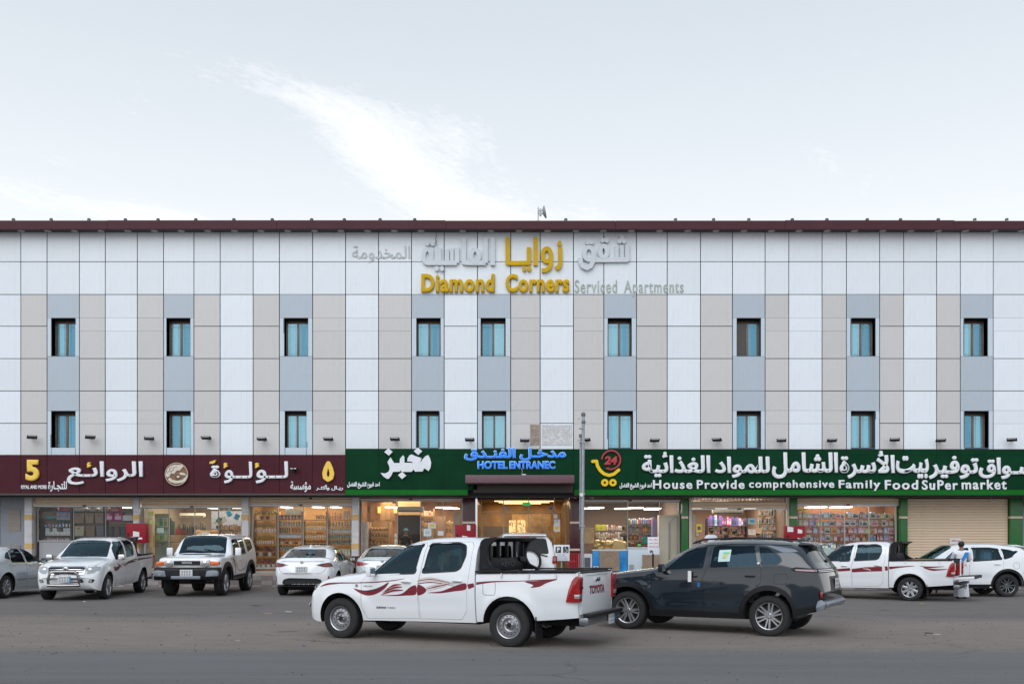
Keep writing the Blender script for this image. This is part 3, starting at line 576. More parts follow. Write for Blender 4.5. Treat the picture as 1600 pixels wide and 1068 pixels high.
# hotel entrance sign
r = sign_root('hotel_entrance_sign', 805, 716, 'bright blue Arabic and English hotel entrance words above the maroon canopy')
for (t_, x0, x1) in (('مدخـل', 811.5, 884.5), ('الفنـدق', 725, 806)):
    put_text(r, t_, x0, 698.5, x1, 719.5, YS, LETPB, bold=.05, depth=.04, ar=True)
    put_text(r, t_, x0 + .9, 699.6, x1 - .9, 718.5, YS - .03, LETBLUE, bold=.026, depth=.04, ar=True)
for (t_, x0, x1) in (('HOTEL', 746, 793), ('ENTRANEC', 796, 867.5)):
    put_text(r, t_, x0, 719.8, x1, 732.6, YS, LETPB, bold=.055, depth=.04)
    put_text(r, t_, x0 + .8, 720.8, x1 - .8, 731.7, YS - .03, LETBLUE, bold=.03, depth=.04)
# supermarket sign
r = sign_root('smile_cart_logo', 945, 731, 'yellow smiling cart with a red circled 24 on the green board')
P = stroke([(180, 212), (222, 210), (232, 262), (262, 312), (305, 348), (358, 364), (410, 350), (462, 306)], 34, nround=1) + stroke(ell(311, 443, 27, 27, 16), 26, True) + stroke(ell(399, 443, 27, 27, 16), 26, True)
sign_strokes(r, 'smile', P, mat('cart_yellow', (.80, .52, .005), .4), YS, .07, (900, 690), 6.957)
P = stroke(ell(380, 196, 100, 100, 26, 183, 410), 17) + [[(318, 290), (355, 272), (350, 290), (362, 308)]] + stroke([(340, 292), (385, 299), (420, 288), (446, 270)], 15)
sign_strokes(r, 'circle_arrow', P, LETRED, YS, .07, (900, 690), 6.957)
put_text(r, '24', 943.5, 712.5, 964.5, 726, YS, LETRED, bold=.06, depth=.06, shear=.15)
r = sign_root('supermarket_sign', 1300, 730, 'large rounded white Arabic supermarket name over a line of English words')
for (t_, x0, x1, y0, y1) in (('الغذا\u0002ية', 1002.5, 1109.5, 710.5, 745.5), ('للمواد', 1116, 1202, 713, 746.5), ('الشامل', 1205.5, 1308.5, 706.5, 747.5), ('الأسرة', 1311, 1397, 710.5, 747.5), ('بيت', 1399, 1450, 712, 747.5), ('توفير', 1450, 1527.5, 712, 748.5), ('أسـواق', 1528, 1634, 707, 748.5)):
    put_text(r, t_, x0, y0, x1, y1, YS, LETW, bold=.034, depth=.09, ar=True)
for (t_, x0, x1, y1) in (('House', 1020, 1081.5, 763.5), ('Provide', 1088.5, 1163, 763.5), ('comprehensive', 1170, 1303, 765.5), ('Family', 1310, 1375, 766.5), ('Food', 1382, 1434, 764.5), ('SuPer', 1440, 1496, 765), ('market', 1502, 1572, 764.5)):
    put_text(r, t_, x0, 749.5 if t_[0] in 'HPFS' else 748.5 if t_ != 'comprehensive' else 749.5, x1, y1, YS, LETW, bold=.026, depth=.05, spacing=1.2)
for hx, hy in ((1038.5, 709.5), (1375.5, 708)):
    sign_strokes(r, 'hamza_mark', [ell(hx, hy - 1.5, 2.6, 2.6, 10), ell(hx - 2.2, hy + 3, 2, 1.8, 8), [(hx - 4, hy + 2), (hx + 1, hy - 2), (hx + 4, hy + 3.5), (hx - 3, hy + 5.5)]], LETW, YS, .09)
r = sign_root('supermarket_small_sign', 993, 758, 'small white Arabic line between the yellow cart logo and the English words')
put_text(r, 'احد فروع الشيخ الفضل', 968, 754, 1018.5, 764.5, YS, LETW, bold=.05, depth=.03, ar=True)

# floodlights on the facade above the signs, roof lamps, antenna
def floodlight(px, py, yaw, lab, Y=YF - .0):
    x, z = W(px, py, Y - .3); t = empty('floodlight', (x, Y - .3, z), radians(yaw), lab, 'floodlight', 'floodlights above the shop signs')
    MB().box(-.17, .17, -.10, .10, -.02, .045).build('lamp_head', BLACK, t, bevel=.012, rot=(radians(-18), 0, 0))
    MB().box(-.05, .05, .02, .30, .03, .06).box(-.06, -.045, -.04, .05, -.05, .05).box(.045, .06, -.04, .05, -.05, .05).build('bracket', mat('rusty_bracket', (.10, .05, .03), .8), t)
    MB().box(-.14, .14, -.105, -.10, -.01, .03).build('lens', mat('lamp_lens', (.2, .2, .2), .2), t, rot=(radians(-18), 0, 0))
fl = [(50, 683, 30), (141, 683, 30), (233, 685, 15), (322, 684, 0), (409, 686, 0), (513, 686, 0), (617, 686, 0), (734, 687, 0), (820, 688, 0), (915, 687, -15), (1023, 688, 0), (1120, 687, -28), (1221, 688, -15), (1300, 688, -8), (1398, 687, -20), (1470, 688, -15), (1581, 687, -30)]
wh = ['left of the first window column', 'right of the first window column', 'left of the second window column', 'right of the second window column', 'left of the third window column', 'above the yellow Arabic five', 'above the bakery sign', 'between the two close window columns', 'left of the bare patched wall panel', 'just right of the tall steel pole', 'right of the sixth window column', 'left of the seventh window column', 'right of the seventh window column', 'left of the eighth window column', 'right of the eighth window column', 'left of the last window column', 'at the far right above the green sign']
for (a, b_, c_), w_ in zip(fl, wh): floodlight(a, b_, c_, 'small black floodlight ' + w_)
t = empty('floodlight', (*[W(459, 733, YS - .2)[0]], YS - .2, W(459, 733, YS)[1]), 0, 'small dark floodlight with two white spots on the maroon board', 'floodlight')
MB().box(-.14, .14, -.08, .08, -.02, .05).build('lamp_head', BLACK, t, bevel=.01); MB().box(-.02, .02, .0, .22, -.10, .0).build('bracket', BLACK, t); MB().box(-.10, -.02, -.09, -.082, 0, .03).box(.02, .10, -.09, -.082, 0, .03).build('led', PAPER, t)
rl = [21, 80, 139, 196, 247, 306, 365.5, 425.5, 487, 538, 594, 648, 884, 1055.5, 1115, 1170, 1238, 1292, 1355, 1407, 1466, 1523, 1573]
for i, p in enumerate(rl):
    x = (p - 800) * 34.8 / FPX; t = empty('roof_lamp', (x, 34.8, ez1 - .002), 0, 'small dark capped lamp on the roof edge, %s from the left' % 'first second third fourth fifth sixth seventh eighth ninth tenth eleventh twelfth thirteenth fourteenth fifteenth sixteenth seventeenth eighteenth nineteenth twentieth twenty-first twenty-second twenty-third'.split()[i], 'lamp', 'small lamps standing along the roof edge')
    MB().cyl((0, 0, 0), (0, 0, .10), .05, .05, 10).build('stem', simple((.5, .52, .55)), t, smooth=True); MB().lathe([(0, .09), (.062, .09), (.065, .12), (.045, .155), (0, .16)], 12).build('cap', mat('lamp_cap', (.05, .055, .06), .4), t, smooth=True)
x = (843 - 800) * 34.9 / FPX
t = empty('dish_antenna', (x - .05, 34.9, ez1 - .02), 0, 'grey dish antenna on a short mast on the roof edge', 'antenna')
MB().cyl((0, 0, 0), (0, 0, .62), .018).build('mast', STEEL, t)
MB().lathe([(0, 0), (.10, .01), (.19, .05), (.24, .10)], 20).build('dish', mat('dish_grey', (.30, .34, .38), .5), t, loc=(.16, 0, .42), rot=(0, radians(78), 0), smooth=True)
MB().box(.0, .18, -.03, .03, .36, .40).box(.0, .14, -.03, .03, .46, .50).box(.05, .12, -.05, .05, .3, .55).build('bracket', STEEL, t)
# bare patches of wall: mortar smeared panel
pm = bpy.data.materials.new('smeared_mortar'); pm.use_nodes = True; tt = pm.node_tree; bb = tt.nodes['Principled BSDF']
tc = N(tt, 'ShaderNodeTexCoord'); n_ = N(tt, 'ShaderNodeTexNoise'); n_.inputs['Scale'].default_value = 7; n_.inputs['Detail'].default_value = 9; n_.inputs['Roughness'].default_value = .75; n_.inputs['Distortion'].default_value = 1.6
tt.links.new(tc.outputs['Object'], n_.inputs['Vector']); f = mth(tt, 'MULTIPLY_ADD', mth(tt, 'ABSOLUTE', mth(tt, 'SUBTRACT', n_.outputs[0], .5)), -26, 1.25, clamp=True)
tt.links.new(mixc(tt, f, (.66, .67, .69), (.38, .37, .36)), bb.inputs['Base Color']); bb.inputs['Roughness'].default_value = .8
MB().box(0, FX(893.5) - FX(846.5), 0, .012, 0, FZ(663.5) - FZ(695)).build('mortar_patch', pm, hotel, (FX(846.5), -.014, FZ(695)))
MB().box(0, FX(842.5) - FX(828.5), 0, .012, 0, FZ(663) - FZ(695)).build('bare_patch', mat('bare_brown', (.30, .24, .20), .8, var=.5, scale=9), hotel, (FX(828.5), -.014, FZ(695)))
# hanging cable at the roof edge
cb = MB(); x, z = W(681, 358, 34.9); cb.tube([(x, 34.9, z), (x + .02, 34.9, z - .2), (x - .01, 34.9, z - .38), (x + .03, 34.9, z - .45), (x - .03, 34.88, z - .5), (x + .02, 34.9, z - .55), (x, 34.9, z - .42)], .012, 5)
tag(cb.build('dangling_cable', mat('cable_grey', (.12, .12, .12), .7)), 'short tangled grey cable dangling from the roof edge', 'cable')
# ------------------------------------------------------------ shopfronts
YG = 36.0
def GX(px, Y=YG): return (px - 800) * Y / FPX
def GZ(py, Y=YG): return EYE + (HOR - py) * Y / FPX
FLR = .46
def pillar(x0, x1, kind, top=3.24):
    X0, X1 = GX(x0), GX(x1)
    if kind == 'white':
        hchild(MB().box(X0, X1, YG - .28, YG + .2, GZ(868), top), 'pillar', MARBLE, bevel=.01)
        hchild(MB().box(X0 - .003, X1 + .003, YG - .29, YG - .1, .40, GZ(868)), 'pillar_base', MARTILE)
        for y in (808, 852.5): hchild(MB().box(X0 - .004, X1 + .004, YG - .288, YG - .1, GZ(y + 4.2), GZ(y - 4.2)), 'gold_tile', GOLDT)
        for z in (GZ(800), GZ(838)): hchild(MB().box(X0 - .001, X1 + .001, YG - .283, YG - .1, z, z + .008), 'joint', LETS)
    else:
        m = PLGREEN if kind == 'green' else MARTILE
        hchild(MB().box(X0, X1, YG - .28, YG + .2, .40, top), 'pillar', m, bevel=.01)
        for y in ((808,) if kind == 'green' else (816, 858)): hchild(MB().box(X0 - .004, X1 + .004, YG - .288, YG - .1, GZ(y + 1.6), GZ(y - 1.6)), 'pale_tile', mat('pale_tile', (.60, .48, .40), .3, var=.2, scale=20))
pillar(44, 55.5, 'white'); pillar(212.5, 221.5, 'white'); pillar(380.5, 391, 'white'); pillar(551.5, 562, 'white')
pillar(1063.5, 1073, 'green'); pillar(1231.5, 1242.5, 'green'); pillar(1403, 1413.5, 'green'); pillar(1573, 1592, 'green')
pillar(723.5, 743, 'maroon'); pillar(890, 905, 'maroon')
def slats(x0, x1, y0, y1, m, Y=YG - .1, name='shutter_slat', step=.085):
    """roller shutter of horizontal slats, each its own piece"""
    X0, X1, z, zb = GX(x0), GX(x1), GZ(y0), GZ(y1); sh = MB().prism([(0, 0), (-.014, .02), (-.014, step - .02), (0, step - .006)], 'x', 0, 1).mesh('shutter_slat', m)
    r = empty('roller_shutter', (0, 0, 0)); r.parent = hotel; r.location = (X0, Y - YF, zb)
    n = int((z - zb) / step); st = (z - zb) / n
    for i in range(n): link(name, sh, r, (0, 0, i * st), (0, 0, 0), (X1 - X0, 1, st / step))
    MB().box(0, X1 - X0, .004, .02, 0, z - zb).build('shutter_back', mat('shutter_gap', (.16, .11, .07), .8), r)
    MB().box(0, X1 - X0, -.03, .02, -.05, -.004).build('bottom_bar', ALU, r)
    MB().box((X1 - X0) / 2 - .06, (X1 - X0) / 2 + .06, -.06, -.031, -.04, .0).build('lock', BLACK, r)
    return r
DFR = mat('front_frame', (.33, .32, .31), .4, metal=.3)
def front(x0, x1, yt, yb, mull=(), glass=True, fr=DFR, Y=YG):
    X0, X1, z1, z0 = GX(x0), GX(x1), GZ(yt), GZ(yb)
    f = MB().box(X0, X0 + .05, Y, Y + .07, z0, z1).box(X1 - .05, X1, Y, Y + .07, z0, z1).box(X0 + .05, X1 - .05, Y, Y + .07, z1 - .05, z1).box(X0 + .05, X1 - .05, Y, Y + .07, z0, z0 + .06)
    ms = [X0 + .05] + [GX(q) for q in mull] + [X1 - .05]
    for q in ms[1:-1]: f.box(q - .012, q + .012, Y + .005, Y + .065, z0 + .06, z1 - .05)
    o = hchild(f, 'shopfront_frame', fr)
    if glass:
        for a, b in zip(ms, ms[1:]):
            o2 = link('pane', unitbox(GLASS), o, (a + .012, Y - YF + .03, z0 + .06), (random.uniform(-.002, .002), 0, random.uniform(-.003, .003)), (b - a - .024, .01, z1 - z0 - .11))
    return o
def room(x0, x1, depth, wm, lights=((.3, .3), (.7, .3)), ceil=None, power=25, col=(1, .85, .65), top=3.2, ledw=.9, Y=YG + .1, back=None):
    X0, X1 = GX(x0), GX(x1); cm = ceil or WALLC
    hchild(MB().box(X0, X1, Y + depth, Y + depth + .1, FLR, top), 'back_wall', back or wm)
    hchild(MB().box(X0 - .06, X0, Y, Y + depth, FLR, top), 'side_wall', wm); hchild(MB().box(X1, X1 + .06, Y, Y + depth, FLR, top), 'side_wall', wm)
    hchild(MB().box(X0, X1, Y, Y + depth, top, top + .05), 'ceiling', cm); hchild(MB().box(X0, X1, Y, Y + depth, .39, FLR), 'shop_floor', FLOORT)
    for u, v_ in lights:
        cx_, cy = X0 + (X1 - X0) * u, Y + depth * v_
        lab = 'lit white ceiling light panel inside the shop at %d percent' % 0
        [hchild(MB().box(cx_ - ledw / 2 + q * .02, cx_ + ledw / 2 + q * .02, cy - .03 + q * .28, cy + .03 + q * .28, top - .34, top - .31), 'ceiling_light', LED) for q in (-1, 0, 1)]
    a = bpy.data.lights.new('shop_light', 'AREA'); a.shape = 'RECTANGLE'; a.size = (X1 - X0) * .7; a.size_y = depth * .6; a.energy = power * 4.2; a.color = col
    ao = bpy.data.objects.new('shop_light', a); COL.objects.link(ao); ao.location = ((X0 + X1) / 2, Y + depth * .42, top - .08)
# shop bays
slats(57, 212, 775, 789, BEIGESH); front(58, 212, 790, 846, (115, 165)); 
hchild(MB().box(GX(61), GX(212), YG + .01, YG + .06, .42, GZ(846.5)), 'frosted_panel', mat('frosted_panel', (.33, .34, .36), .5, dirt=.06))
slats(223, 380, 775, 790.5, BEIGESH); front(223, 380, 791.5, 888, (231, 264, 304, 341)); slats(392, 551, 775, 788, BEIGESH); front(393, 551, 789, 888, (434.5, 474, 512))
slats(563, 722, 775, 779, mat('brown_shutter', (.20, .13, .09), .5)); front(564, 723, 780, 888, (621, 657, 692))
slats(906, 1062, 777, 781, mat('brown_shutter', (.20, .13, .09), .5)); front(908, 1062, 782, 892, (981, 1031))
slats(1244, 1402, 778, 787.5, BEIGESH); front(1244, 1401, 788.5, 880, (1283, 1320, 1358), fr=ALU)
slats(1415, 1572, 778.5, 893, mat('closed_shutter', (.66, .52, .38), .5, var=.06, scale=1.5, dirt=.15), step=.10)
# half raised shutter and scissor grille of the open supermarket door
slats(1080, 1227, 784, 794, BEIGESH, step=.11)
g = MB(); 
for i in range(26):
    xa, xb = GX(1080 + i * 5.7), GX(1080 + (i + 1) * 5.7)
    for s in (0, 1):
        za, zb_ = (GZ(776), GZ(784)) if s else (GZ(784), GZ(776))
        g.cyl((xa, YG - .08 + s * .02, za), (xb, YG - .08 + s * .02, zb_), .008, n=5)
hchild(g, 'scissor_grille', STEEL)
hchild(MB().box(GX(1075), GX(1079.5), YG - .2, YG, .42, 3.22).box(GX(1227.5), GX(1231), YG - .2, YG, .42, 3.22), 'door_frame', mat('cream_frame', (.50, .44, .36), .5))
# left grey service door with louvres
dr = hchild(MB().box(GX(-30), GX(43.5), YG - .06, YG, .41, 3.24), 'service_door', GREYDOOR)
for (a, b_, y0, y1, nn) in ((14.5, 33.5, 796, 829.5, 13), (15, 33.5, 851, 890, 14)):
    for i in range(nn):
        z = GZ(y0) - (GZ(y0) - GZ(y1)) * (i + .5) / nn
        MB().box(0, GX(b_) - GX(a), -.012, .012, -.028, .028).build('louvre', mat('louvre_beige', (.40, .36, .32), .5), dr, (GX(a), YG - .075 - YF, z), (radians(35), 0, 0))
    MB().box(GX(a), GX(b_), YG - .064 - YF, YG - .061 - YF, GZ(y1), GZ(y0)).build('louvre_back', BLACKM, dr)
MB().box(GX(1.5) - .006, GX(1.5) + .006, YG - .066 - YF, YG - .0605 - YF, .45, 3.15).build('door_gap', BLACKM, dr)
hchild(MB().box(GX(1592.5), GX(1660), YG - .06, YG, .41, 3.24), 'side_panel', GREYDOOR)
t = tag(MB().box(GX(1592), GX(1612), YG - .25, YG - .06, GZ(789.5), GZ(782)).build('wall_box', simple((.10, .03, .04))), 'small dark red box on the grey wall at the right edge', 'box')
# frosted panel lettering
put_text(sign_root('frosted_panel_lettering', 86, 866, 'thin brown social media name on the frosted lower shop panel', YG), 'ALRAWAE', 72, 867.5, 99, 872, YG + .008, simple((.20, .13, .10)), bold=.01, depth=.008)
# ---- rooms
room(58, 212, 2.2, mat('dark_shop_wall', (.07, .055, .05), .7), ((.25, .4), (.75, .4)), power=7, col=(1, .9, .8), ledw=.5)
room(223, 380, 4.5, mat('shop2_wall', (.36, .29, .22), .7), ((.2, .25), (.55, .35), (.8, .3), (.85, .6)), power=26, ledw=.35)
room(393, 551, 1.6, mat('amber_wall', (.36, .20, .08), .6), ((.3, .4), (.62, .4), (.8, .4)), power=15, col=(1, .78, .5), ledw=.3)
room(564, 723, 4.0, mat('wood_lined_wall', (.34, .17, .07), .5, var=.5, scale=2), ((.3, .2), (.42, .4), (.8, .25), (.85, .5)), power=30, col=(1, .8, .55), ledw=.6)
room(908, 1062, 5.5, mat('grey_brown_wall', (.20, .13, .09), .7), ((.18, .2), (.16, .4), (.6, .25), (.5, .45), (.85, .6), (.82, .4)), power=34, col=(1, .86, .70), ledw=.6)
room(1080, 1227, 6.0, mat('shop7_wall', (.28, .19, .13), .7), ((.2, .1), (.75, .25), (.5, .5), (.2, .5)), power=40, col=(1, .9, .8), ledw=.5)
room(1244, 1401, 1.1, mat('brown_gift_wall', (.22, .09, .04), .6), ((.5, .45), (.25, .5)), power=14, col=(1, .82, .6), ledw=.7)
# ---- hotel entrance
canopy = MB().box(GX(727, 33.8), GX(897.5, 33.8), 33.8, YS - .02, EYE + (HOR - 754) * 33.8 / FPX, EYE + (HOR - 741.5) * 33.8 / FPX)
t = tag(canopy.build('entrance_canopy', mat('canopy_maroon', (.125, .065, .08), .5, var=.08, dirt=.1), bevel=.012), 'flat dusty maroon canopy projecting over the hotel entrance', 'canopy')
tag(MB().box(-.07, .07, -.1, .06, 0, .06).build('canopy_lamp', simple((.7, .7, .72)), loc=(W(818.5, 740, 34.3)[0], 34.3, EYE + (HOR - 741.5) * 33.8 / FPX)), 'small white lamp box on top of the maroon canopy', 'lamp')
cbl = MB(); x, z = W(815, 731, 34.7); cbl.tube([(x, 34.7, z), (x + .03, 34.68, z - .15), (x - .02, 34.5, z - .22)], .01, 5); tag(cbl.build('loose_cable', simple((.3, .3, .28))), 'thin loose cable hanging behind the white canopy lamp', 'cable')
E0, E1 = GX(744), GX(890)
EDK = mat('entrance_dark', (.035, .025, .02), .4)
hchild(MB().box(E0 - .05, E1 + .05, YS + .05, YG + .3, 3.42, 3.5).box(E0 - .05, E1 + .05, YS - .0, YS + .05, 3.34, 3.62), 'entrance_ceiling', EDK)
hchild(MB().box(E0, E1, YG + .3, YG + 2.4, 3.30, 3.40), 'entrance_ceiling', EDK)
for (a, b_) in ((766, 770), (806, 770), (848, 770), (767, 774.5), (806, 774.5), (876, 773.5)):
    x = GX(a, 36.0); hchild(MB().cyl((x, 35.4 if b_ < 772 else 37.4, 3.39 if b_ < 772 else 3.28), (x, 35.4 if b_ < 772 else 37.4, 3.43), .07, n=12), 'downlight', LED)
YE = YG + 2.2                      # recessed glass wall of the lobby
def EX(px): return (px - 800) * YE / FPX
def EZ(py): return EYE + (HOR - py) * YE / FPX
[hchild(MB().box(q, q + .06, YG, YE + 5, FLR, 3.4), 'entrance_side_wall', mat('lobby_marble', (.20, .13, .08), .25, var=.6, scale=1.6)) for q in (E0 - .06, E1)]
hchild(MB().box(E0, E1, YG, YE + 5, .39, FLR), 'lobby_floor', mat('lobby_floor', (.35, .27, .18), .15))
GOLDW = mat('gold_lit_wall', (.55, .33, .12), .35, var=.5, scale=1.2)
hchild(MB().box(E0, E1, YE + 4.6, YE + 4.7, FLR, 3.3), 'lobby_back_wall', GOLDW)
hchild(MB().box(E0, E1, YE + .1, YE + 5, 3.22, 3.28), 'lobby_ceiling', mat('lobby_ceiling', (.16, .11, .07), .5))
for i, (a, b_, d) in enumerate(((772, 868, 1.0), (778, 862, 2.4), (784, 850, 3.8))): hchild(MB().box(EX(a), EX(b_), YE + d, YE + d + .05, 3.19, 3.215), 'cove_light', LEDW)
hchild(MB().box(EX(800), EX(864), YE + 2.2, YE + 2.3, FLR, 2.7), 'lobby_screen', mat('lobby_screen', (.60, .38, .17), .5, var=.35, scale=5))
hchild(MB().box(EX(752), EX(800), YE + 3.2, YE + 3.3, FLR, 2.2), 'lobby_panel', mat('lobby_grey_panel', (.22, .18, .15), .4))
for (a, b_) in ((795, 806), (809, 822)):
    hchild(MB().box(EX(a), EX(b_), YE + 2.0, YE + 2.05, FLR, EZ(811)), 'lit_lattice', mat('lit_lattice', (.9, .7, .4), .5, emit=(1, .68, .30), es=.9))
lt = MB(); 
for k in range(150):
    a_ = random.uniform(0, pi); cx_, cz_ = EX(random.uniform(795, 822)), random.uniform(.7, EZ(812)); L = random.uniform(.05, .12)
    lt.cyl((cx_ - cos(a_) * L, YE + 1.98, cz_ - sin(a_) * L), (cx_ + cos(a_) * L, YE + 1.98, cz_ + sin(a_) * L), .007, n=4)
hchild(lt, 'lattice_bars', simple((.25, .16, .07)))
a = bpy.data.lights.new('lobby_light', 'AREA'); a.shape = 'RECTANGLE'; a.size = 3; a.size_y = 3; a.energy = 55; a.color = (1, .70, .36)
ao = bpy.data.objects.new('lobby_light', a); COL.objects.link(ao); ao.location = ((E0 + E1) / 2, YE + 2.4, 3.17)
f = MB(); 
for q in (752, 787, 826, 866, 884): f.box(EX(q) - .02, EX(q) + .02, YE, YE + .06, FLR, 3.3)
f.box(EX(752), EX(884), YE, YE + .06, 2.72, 2.76); fo = hchild(f, 'lobby_door_frame', simple((.35, .30, .24), .3, metal=1))
for a_, b_ in ((752, 787), (787, 826), (826, 866), (866, 884)): link('pane', unitbox(GLASS), fo, (EX(a_) + .02, YE - YF + .02, FLR), (0, 0, random.uniform(-.004, .004)), (EX(b_) - EX(a_) - .04, .01, 2.2))
et = MB()
for cx_ in (838, 853, 770):
    for k in range(5):
        R_ = .12 + .1 * k; et.tube([(EX(cx_) + R_ * .8 * cos(q), YE + 2.19 if cx_ > 800 else YE - .005, 1.55 + R_ * 1.5 * sin(q)) for q in np.linspace(0, pi, 14)], .004, 4)
hchild(et, 'etched_pattern', simple((.30, .20, .10)))['kind'] = 'stuff'
t = tag(MB().box(EX(816), EX(829), YE - .06, YE - .02, 3.0, 3.12).build('exit_sign', mat('exit_green', (.0, .25, .06), .4, emit=(0, .8, .2), es=.5)), 'small lit green exit sign over the lobby door', 'sign')
mm_ = MB()
for k in range(5): mm_.box(EX(817.5 + 2.2 * k), EX(818.8 + 2.2 * k), YE - .064, YE - .061, 3.035, 3.085)
mm_.build('sign_mark', simple((.5, .9, .6)), t)
hchild(MB().box(E0 - .02, E0 + .05, YG - .12, YG - .02, FLR, 3.4), 'steel_edge', CHROME)
# papers and stickers fixed to glass, small boxes in the entrance
def paper(x0, x1, y0, y1, m, lab, Y=YG - .02, mark=None, lines=0):
    X0, X1, z0, z1 = (x0 - 800) * Y / FPX, (x1 - 800) * Y / FPX, EYE + (HOR - y1) * Y / FPX, EYE + (HOR - y0) * Y / FPX
    t = tag(MB().box(X0, X1, Y - .004, Y, z0, z1).build('paper_notice', m), lab, 'notice'); dx, dz = X1 - X0, z1 - z0
    if mark: MB().box(X0 + dx * .2, X0 + dx * .8, Y - .007, Y - .0045, z0 + dz * .25, z0 + dz * .7).build('print', mark, t)
    for k in range(lines): MB().box(X0 + dx * .15, X0 + dx * random.uniform(.6, .85), Y - .007, Y - .0045, z1 - dz * (.2 + .7 * k / max(1, lines)), z1 - dz * (.2 + .7 * k / max(1, lines) - .05)).build('print_line', simple((.15, .15, .2)), t)
YEL = simple((.70, .55, .05)); PBL = simple((.35, .55, .62)); INK = simple((.08, .08, .1))
paper(669, 681, 816, 825, PAPER, 'small notice with a yellow square on the bakery window', mark=YEL)
paper(662, 674, 825.5, 837, PAPER, 'white notice with a pale blue code on the bakery window', mark=PBL)
paper(684, 693, 829, 836, PAPER, 'small plain sheet right of the notices on the bakery window')
paper(865, 875, 818, 830, PAPER, 'notice with a yellow square at the hotel entrance', mark=YEL)
paper(866, 875, 811, 818, PAPER, 'white notice above the yellow one at the hotel entrance', lines=3)
paper(865, 871, 803, 809, PAPER, 'uppermost small white notice at the hotel entrance', lines=2)
paper(787, 795, 791, 796, PAPER, 'small white door sticker left of the lobby door', Y=YE - .03); paper(856, 865, 791, 796, PAPER, 'small white door sticker right of the lobby door', Y=YE - .03, mark=simple((.5, .1, .1)))
paper(1088, 1096.5, 818, 830.5, YEL, 'yellow notice by the supermarket door', mark=INK)
paper(1169, 1181, 809, 818, PBL, 'pale blue notice inside the supermarket window', mark=simple((.1, .25, .35)))
paper(1169, 1181, 826, 835, simple((.75, .62, .5)), 'cream notice with faint print in the supermarket window', lines=2)
paper(1182, 1190, 824, 833, simple((.75, .45, .22)), 'orange notice beside the cream one in the supermarket', lines=2)
paper(232.5, 240, 799, 806, simple((.45, .55, .15)), 'upper green sticker on the glass shop door', lines=0); paper(233.5, 240, 812, 818, simple((.50, .58, .2)), 'middle green sticker on the glass shop door'); paper(245, 256, 824, 832, simple((.40, .55, .48)), 'square pale green sticker on the glass shop door')
paper(315.5, 328, 831, 835, simple((.7, .7, .6)), 'small white card near the left shop window bottom', lines=1); paper(1484, 1501, 840.5, 857, PAPER, 'white notice with red Arabic lines on the closed shutter', Y=YG - .14, lines=0)
put_text(sign_root('notice_lettering', 1492, 848, 'red Arabic lines written on the shutter notice', YG - .15), 'ممنوع الوقوف', 1486, 842, 1499.5, 846.5, YG - .146, simple((.5, .03, .06)), bold=.03, depth=.004, ar=True)
put_text(sign_root('notice_lettering', 1492, 852, 'lower red Arabic line on the shutter notice', YG - .15), 'امام المحل', 1486, 849, 1499.5, 853.5, YG - .146, simple((.5, .03, .06)), bold=.03, depth=.004, ar=True)
# gold door handles
tag(MB().cyl((GX(236.5), YG - .06, GZ(854)), (GX(236.5), YG - .06, GZ(836)), .022, n=10).cyl((GX(239), YG + .10, GZ(854)), (GX(239), YG + .10, GZ(836)), .02, n=10).build('door_handle_pair', simple((.75, .5, .2), .25, metal=1), smooth=True), 'vertical gold pull handles on the glass shop door', 'handle')
# AC units
for (a, b_, y0, y1, Y_, lab) in ((283, 322, 801.5, 807.5, YG + 2.6, 'white wall air conditioner inside the second left shop'), (622, 662, 791, 799.5, YG + .4, 'beige air curtain above the dark bakery doorway'), (1112, 1160, 795.5, 802.5, YG + 1.2, 'long pale air curtain above the supermarket door')):
    X0, z1 = W(a, y0, Y_); X1, z0 = W(b_, y1, Y_)
    t = tag(MB().box(X0, X1, Y_ - .2, Y_, z0, z1).build('air_conditioner', simple((.50, .46, .38)), bevel=.03), lab, 'air conditioner'); MB().box(X0 + .05, X1 - .05, Y_ - .206, Y_ - .2, z0 + .02, z0 + .05).build('vent', BLACKM, t)
# fire hose cabinets
def cabinet(x0, x1, y0, y1, lab, mk):
    Y = YG - .55; X0, z1 = W(x0, y0, Y); X1, z0 = W(x1, y1, Y); RED = mat('fire_cabinet_red', (.27, .008, .022), .4, var=.2, scale=3, spec=.25)
    t = empty('fire_hose_cabinet', ((X0 + X1) / 2, Y, z0), 0, lab, 'fire cabinet', 'red fire hose cabinets between the shops'); w, h = (X1 - X0) / 2, z1 - z0
    MB().box(-w, w, 0, .24, 0, h).build('cabinet_body', RED, t, bevel=.008); MB().box(-w + .02, w - .02, -.015, -.002, .02, h - .02).build('door', RED, t, bevel=.005)
    MB().box(-w + .06, -w + .11, -.03, -.016, h * .38, h * .5).build('latch', BLACK, t)
    MB().cyl((-w + .1, .12, -1.2 + .0), (-w + .1, .12, 0), .03).cyl((w - .1, .12, -1.2), (w - .1, .12, 0), .03).build('stand_leg', STEEL, t)
    for q in mk: MB().prism([(-w + q[0] * 2 * w, h * q[1]), (-w + q[2] * 2 * w, h * q[1]), (-w + q[2] * 2 * w, h * q[3]), (-w + q[0] * 2 * w, h * q[3] + .04)], 'y', -.019, -.0155).build('sticker', PAPER, t)
    return t
c1 = cabinet(197, 229, 817, 847.5, 'red fire hose cabinet between the first two shops at the left', ((.35, .32, .65, .55), (.25, .18, .8, .27)))
c2 = cabinet(711, 743, 819, 850, 'red fire hose cabinet between the bakery and the hotel entrance', ((.58, .7, .75, .95), (.35, .25, .62, .4)))
c3 = cabinet(1227, 1258, 821, 850, 'red fire hose cabinet right of the supermarket door', ((.1, .68, .4, .92), (.62, .6, .85, .78), (.6, .1, .9, .3)))
sl_ = MB(); 
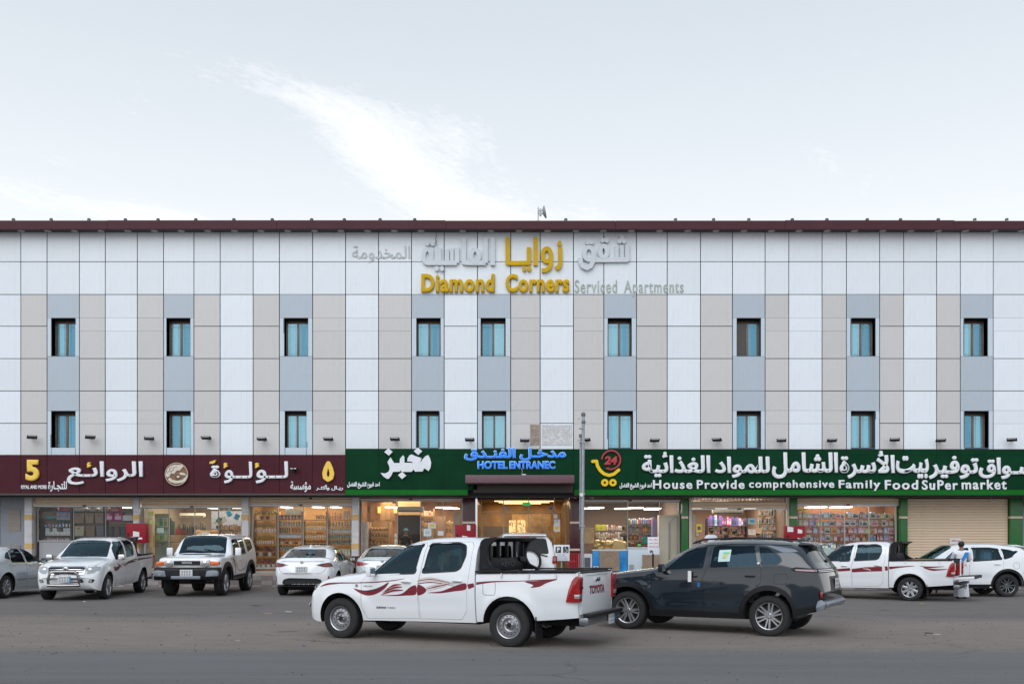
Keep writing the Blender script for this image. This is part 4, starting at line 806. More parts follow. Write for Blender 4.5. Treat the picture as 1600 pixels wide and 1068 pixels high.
for k in range(9): sl_.box(GX(886) + k * .06, GX(886) + .035 + k * .06, YG - .5, YG - .3, .42, 1.15)
tag(sl_.box(GX(885.5), GX(898), YG - .51, YG - .29, .8, .88).build('red_crate_stack', simple((.35, .01, .02))), 'red slatted plastic crate by the maroon pillar of the hotel entrance', 'crate')
# small ceiling cameras under the signs
for (a, b_, lab) in ((1281, 0, ''),) and ((483, 776.5, 'small dark camera under the maroon board'), (556, 777, 'small camera over the pillar left of the bakery'), (895, 775.5, 'white security camera right of the hotel canopy'), (922, 776, 'white security camera under the green board right of the pole'), (1549, 781.5, 'small white camera over the closed shutter')):
    x, z = W(a, b_, YG - .3); t = empty('security_camera', (x, YG - .3, z), 0, lab, 'camera'); m_ = BLACK if 'dark' in lab else simple((.6, .6, .62))
    MB().cyl((0, 0, .0), (.10, -.12, -.04), .035, n=10).build('camera_body', m_, t, smooth=True); MB().cyl((0, 0, 0), (0, .05, 3.24 - z - .002), .015).build('bracket', m_, t)

# ------------------------------------------------------------ goods
GM_ = {}
def leafball(nl, rad, h, seed, mi, fl=0):
    rnd = random.Random(seed); v, f, m = [], [], []
    for k in range(nl):
        a = rnd.uniform(0, 2 * pi); r = rad * sqrt(rnd.random()); z = h * (.25 + .75 * rnd.random()) * (1 - .4 * (r / rad) ** 2)
        c = Vector((r * cos(a), r * sin(a), .35 + z)); d = Vector((cos(a), sin(a), rnd.uniform(-.3, 1))).normalized(); s = Vector((-sin(a), cos(a), rnd.uniform(-.4, .4))).normalized(); L = rnd.uniform(.10, .2)
        q = len(v); v += [c - s * L * .4, c + d * L, c + s * L * .4, c - d * L * .6]; f.append((q, q + 1, q + 2, q + 3)); m.append(mi if k >= fl else mi + 1)
    return v, f, m
def unit(kind, mats):
    key = (kind, tuple(m.name for m in mats))
    if key in GM_: return GM_[key]
    b = MB(); sm = True
    if kind == 'box': b.box(-.5, .5, -.5, .5, 0, 1); sm = False
    elif kind == 'print': b.box(-.5, .5, -.5, .5, 0, 1, 0).box(-.38, .38, -.52, -.5, .15, .6, 1).box(-.3, .1, -.52, -.5, .7, .85, 1); sm = False
    elif kind == 'pillow':
        for i in range(1, 8): pass
        prof = [(.5 * sin(q) ** .55, .5 - .5 * cos(q)) for q in np.linspace(.02, pi - .02, 11)]; b.lathe([(r, z) for r, z in prof], 16)
    elif kind == 'basket': b.lathe([(0, 0), (.40, .0), (.44, .15), (.5, .9), (.5, 1), (.46, 1), (.44, .8)], 4); b.v = [(x * cos(pi / 4) * 1.38 - y * sin(pi / 4) * 1.38, x * sin(pi / 4) * 1.38 + y * cos(pi / 4) * 1.38, z) for x, y, z in b.v]; b.box(-.12, .12, -.56, -.5, .72, .8, 1)
    elif kind == 'vase': b.lathe([(0, 0), (.28, 0), (.45, .25), (.5, .45), (.3, .75), (.22, .85), (.32, 1), (.25, .98)], 12)
    elif kind == 'jar': b.lathe([(0, 0), (.46, 0), (.5, .06), (.5, .72), (.38, .80)], 12).lathe([(.38, .8), (.44, .8), (.44, 1), (0, 1)], 12, mi=1)
    elif kind == 'bottle': b.lathe([(0, 0), (.46, 0), (.5, .05), (.5, .55), (.2, .72), (.18, .9)], 10).lathe([(.2, .9), (.22, .9), (.22, 1), (0, 1)], 10, mi=1)
    elif kind in ('plant', 'flower'):
        b.lathe([(0, 0), (.24, 0), (.34, .34), (.30, .34), (0, .30)], 12, mi=0)
        v, f, m = leafball(95, .55, .68, len(GM_), 1, 52 if kind == 'flower' else 0); k = len(b.v); b.v += [tuple(p) for p in v]; b.f += [tuple(i + k for i in q) for q in f]; b.m += m
    elif kind == 'toy': b.lathe([(0, 0), (.35, 0), (.45, .25), (.3, .5), (.2, .55)], 10).lathe([(0, .52), (.3, .6), (.36, .75), (.25, .95), (0, 1)], 10, mi=1)
    elif kind == 'bag': b.prism([(-.5, 0), (.5, 0), (.42, .8), (-.42, .8)], 'y', -.3, .3); b.tube([(-.25, -.1, .78), (-.2, -.1, .98), (.2, -.1, .98), (.25, -.1, .78)], .03, 5, mi=1)
    me = b.mesh(kind, list(mats) if len(set(b.m)) > 1 or len(mats) > 1 else mats[0], sm, 40); GM_[key] = me; return me
ONES = 'first second third fourth fifth sixth seventh eighth ninth tenth eleventh twelfth thirteenth fourteenth fifteenth sixteenth seventeenth eighteenth nineteenth twentieth'.split()
def nth(i): return ONES[i] if i < 20 else ('twenty ' + ONES[i - 20] if i < 29 else 'thirtieth' if i == 29 else 'thirty ' + ONES[i - 30] if i < 39 else 'fortieth')
def item(name, kind, mats, X, Y, Z, w, d, h, lab, cat, group=None, rz=0):
    o = link(name, unit(kind, mats), None, (X, Y, Z), (0, 0, rz), (w, d, h)); return tag(o, lab, cat, group)
def trim(l):
    w = l.split()
    for q in ('the', 'a', 'small', 'of'):
        while len(w) > 16 and q in w: w.remove(q)
    return ' '.join(w)
def row(name, kind, palette, x0, x1, yb, h_px, n, Y, lab, cat, grp, fill=.9, d=None, jit=.04, hj=.0):
    for i in range(n):
        c = x0 + (x1 - x0) * (i + .5) / n; X = (c - 800) * Y / FPX; w = (x1 - x0) / n * Y / FPX * fill; Z = EYE + (HOR - yb) * Y / FPX; h = h_px * Y / FPX * (1 + random.uniform(-hj, hj))
        p = palette[i % len(palette)] if hj == 0 else random.choice(palette)
        item(name, kind, p, X, Y + random.uniform(-.02, .02), Z, w, d or min(w, .3), h, lab if n == 1 else trim(lab + ', %s from left' % nth(i)), cat, grp, random.uniform(-jit, jit))
def shelf(x0, x1, ys, Y, depth, lab, m=WOOD, th=.025, back=None, posts=True):
    X0, X1 = (x0 - 800) * Y / FPX, (x1 - 800) * Y / FPX; t = empty('shelf_unit', ((X0 + X1) / 2, Y, FLR), 0, lab, 'shelf'); w = (X1 - X0) / 2; top = EYE + (HOR - min(ys)) * Y / FPX - FLR + .3
    for y in ys: z = EYE + (HOR - y) * Y / FPX - FLR; MB().box(-w, w, -depth / 2, depth / 2, z - th, z - .001).build('shelf_board', m, t)
    if posts:
        for s in (-1, 1): MB().box(s * w - .015, s * w + .015, -depth / 2, depth / 2, 0, min(top, 2.7)).build('side_panel', m, t)
    if back: MB().box(-w, w, depth / 2, depth / 2 + .02, 0, min(top, 2.7)).build('back_panel', back, t)
def C(*c, **k): return (simple(c, **k),)
GLS = simple((.35, .38, .36), .15); WHT = simple((.68, .68, .68)); GRN = mat('leaf_green', (.07, .19, .03), .6, objvar=.3); GRN2 = mat('leaf_dark', (.03, .10, .03), .6, objvar=.3)
METB = mat('dark_shelf_metal', (.04, .04, .04), .5)
# bay 1 : household shop
Yb = YG + .45
shelf(63, 114, (812, 823, 836, 845), Yb, .4, 'dark glass shelves of small boxes at the left window of the household shop', METB)
shelf(115, 165, (799.5, 817, 837), Yb, .4, 'dark shelves of storage baskets in the household shop window', METB); shelf(166, 211, (799.5, 813, 838), Yb, .4, 'dark shelves right of the storage baskets', METB)
for x0, x1, c, n_ in ((93, 115, (.45, .12, .18), 'dusty pink cushion on the top shelf of the household shop'), (115.5, 138, (.62, .58, .55), 'first white cushion right of the pink one'), (139, 155, (.60, .56, .53), 'middle white cushion on the top shelf of the household shop'), (156, 174, (.64, .62, .6), 'rightmost white cushion on the top shelf of the household shop')):
    item('cushion', 'pillow', C(*c), GX((x0 + x1) / 2, Yb), Yb, GZ(799.3, Yb), (x1 - x0) * Yb / FPX, .4, .21, n_, 'cushion')
item('gift_pack', 'print', (simple((.45, .04, .08)), simple((.6, .3, .3))), GX(182, Yb), Yb, GZ(799.3, Yb), .34, .3, .2, 'red patterned pack right of the white cushions', 'box')
for x0, x1, c, y, l in ((117, 134, (.34, .24, .18), 816.8, 'left tan storage basket on the upper basket shelf'), (135, 149.5, (.33, .23, .17), 816.8, 'middle tan storage basket on the upper basket shelf'), (150.5, 165, (.32, .22, .17), 816.8, 'right tan storage basket on the upper basket shelf'), (117, 134.5, (.42, .36, .24), 836.8, 'khaki storage basket on the lower basket shelf'), (136, 151, (.22, .14, .09), 836.8, 'dark brown storage basket on the lower basket shelf'), (152.5, 164.5, (.12, .14, .17), 836.8, 'slate grey storage basket on the lower basket shelf')):
    item('storage_basket', 'basket', (mat('weave_%d%d' % (int(c[0] * 99), int(c[2] * 99)), c, .8, var=.15, scale=12, bump=.5, bscale=40), INK), GX((x0 + x1) / 2, Yb), Yb, GZ(y, Yb), (x1 - x0) * Yb / FPX * .98, .32, 15.5 * Yb / FPX, l, 'basket')
MAG = (simple((.55, .01, .22)), simple((.75, .5, .6)))
item('gift_box', 'print', MAG, GX(172.5, Yb), Yb, GZ(812.8, Yb), .31, .3, .29, 'left magenta box on the household shop shelf', 'box'); item('gift_box', 'print', MAG, GX(187, Yb), Yb, GZ(812.8, Yb), .30, .3, .29, 'right magenta box on the household shop shelf', 'box')
item('white_box', 'box', (WHT,), GX(200, Yb), Yb, GZ(812.8, Yb), .28, .3, .2, 'large white box right of the magenta boxes', 'box'); item('white_box', 'box', (WHT,), GX(208, Yb), Yb, GZ(812.8, Yb), .10, .3, .2, 'narrow white box at the right end of the household shelf', 'box')
row('tissue_pack', 'print', [(simple((.06, .35, .65)), simple((.75, .25, .12)))], 89.5, 113, 811.8, 6, 4, Yb, 'blue and orange tissue pack in the lower row of the stack', 'box', 'lower row of blue and orange packs', .96)
row('tissue_pack', 'print', [(simple((.06, .35, .65)), simple((.75, .25, .12)))], 89.5, 113, 805.6, 6, 4, Yb, 'blue and orange tissue pack in the upper row of the stack', 'box', 'upper row of blue and orange packs', .96)
item('teal_bundle', 'pillow', C(.12, .32, .35), GX(79, Yb), Yb, GZ(811.8, Yb), .42, .3, .17, 'teal bundle on the upper left household shelf', 'bundle')
row('small_carton', 'print', [(simple((.5, .5, .6)), simple((.6, .1, .1))), (simple((.1, .3, .6)), WHT), (simple((.6, .35, .35)), WHT)], 70, 113, 822.8, 5, 8, Yb, 'tiny coloured carton on the second household shelf', 'box', 'tiny cartons on the second household shelf', .55, hj=.25)
for x0, x1, y, h, l in ((74, 80, 830, 5.4, 'white box at the upper left of the low white stack'), (85, 91.5, 830, 5.4, 'second white box standing on the low white stack'), (101.5, 107, 830, 5.4, 'third white box standing on the low white stack'), (107.5, 113, 830, 5.4, 'white box at the upper right of the low white stack'), (74, 79.5, 835.8, 5.6, 'white box at the lower left corner of the low stack'), (80, 87.5, 835.8, 5.4, 'second box in the bottom row of the low white stack'), (88, 96, 835.8, 5.4, 'third box in the bottom row of the low white stack'), (97, 105, 835.8, 5.4, 'fourth box in the bottom row of the low white stack'), (105.5, 113, 835.8, 5.4, 'rightmost box in the bottom row of the low white stack')):
    item('white_box', 'print', (WHT, simple((.45, .45, .5))), GX((x0 + x1) / 2, Yb), Yb, GZ(y, Yb), (x1 - x0) * Yb / FPX * .95, .3, h * Yb / FPX, l, 'box')
row('small_packet', 'print', [(simple((.5, .4, .4)), WHT), (simple((.2, .35, .35)), WHT), (simple((.5, .15, .15)), WHT)], 65, 113, 844.8, 5.5, 12, Yb, 'small packet in the lowest visible row of the household shop', 'packet', 'packets in the lowest household row', .8, hj=.2)
row('dark_handbag', 'bag', [C(.03, .025, .03), C(.06, .04, .05), C(.02, .02, .03)], 168, 209, 838, 20, 4, Yb, 'dark handbag hanging below the magenta boxes', 'bag', 'dark handbags below the magenta boxes', .9)
row('brown_case', 'box', [C(.12, .06, .04), C(.08, .05, .06)], 63, 92, 799, 7, 4, Yb, 'dark folded textile in the upper left corner of the household window', 'textile', 'dark textiles in the household window corner', .9, hj=.2)
# bay 2 : counters deep in the shop
Y2 = YG + 1.5
t = empty('shop_counter', (GX(362, Y2), Y2, FLR), 0, 'orange wood counter at the right of the second shop', 'counter'); MB().box(-.85, .85, -.3, .3, 0, 1.5).build('counter_body', mat('orange_wood', (.55, .28, .10), .5, var=.15), t)
row('orange_jar', 'jar', [(simple((.55, .22, .05)), WHT)], 362, 380, GZ(0) * 0 + 827, 6, 6, Y2, 'orange jar on the wooden counter of the second shop', 'jar', 'orange jars on the second shop counter', .8)
row('paper_bag_stack', 'box', [C(.55, .38, .22), C(.6, .45, .3)], 306, 345, 836, 9, 6, Y2 + .3, 'tan carton in the row behind the white four wheel drive', 'box', 'tan cartons in the second shop', .92, hj=.1)
item('green_plant', 'plant', (BLACK, GRN), GX(342, Y2 + .2), Y2 + .2, GZ(826, Y2 + .2), .34, .34, .40, 'leafy green plant inside the second shop', 'plant')
shelf(262, 300, (834, 846), YG + 2.6, .5, 'dark low shelf in the middle of the second shop', METB)
row('dark_bottle', 'bottle', [(simple((.02, .02, .02)), simple((.4, .4, .4))), (simple((.05, .03, .03)), INK), (simple((.02, .03, .025)), simple((.5, .5, .5)))], 268, 322, 834, 16, 16, YG + 2.7, 'dark bottle on the long shelf inside the second shop', 'bottle', 'dark bottles in the second shop', .85, hj=.3)
row('red_packet', 'box', [C(.30, .03, .03), C(.12, .03, .03)], 272, 292, 834, 8, 6, YG + 2.3, 'dark red packet in front of the bottles in the second shop', 'packet', 'red packets in the second shop', .85, hj=.3)
row('green_pack', 'box', [C(.03, .07, .05), C(.05, .1, .07), C(.12, .16, .1)], 264, 274, 834, 20, 3, YG + 1.3, 'dark green pack stacked near the glass door', 'packet', 'dark green packs near the glass door', .9, hj=.3)
row('leaflet_board', 'box', [C(.28, .32, .25), C(.22, .26, .22)], 242, 264, 880, 78, 2, YG + .9, 'tall grey green display board behind the glass shop door', 'board', 'display boards behind the glass shop door', .98, d=.05, jit=0)
for k, (a, b_, c, l) in enumerate(((342.5, 812, (.02, .18, .16), 'dark teal card hanging from the ceiling'), (358, 802, (.03, .35, .62), 'bright blue card hanging from the ceiling'), (370, 807, (.03, .32, .58), 'rightmost blue card hanging from the ceiling'), (350, 811, (.6, .62, .65), 'small white card hanging between the blue ones'))):
    x, z = W(a, b_, YG + 1.0); t = empty('hanging_card', (x, YG + 1.0, z), 0, l, 'card'); MB().box(-.09, .09, -.005, .005, -.11, .11).build('card', simple(c), t, rot=(0, .5 * (-1) ** k, 0)); MB().cyl((0, 0, .08), (0, 0, 3.18 - z), .004, n=4).build('string', WHT, t)
row('pale_partition', 'box', [C(.22, .24, .30)], 331, 378, 826, 28, 1, YG + 3.6, 'blue grey partition wall inside the second shop', 'partition', None, 1, d=.1, jit=0)
shelf(306, 343, (843, 856, 869, 883), YG + .7, .35, 'low orange goods shelf at the middle of the second shop window', WOOD); shelf(344, 379, (826.5, 836, 845, 857, 870, 884), YG + .7, .35, 'crowded goods shelf at the right of the second shop window', WOOD)
for i, (y, h) in enumerate(((826.3, 7), (835.8, 7.5), (844.8, 7), (856.8, 9), (869.8, 10), (883.8, 10))):
    row('spice_pack', 'print' if i % 2 else 'jar', [(simple((.60, .30, .10)), simple((.62, .5, .35))), (simple((.62, .48, .28)), simple((.45, .12, .05))), (simple((.5, .2, .06)), WHT), (simple((.55, .5, .4)), INK)], 345, 378.5, y, h, 9, YG + .7, 'orange or cream pack on the %s shelf right in the second shop' % nth(i), 'packet', '%s shelf right in the second shop' % nth(i), .9, hj=.2)
for i, (y, h) in enumerate(((842.8, 7), (855.8, 9), (868.8, 9), (882.8, 10))):
    row('snack_pack', 'print', [(simple((.55, .33, .14)), WHT), (simple((.5, .12, .05)), simple((.6, .5, .2))), (simple((.6, .52, .38)), INK)], 307, 342.5, y, h, 8, YG + .7, 'tan or red pack on the %s low shelf mid second shop' % nth(i), 'packet', '%s low shelf in the middle of the second shop' % nth(i), .9, hj=.2)
row('green_poster', 'print', [(simple((.35, .42, .25)), simple((.5, .55, .3))), (simple((.25, .38, .30)), simple((.1, .25, .12))), (simple((.45, .42, .30)), simple((.2, .3, .1)))], 242, 262, 823, 15, 3, YG + .6, 'greenish picture card behind the glass shop door', 'card', 'greenish cards behind the glass shop door', .9, d=.02)
row('green_poster', 'print', [(simple((.30, .36, .25)), simple((.4, .5, .2))), (simple((.42, .30, .20)), simple((.1, .25, .12)))], 242, 262, 846, 18, 3, YG + .6, 'lower greenish picture card behind the glass shop door', 'card', 'lower greenish cards behind the glass shop door', .9, d=.02)
# bay 3 : flower and vase shop
Y3 = YG + .55; PL = 'flower shop'
shelf(395, 433.5, (811.5, 831.5, 849.5, 868.5, 886.5), Y3, .4, 'leftmost shelf of potted plants in the flower shop', WOOD)
shelf(436, 473.5, (811.5, 822.5, 832.5, 849.5, 860, 872, 886), Y3, .4, 'second shelf from the left in the flower shop with jars', WOOD); shelf(475, 511.5, (811.5, 827.2, 840.2, 852, 866, 886), Y3, .4, 'third shelf in the flower shop with pots and flowers', WOOD)
shelf(513, 550.5, (811.5, 822.3, 832.2, 841, 850, 869, 886.5), Y3, .4, 'rightmost shelf in the flower shop with vases', WOOD)
PW = (WHT, GRN); PD = (INK, GRN2); 
def rowl(n_, k_, pal, a, b_, yb, h, n, what, shelfname, cat, **k): row(n_, k_, pal, a, b_, yb, h, n, Y3, what + ' on the ' + shelfname, cat, what + ' row on the ' + shelfname, **k)
FY = simple((.55, .38, .03)); FP = simple((.28, .06, .30)); FK = simple((.55, .18, .38)); FR_ = simple((.45, .05, .03)); FW = simple((.6, .5, .5))
rowl('potted_plant', 'plant', [PW, PD], 396, 432, 811, 15, 4, 'potted green plant', 'top shelf of the left flower rack', 'plant', fill=1.0, hj=.1)
rowl('potted_plant', 'plant', [PW], 396, 433, 831, 16, 8, 'small green plant in a white pot', 'second shelf of the left flower rack', 'plant', fill=1.25, hj=.1)
rowl('potted_flower', 'flower', [(WHT, GRN, FY)], 396, 428, 849, 14, 9, 'yellow flower in a white pot', 'third shelf of the left flower rack', 'flower', fill=1.3)
rowl('potted_flower', 'flower', [(INK, GRN2, FP), (WHT, GRN2, simple((.15, .08, .25)))], 396, 433, 868, 16, 5, 'dark purple flower bunch', 'fourth shelf of the left flower rack', 'flower', fill=1.3)
rowl('potted_flower', 'flower', [(WHT, GRN2, FK)], 400, 432, 886, 15, 4, 'pink flower bunch', 'bottom shelf of the left flower rack', 'flower', fill=1.4)
rowl('grey_board', 'box', [C(.28, .30, .31)], 446, 473, 803.5, 10, 2, 'grey backing sheet', 'top of the second flower shop shelf', 'sheet', d=.03, jit=0)
rowl('dark_gift_box', 'print', [(simple((.05, .03, .03)), simple((.3, .25, .25))), (simple((.2, .04, .03)), simple((.4, .3, .3)))], 436.5, 473, 811, 7, 7, 'dark gift box', 'top board of the second flower shop shelf', 'box')
rowl('glass_jar', 'jar', [(GLS, simple((.4, .42, .42)))], 437, 473, 822, 8, 9, 'clear glass jar', 'second board of the second flower shop shelf', 'jar', fill=.8)
rowl('amber_jar', 'jar', [(simple((.35, .17, .05), .2), simple((.5, .3, .1)))], 455, 473, 832, 8.5, 6, 'amber glass jar', 'third board of the second flower shop shelf', 'jar', fill=.8)
rowl('green_jar', 'jar', [(simple((.16, .18, .12), .2), simple((.3, .3, .2)))], 437, 454, 832, 8.5, 5, 'dark green jar', 'third board of the second flower shop shelf', 'jar', fill=.8)
rowl('white_carton', 'box', [C(.50, .54, .58)], 437, 473, 839.5, 6.5, 4, 'white carton', 'hidden ledge of the second flower shop shelf', 'box', fill=.98)
rowl('potted_flower', 'flower', [(WHT, GRN2, FP), (INK, GRN2, FW)], 437, 473, 849, 9, 5, 'low mixed flower pot', 'fourth board of the second flower shop shelf', 'flower', fill=1.2)
rowl('glass_jar', 'jar', [(GLS, simple((.3, .2, .1)))], 437, 473, 859.5, 8, 8, 'plain glass jar', 'fifth board of the second flower shop shelf', 'jar', fill=.8)
rowl('glass_vase', 'vase', [(simple((.5, .42, .3), .2),)], 493, 511, 811, 8, 5, 'small amber vase', 'top of the third flower shop shelf', 'vase', fill=.85)
rowl('glass_vase', 'vase', [(simple((.45, .3, .15), .2),)], 484, 511, 805, 1, 1, 'low dish', 'third flower shop shelf', 'dish')
rowl('potted_plant', 'plant', [PW], 475.5, 511, 827, 12, 9, 'small plant in a white pot', 'second board of the third flower shop shelf', 'plant', fill=1.1, hj=.15)
rowl('potted_plant', 'plant', [PW, PW, (WHT, FR_)], 475.5, 511, 840, 10, 9, 'little plant in a white pot', 'third board of the third flower shop shelf', 'plant', fill=1.1, hj=.15)
rowl('potted_flower', 'flower', [(INK, GRN2, FY), (INK, GRN2, FR_), (INK, GRN, FK)], 475.5, 511, 851.7, 9, 6, 'mixed bright flower pot', 'fourth board of the third flower shop shelf', 'flower', fill=1.3)
rowl('tall_vase', 'vase', [(simple((.5, .26, .16)),), (simple((.55, .3, .2)),)], 513.5, 534, 811, 11, 5, 'tall copper pink vase', 'top board of the rightmost flower shop shelf', 'vase', fill=.85)
rowl('cream_vase', 'box', [C(.62, .5, .36)], 535, 547, 811, 13, 3, 'tall cream vase box', 'top board of the rightmost flower shop shelf', 'box', fill=.85)
rowl('glass_vase', 'vase', [(simple((.5, .48, .4), .2),)], 514, 550, 822, 8, 8, 'short clear vase', 'second board of the rightmost flower shop shelf', 'vase', fill=.8)
rowl('white_cylinder_vase', 'box', [C(.60, .57, .52)], 513.5, 550, 832, 7, 12, 'white square vase', 'third board of the rightmost flower shop shelf', 'vase', fill=.9)
rowl('teal_jar', 'jar', [(simple((.22, .36, .36), .2), WHT)], 513.5, 550, 840.8, 7, 10, 'teal tinted jar', 'fourth board of the rightmost flower shop shelf', 'jar', fill=.85)
rowl('teal_jar', 'jar', [(simple((.25, .36, .34), .2), WHT)], 513.5, 550, 849.8, 7, 10, 'teal tinted jar', 'fifth board of the rightmost flower shop shelf', 'jar', fill=.85)
rowl('yellow_carton', 'print', [(simple((.60, .50, .28)), WHT)], 530, 548, 868.5, 12, 4, 'pale yellow carton', 'sixth board of the rightmost flower shop shelf', 'box', fill=.9)
rowl('dark_bottle', 'bottle', [(simple((.02, .04, .03), .2), WHT)], 538, 550, 886, 10, 4, 'dark green bottle', 'floor board of the rightmost flower shop shelf', 'bottle', fill=.8)
# bay 4 : bakery
Y4 = YG + 1.2
hchild(MB().box(GX(620, Y4), GX(657.5, Y4), Y4, Y4 + .06, GZ(804, Y4) , 3.18), 'door_lintel', mat('lintel_wood', (.40, .25, .12), .5))
hchild(MB().box(GX(621.5, Y4 + .3), GX(656, Y4 + .3), Y4 + .3, Y4 + .4, FLR, GZ(803, Y4)), 'dark_doorway', BLACKM)
hchild(MB().box(GX(564, Y4), GX(610, Y4), Y4 + .5, Y4 + .56, FLR, 3.1), 'wood_panelling', mat('wood_panelling', (.46, .27, .12), .5, var=.25, scale=1.5))
shelf(578, 608, (828, 839, 852, 866), YG + .9, .6, 'slanted wooden bread rack at the left of the bakery', WOOD)
row('bread_tray', 'pillow', [C(.50, .28, .10), C(.58, .36, .16)], 579, 607, 828, 5, 6, YG + .9, 'flat bread on the top of the bakery rack', 'bread', 'breads on the top of the bakery rack', .95, d=.3, hj=.2)
row('bread_tray', 'pillow', [C(.52, .30, .12), C(.6, .4, .2)], 579, 607, 838.5, 6, 6, YG + .9, 'round bread on the second board of the bakery rack', 'bread', 'breads on the second board of the bakery rack', .95, d=.3, hj=.2)
row('bread_tray', 'pillow', [C(.50, .32, .14)], 579, 607, 851.5, 7, 5, YG + .9, 'golden loaf on the lower board of the bakery rack', 'bread', 'loaves on the lower board of the bakery rack', .95, d=.3, hj=.2)
item('white_panel_stand', 'box', C(.55, .50, .46), GX(570, YG + .5), YG + .5, FLR, .26, .3, 1.85, 'pale upright display at the left edge of the bakery', 'stand')
for a, l in ((572.5, 'left small framed picture on the bakery wall'), (580.5, 'right small framed picture on the bakery wall')): x, z = W(a, 796, Y4 + .48); t = tag(MB().box(x - .08, x + .08, Y4 + .46, Y4 + .49, z - .1, z + .1).build('picture_frame', INK), l, 'picture'); MB().box(x - .05, x + .05, Y4 + .455, Y4 + .459, z - .07, z + .07).build('picture', simple((.4, .3, .2)), t)
for a, l in ((593, 'left orange wall lamp in the bakery'), (618, 'right orange wall lamp in the bakery'), (630.5, 'orange lamp over the bakery doorway')): x, z = W(a, 796, Y4 + .4); tag(MB().box(x - .055, x + .055, Y4 + .3, Y4 + .38, z - .12, z + .12).build('wall_lamp', mat('orange_lamp', (.8, .4, .1), .5, emit=(1, .5, .1), es=1.5)), l, 'lamp')
shelf(658, 678, (806, 818, 830, 842, 856), YG + 1.5, .4, 'narrow shelf of packs right of the bakery doorway', WOOD)
for i, y in enumerate((805.8, 817.8, 829.8, 841.8, 855.8)):
    row('cake_box', 'print', [(simple((.55, .40, .22)), WHT), (simple((.5, .18, .08)), simple((.6, .5, .3))), (simple((.6, .55, .45)), simple((.4, .1, .05)))], 658.5, 677.5, y, 8, 5, YG + 1.5, 'small cake box on the %s shelf by the bakery doorway' % nth(i), 'box', '%s shelf by the bakery doorway' % nth(i), .9, hj=.15)
shelf(696, 709, (820, 832, 844, 858), YG + 1.6, .3, 'thin shelf between the cupboard and the cream cabinet', WOOD)
for i, y in enumerate((819.8, 831.8, 843.8)): row('bread_bag', 'pillow', [C(.55, .36, .16), C(.6, .5, .35)], 696.5, 708.5, y, 6, 3, YG + 1.6, 'bread bag on the %s thin shelf in the bakery' % nth(i), 'bread', '%s thin shelf in the bakery' % nth(i), .95, hj=.2)
row('wall_tile_panel', 'box', [C(.42, .25, .11), C(.33, .17, .07), C(.48, .30, .14)], 578, 618, 812, 26, 5, YG + 1.68, 'tall wooden wall panel behind the bread rack', 'panel', 'wooden wall panels behind the bread rack', .96, d=.03, jit=0)
row('door_leaf', 'box', [C(.40, .24, .15)], 679, 696, 880, 74, 1, YG + 1.6, 'tan cupboard door at the right of the bakery', 'cupboard', None, 1, d=.1, jit=0)
row('cream_cabinet', 'box', [C(.50, .46, .36)], 709, 720, 880, 80, 1, YG + .8, 'tall cream cabinet at the right edge of the bakery window', 'cabinet', None, 1, d=.3, jit=0)
item('desk_fan', 'toy', (WHT, WHT), GX(618, YG + .8), YG + .8, GZ(850, YG + .8), .14, .14, .42, 'small white table lamp left of the bakery doorway', 'lamp')
# bay 6 : supermarket corner with freezers
Y6 = YG - .45
def freezer(x0, x1, y0, y1, body, lab, panelc=None, Y=Y6):
    X0, X1, z1 = GX(x0, Y), GX(x1, Y), GZ(y0, Y); t = empty('chest_freezer', ((X0 + X1) / 2, Y, .401), 0, lab, 'freezer'); w = (X1 - X0) / 2; h = z1 - .401
    MB().box(-w, w, 0, .38, .05, h - .06).build('freezer_body', body, t, bevel=.02); MB().box(-w - .01, w + .01, -.01, .39, h - .055, h).build('lid', simple((.45, .50, .55)), t, bevel=.012); MB().box(-w + .05, w - .05, .03, .35, 0, .05).build('base', BLACK, t)
    return t, w, h
BLUEF = mat('freezer_blue', (.01, .22, .55), .35, var=.5, scale=3)
t1, w_, h_ = freezer(926, 980, 858, 892, BLUEF, 'blue chest freezer with a brown blank board leaning on it')
t2, w2_, h2_ = freezer(981, 1031, 854.5, 890, simple((.50, .58, .64), .35), 'white chest freezer under the large shop window')
MB().box(-w2_ + .05, -w2_ + .22, -.02, .0, .12, .32).build('vent_grille', simple((.25, .27, .3)), t2); MB().box(-.08, .0, -.02, 0, .2, .24).build('handle', INK, t2)
put_text(t1, 'ICE', 927.5, 883.5, 935.5, 887, Y6 - .004, WHT, bold=.03, depth=.004)
def board(x0, x1, y0, y1, Y, lab, m=CARD, tilt=-6):
    X0, X1 = GX(x0, Y), GX(x1, Y); h = (y1 - y0) * Y / FPX; t = empty('leaning_cardboard', ((X0 + X1) / 2, Y, GZ(y1, Y)), 0, lab, 'cardboard'); w = (X1 - X0) / 2
    MB().box(-w, w, 0, .03, 0, h).build('sheet', m, t, rot=(radians(tilt), 0, 0)); k = MB()
    for r_ in (.22, .34): k.tube([(r_ * 1.2 * w / .5 * cos(q), -.004, h * .5 + r_ * 1.1 * h / .9 * sin(q)) for q in np.linspace(0, 2 * pi, 20)], .006, 4, closed=True)
    k.build('embossed_ring', simple((.25, .16, .09)), t, rot=(radians(tilt), 0, 0))
CARD2 = mat('cardboard_grey', (.24, .18, .13), .8, var=.12, scale=5); CARDD = mat('cardboard_dark', (.20, .11, .07), .8, var=.2, scale=5)
board(937, 968, 860, 891.5, Y6 - .12, 'large brown cardboard panel leaning on the blue freezer', CARD2); board(1004, 1031, 866, 892, Y6 - .1, 'brown cardboard panel leaning on the white freezer', CARD2)
board(906, 928, 823.5, 848, YG - .1, 'square tan cardboard panel high at the left of the large window', CARD, 0); board(906, 927, 848.5, 864, YG - .1, 'dark cardboard panel below the tan square one', CARDD, 0)
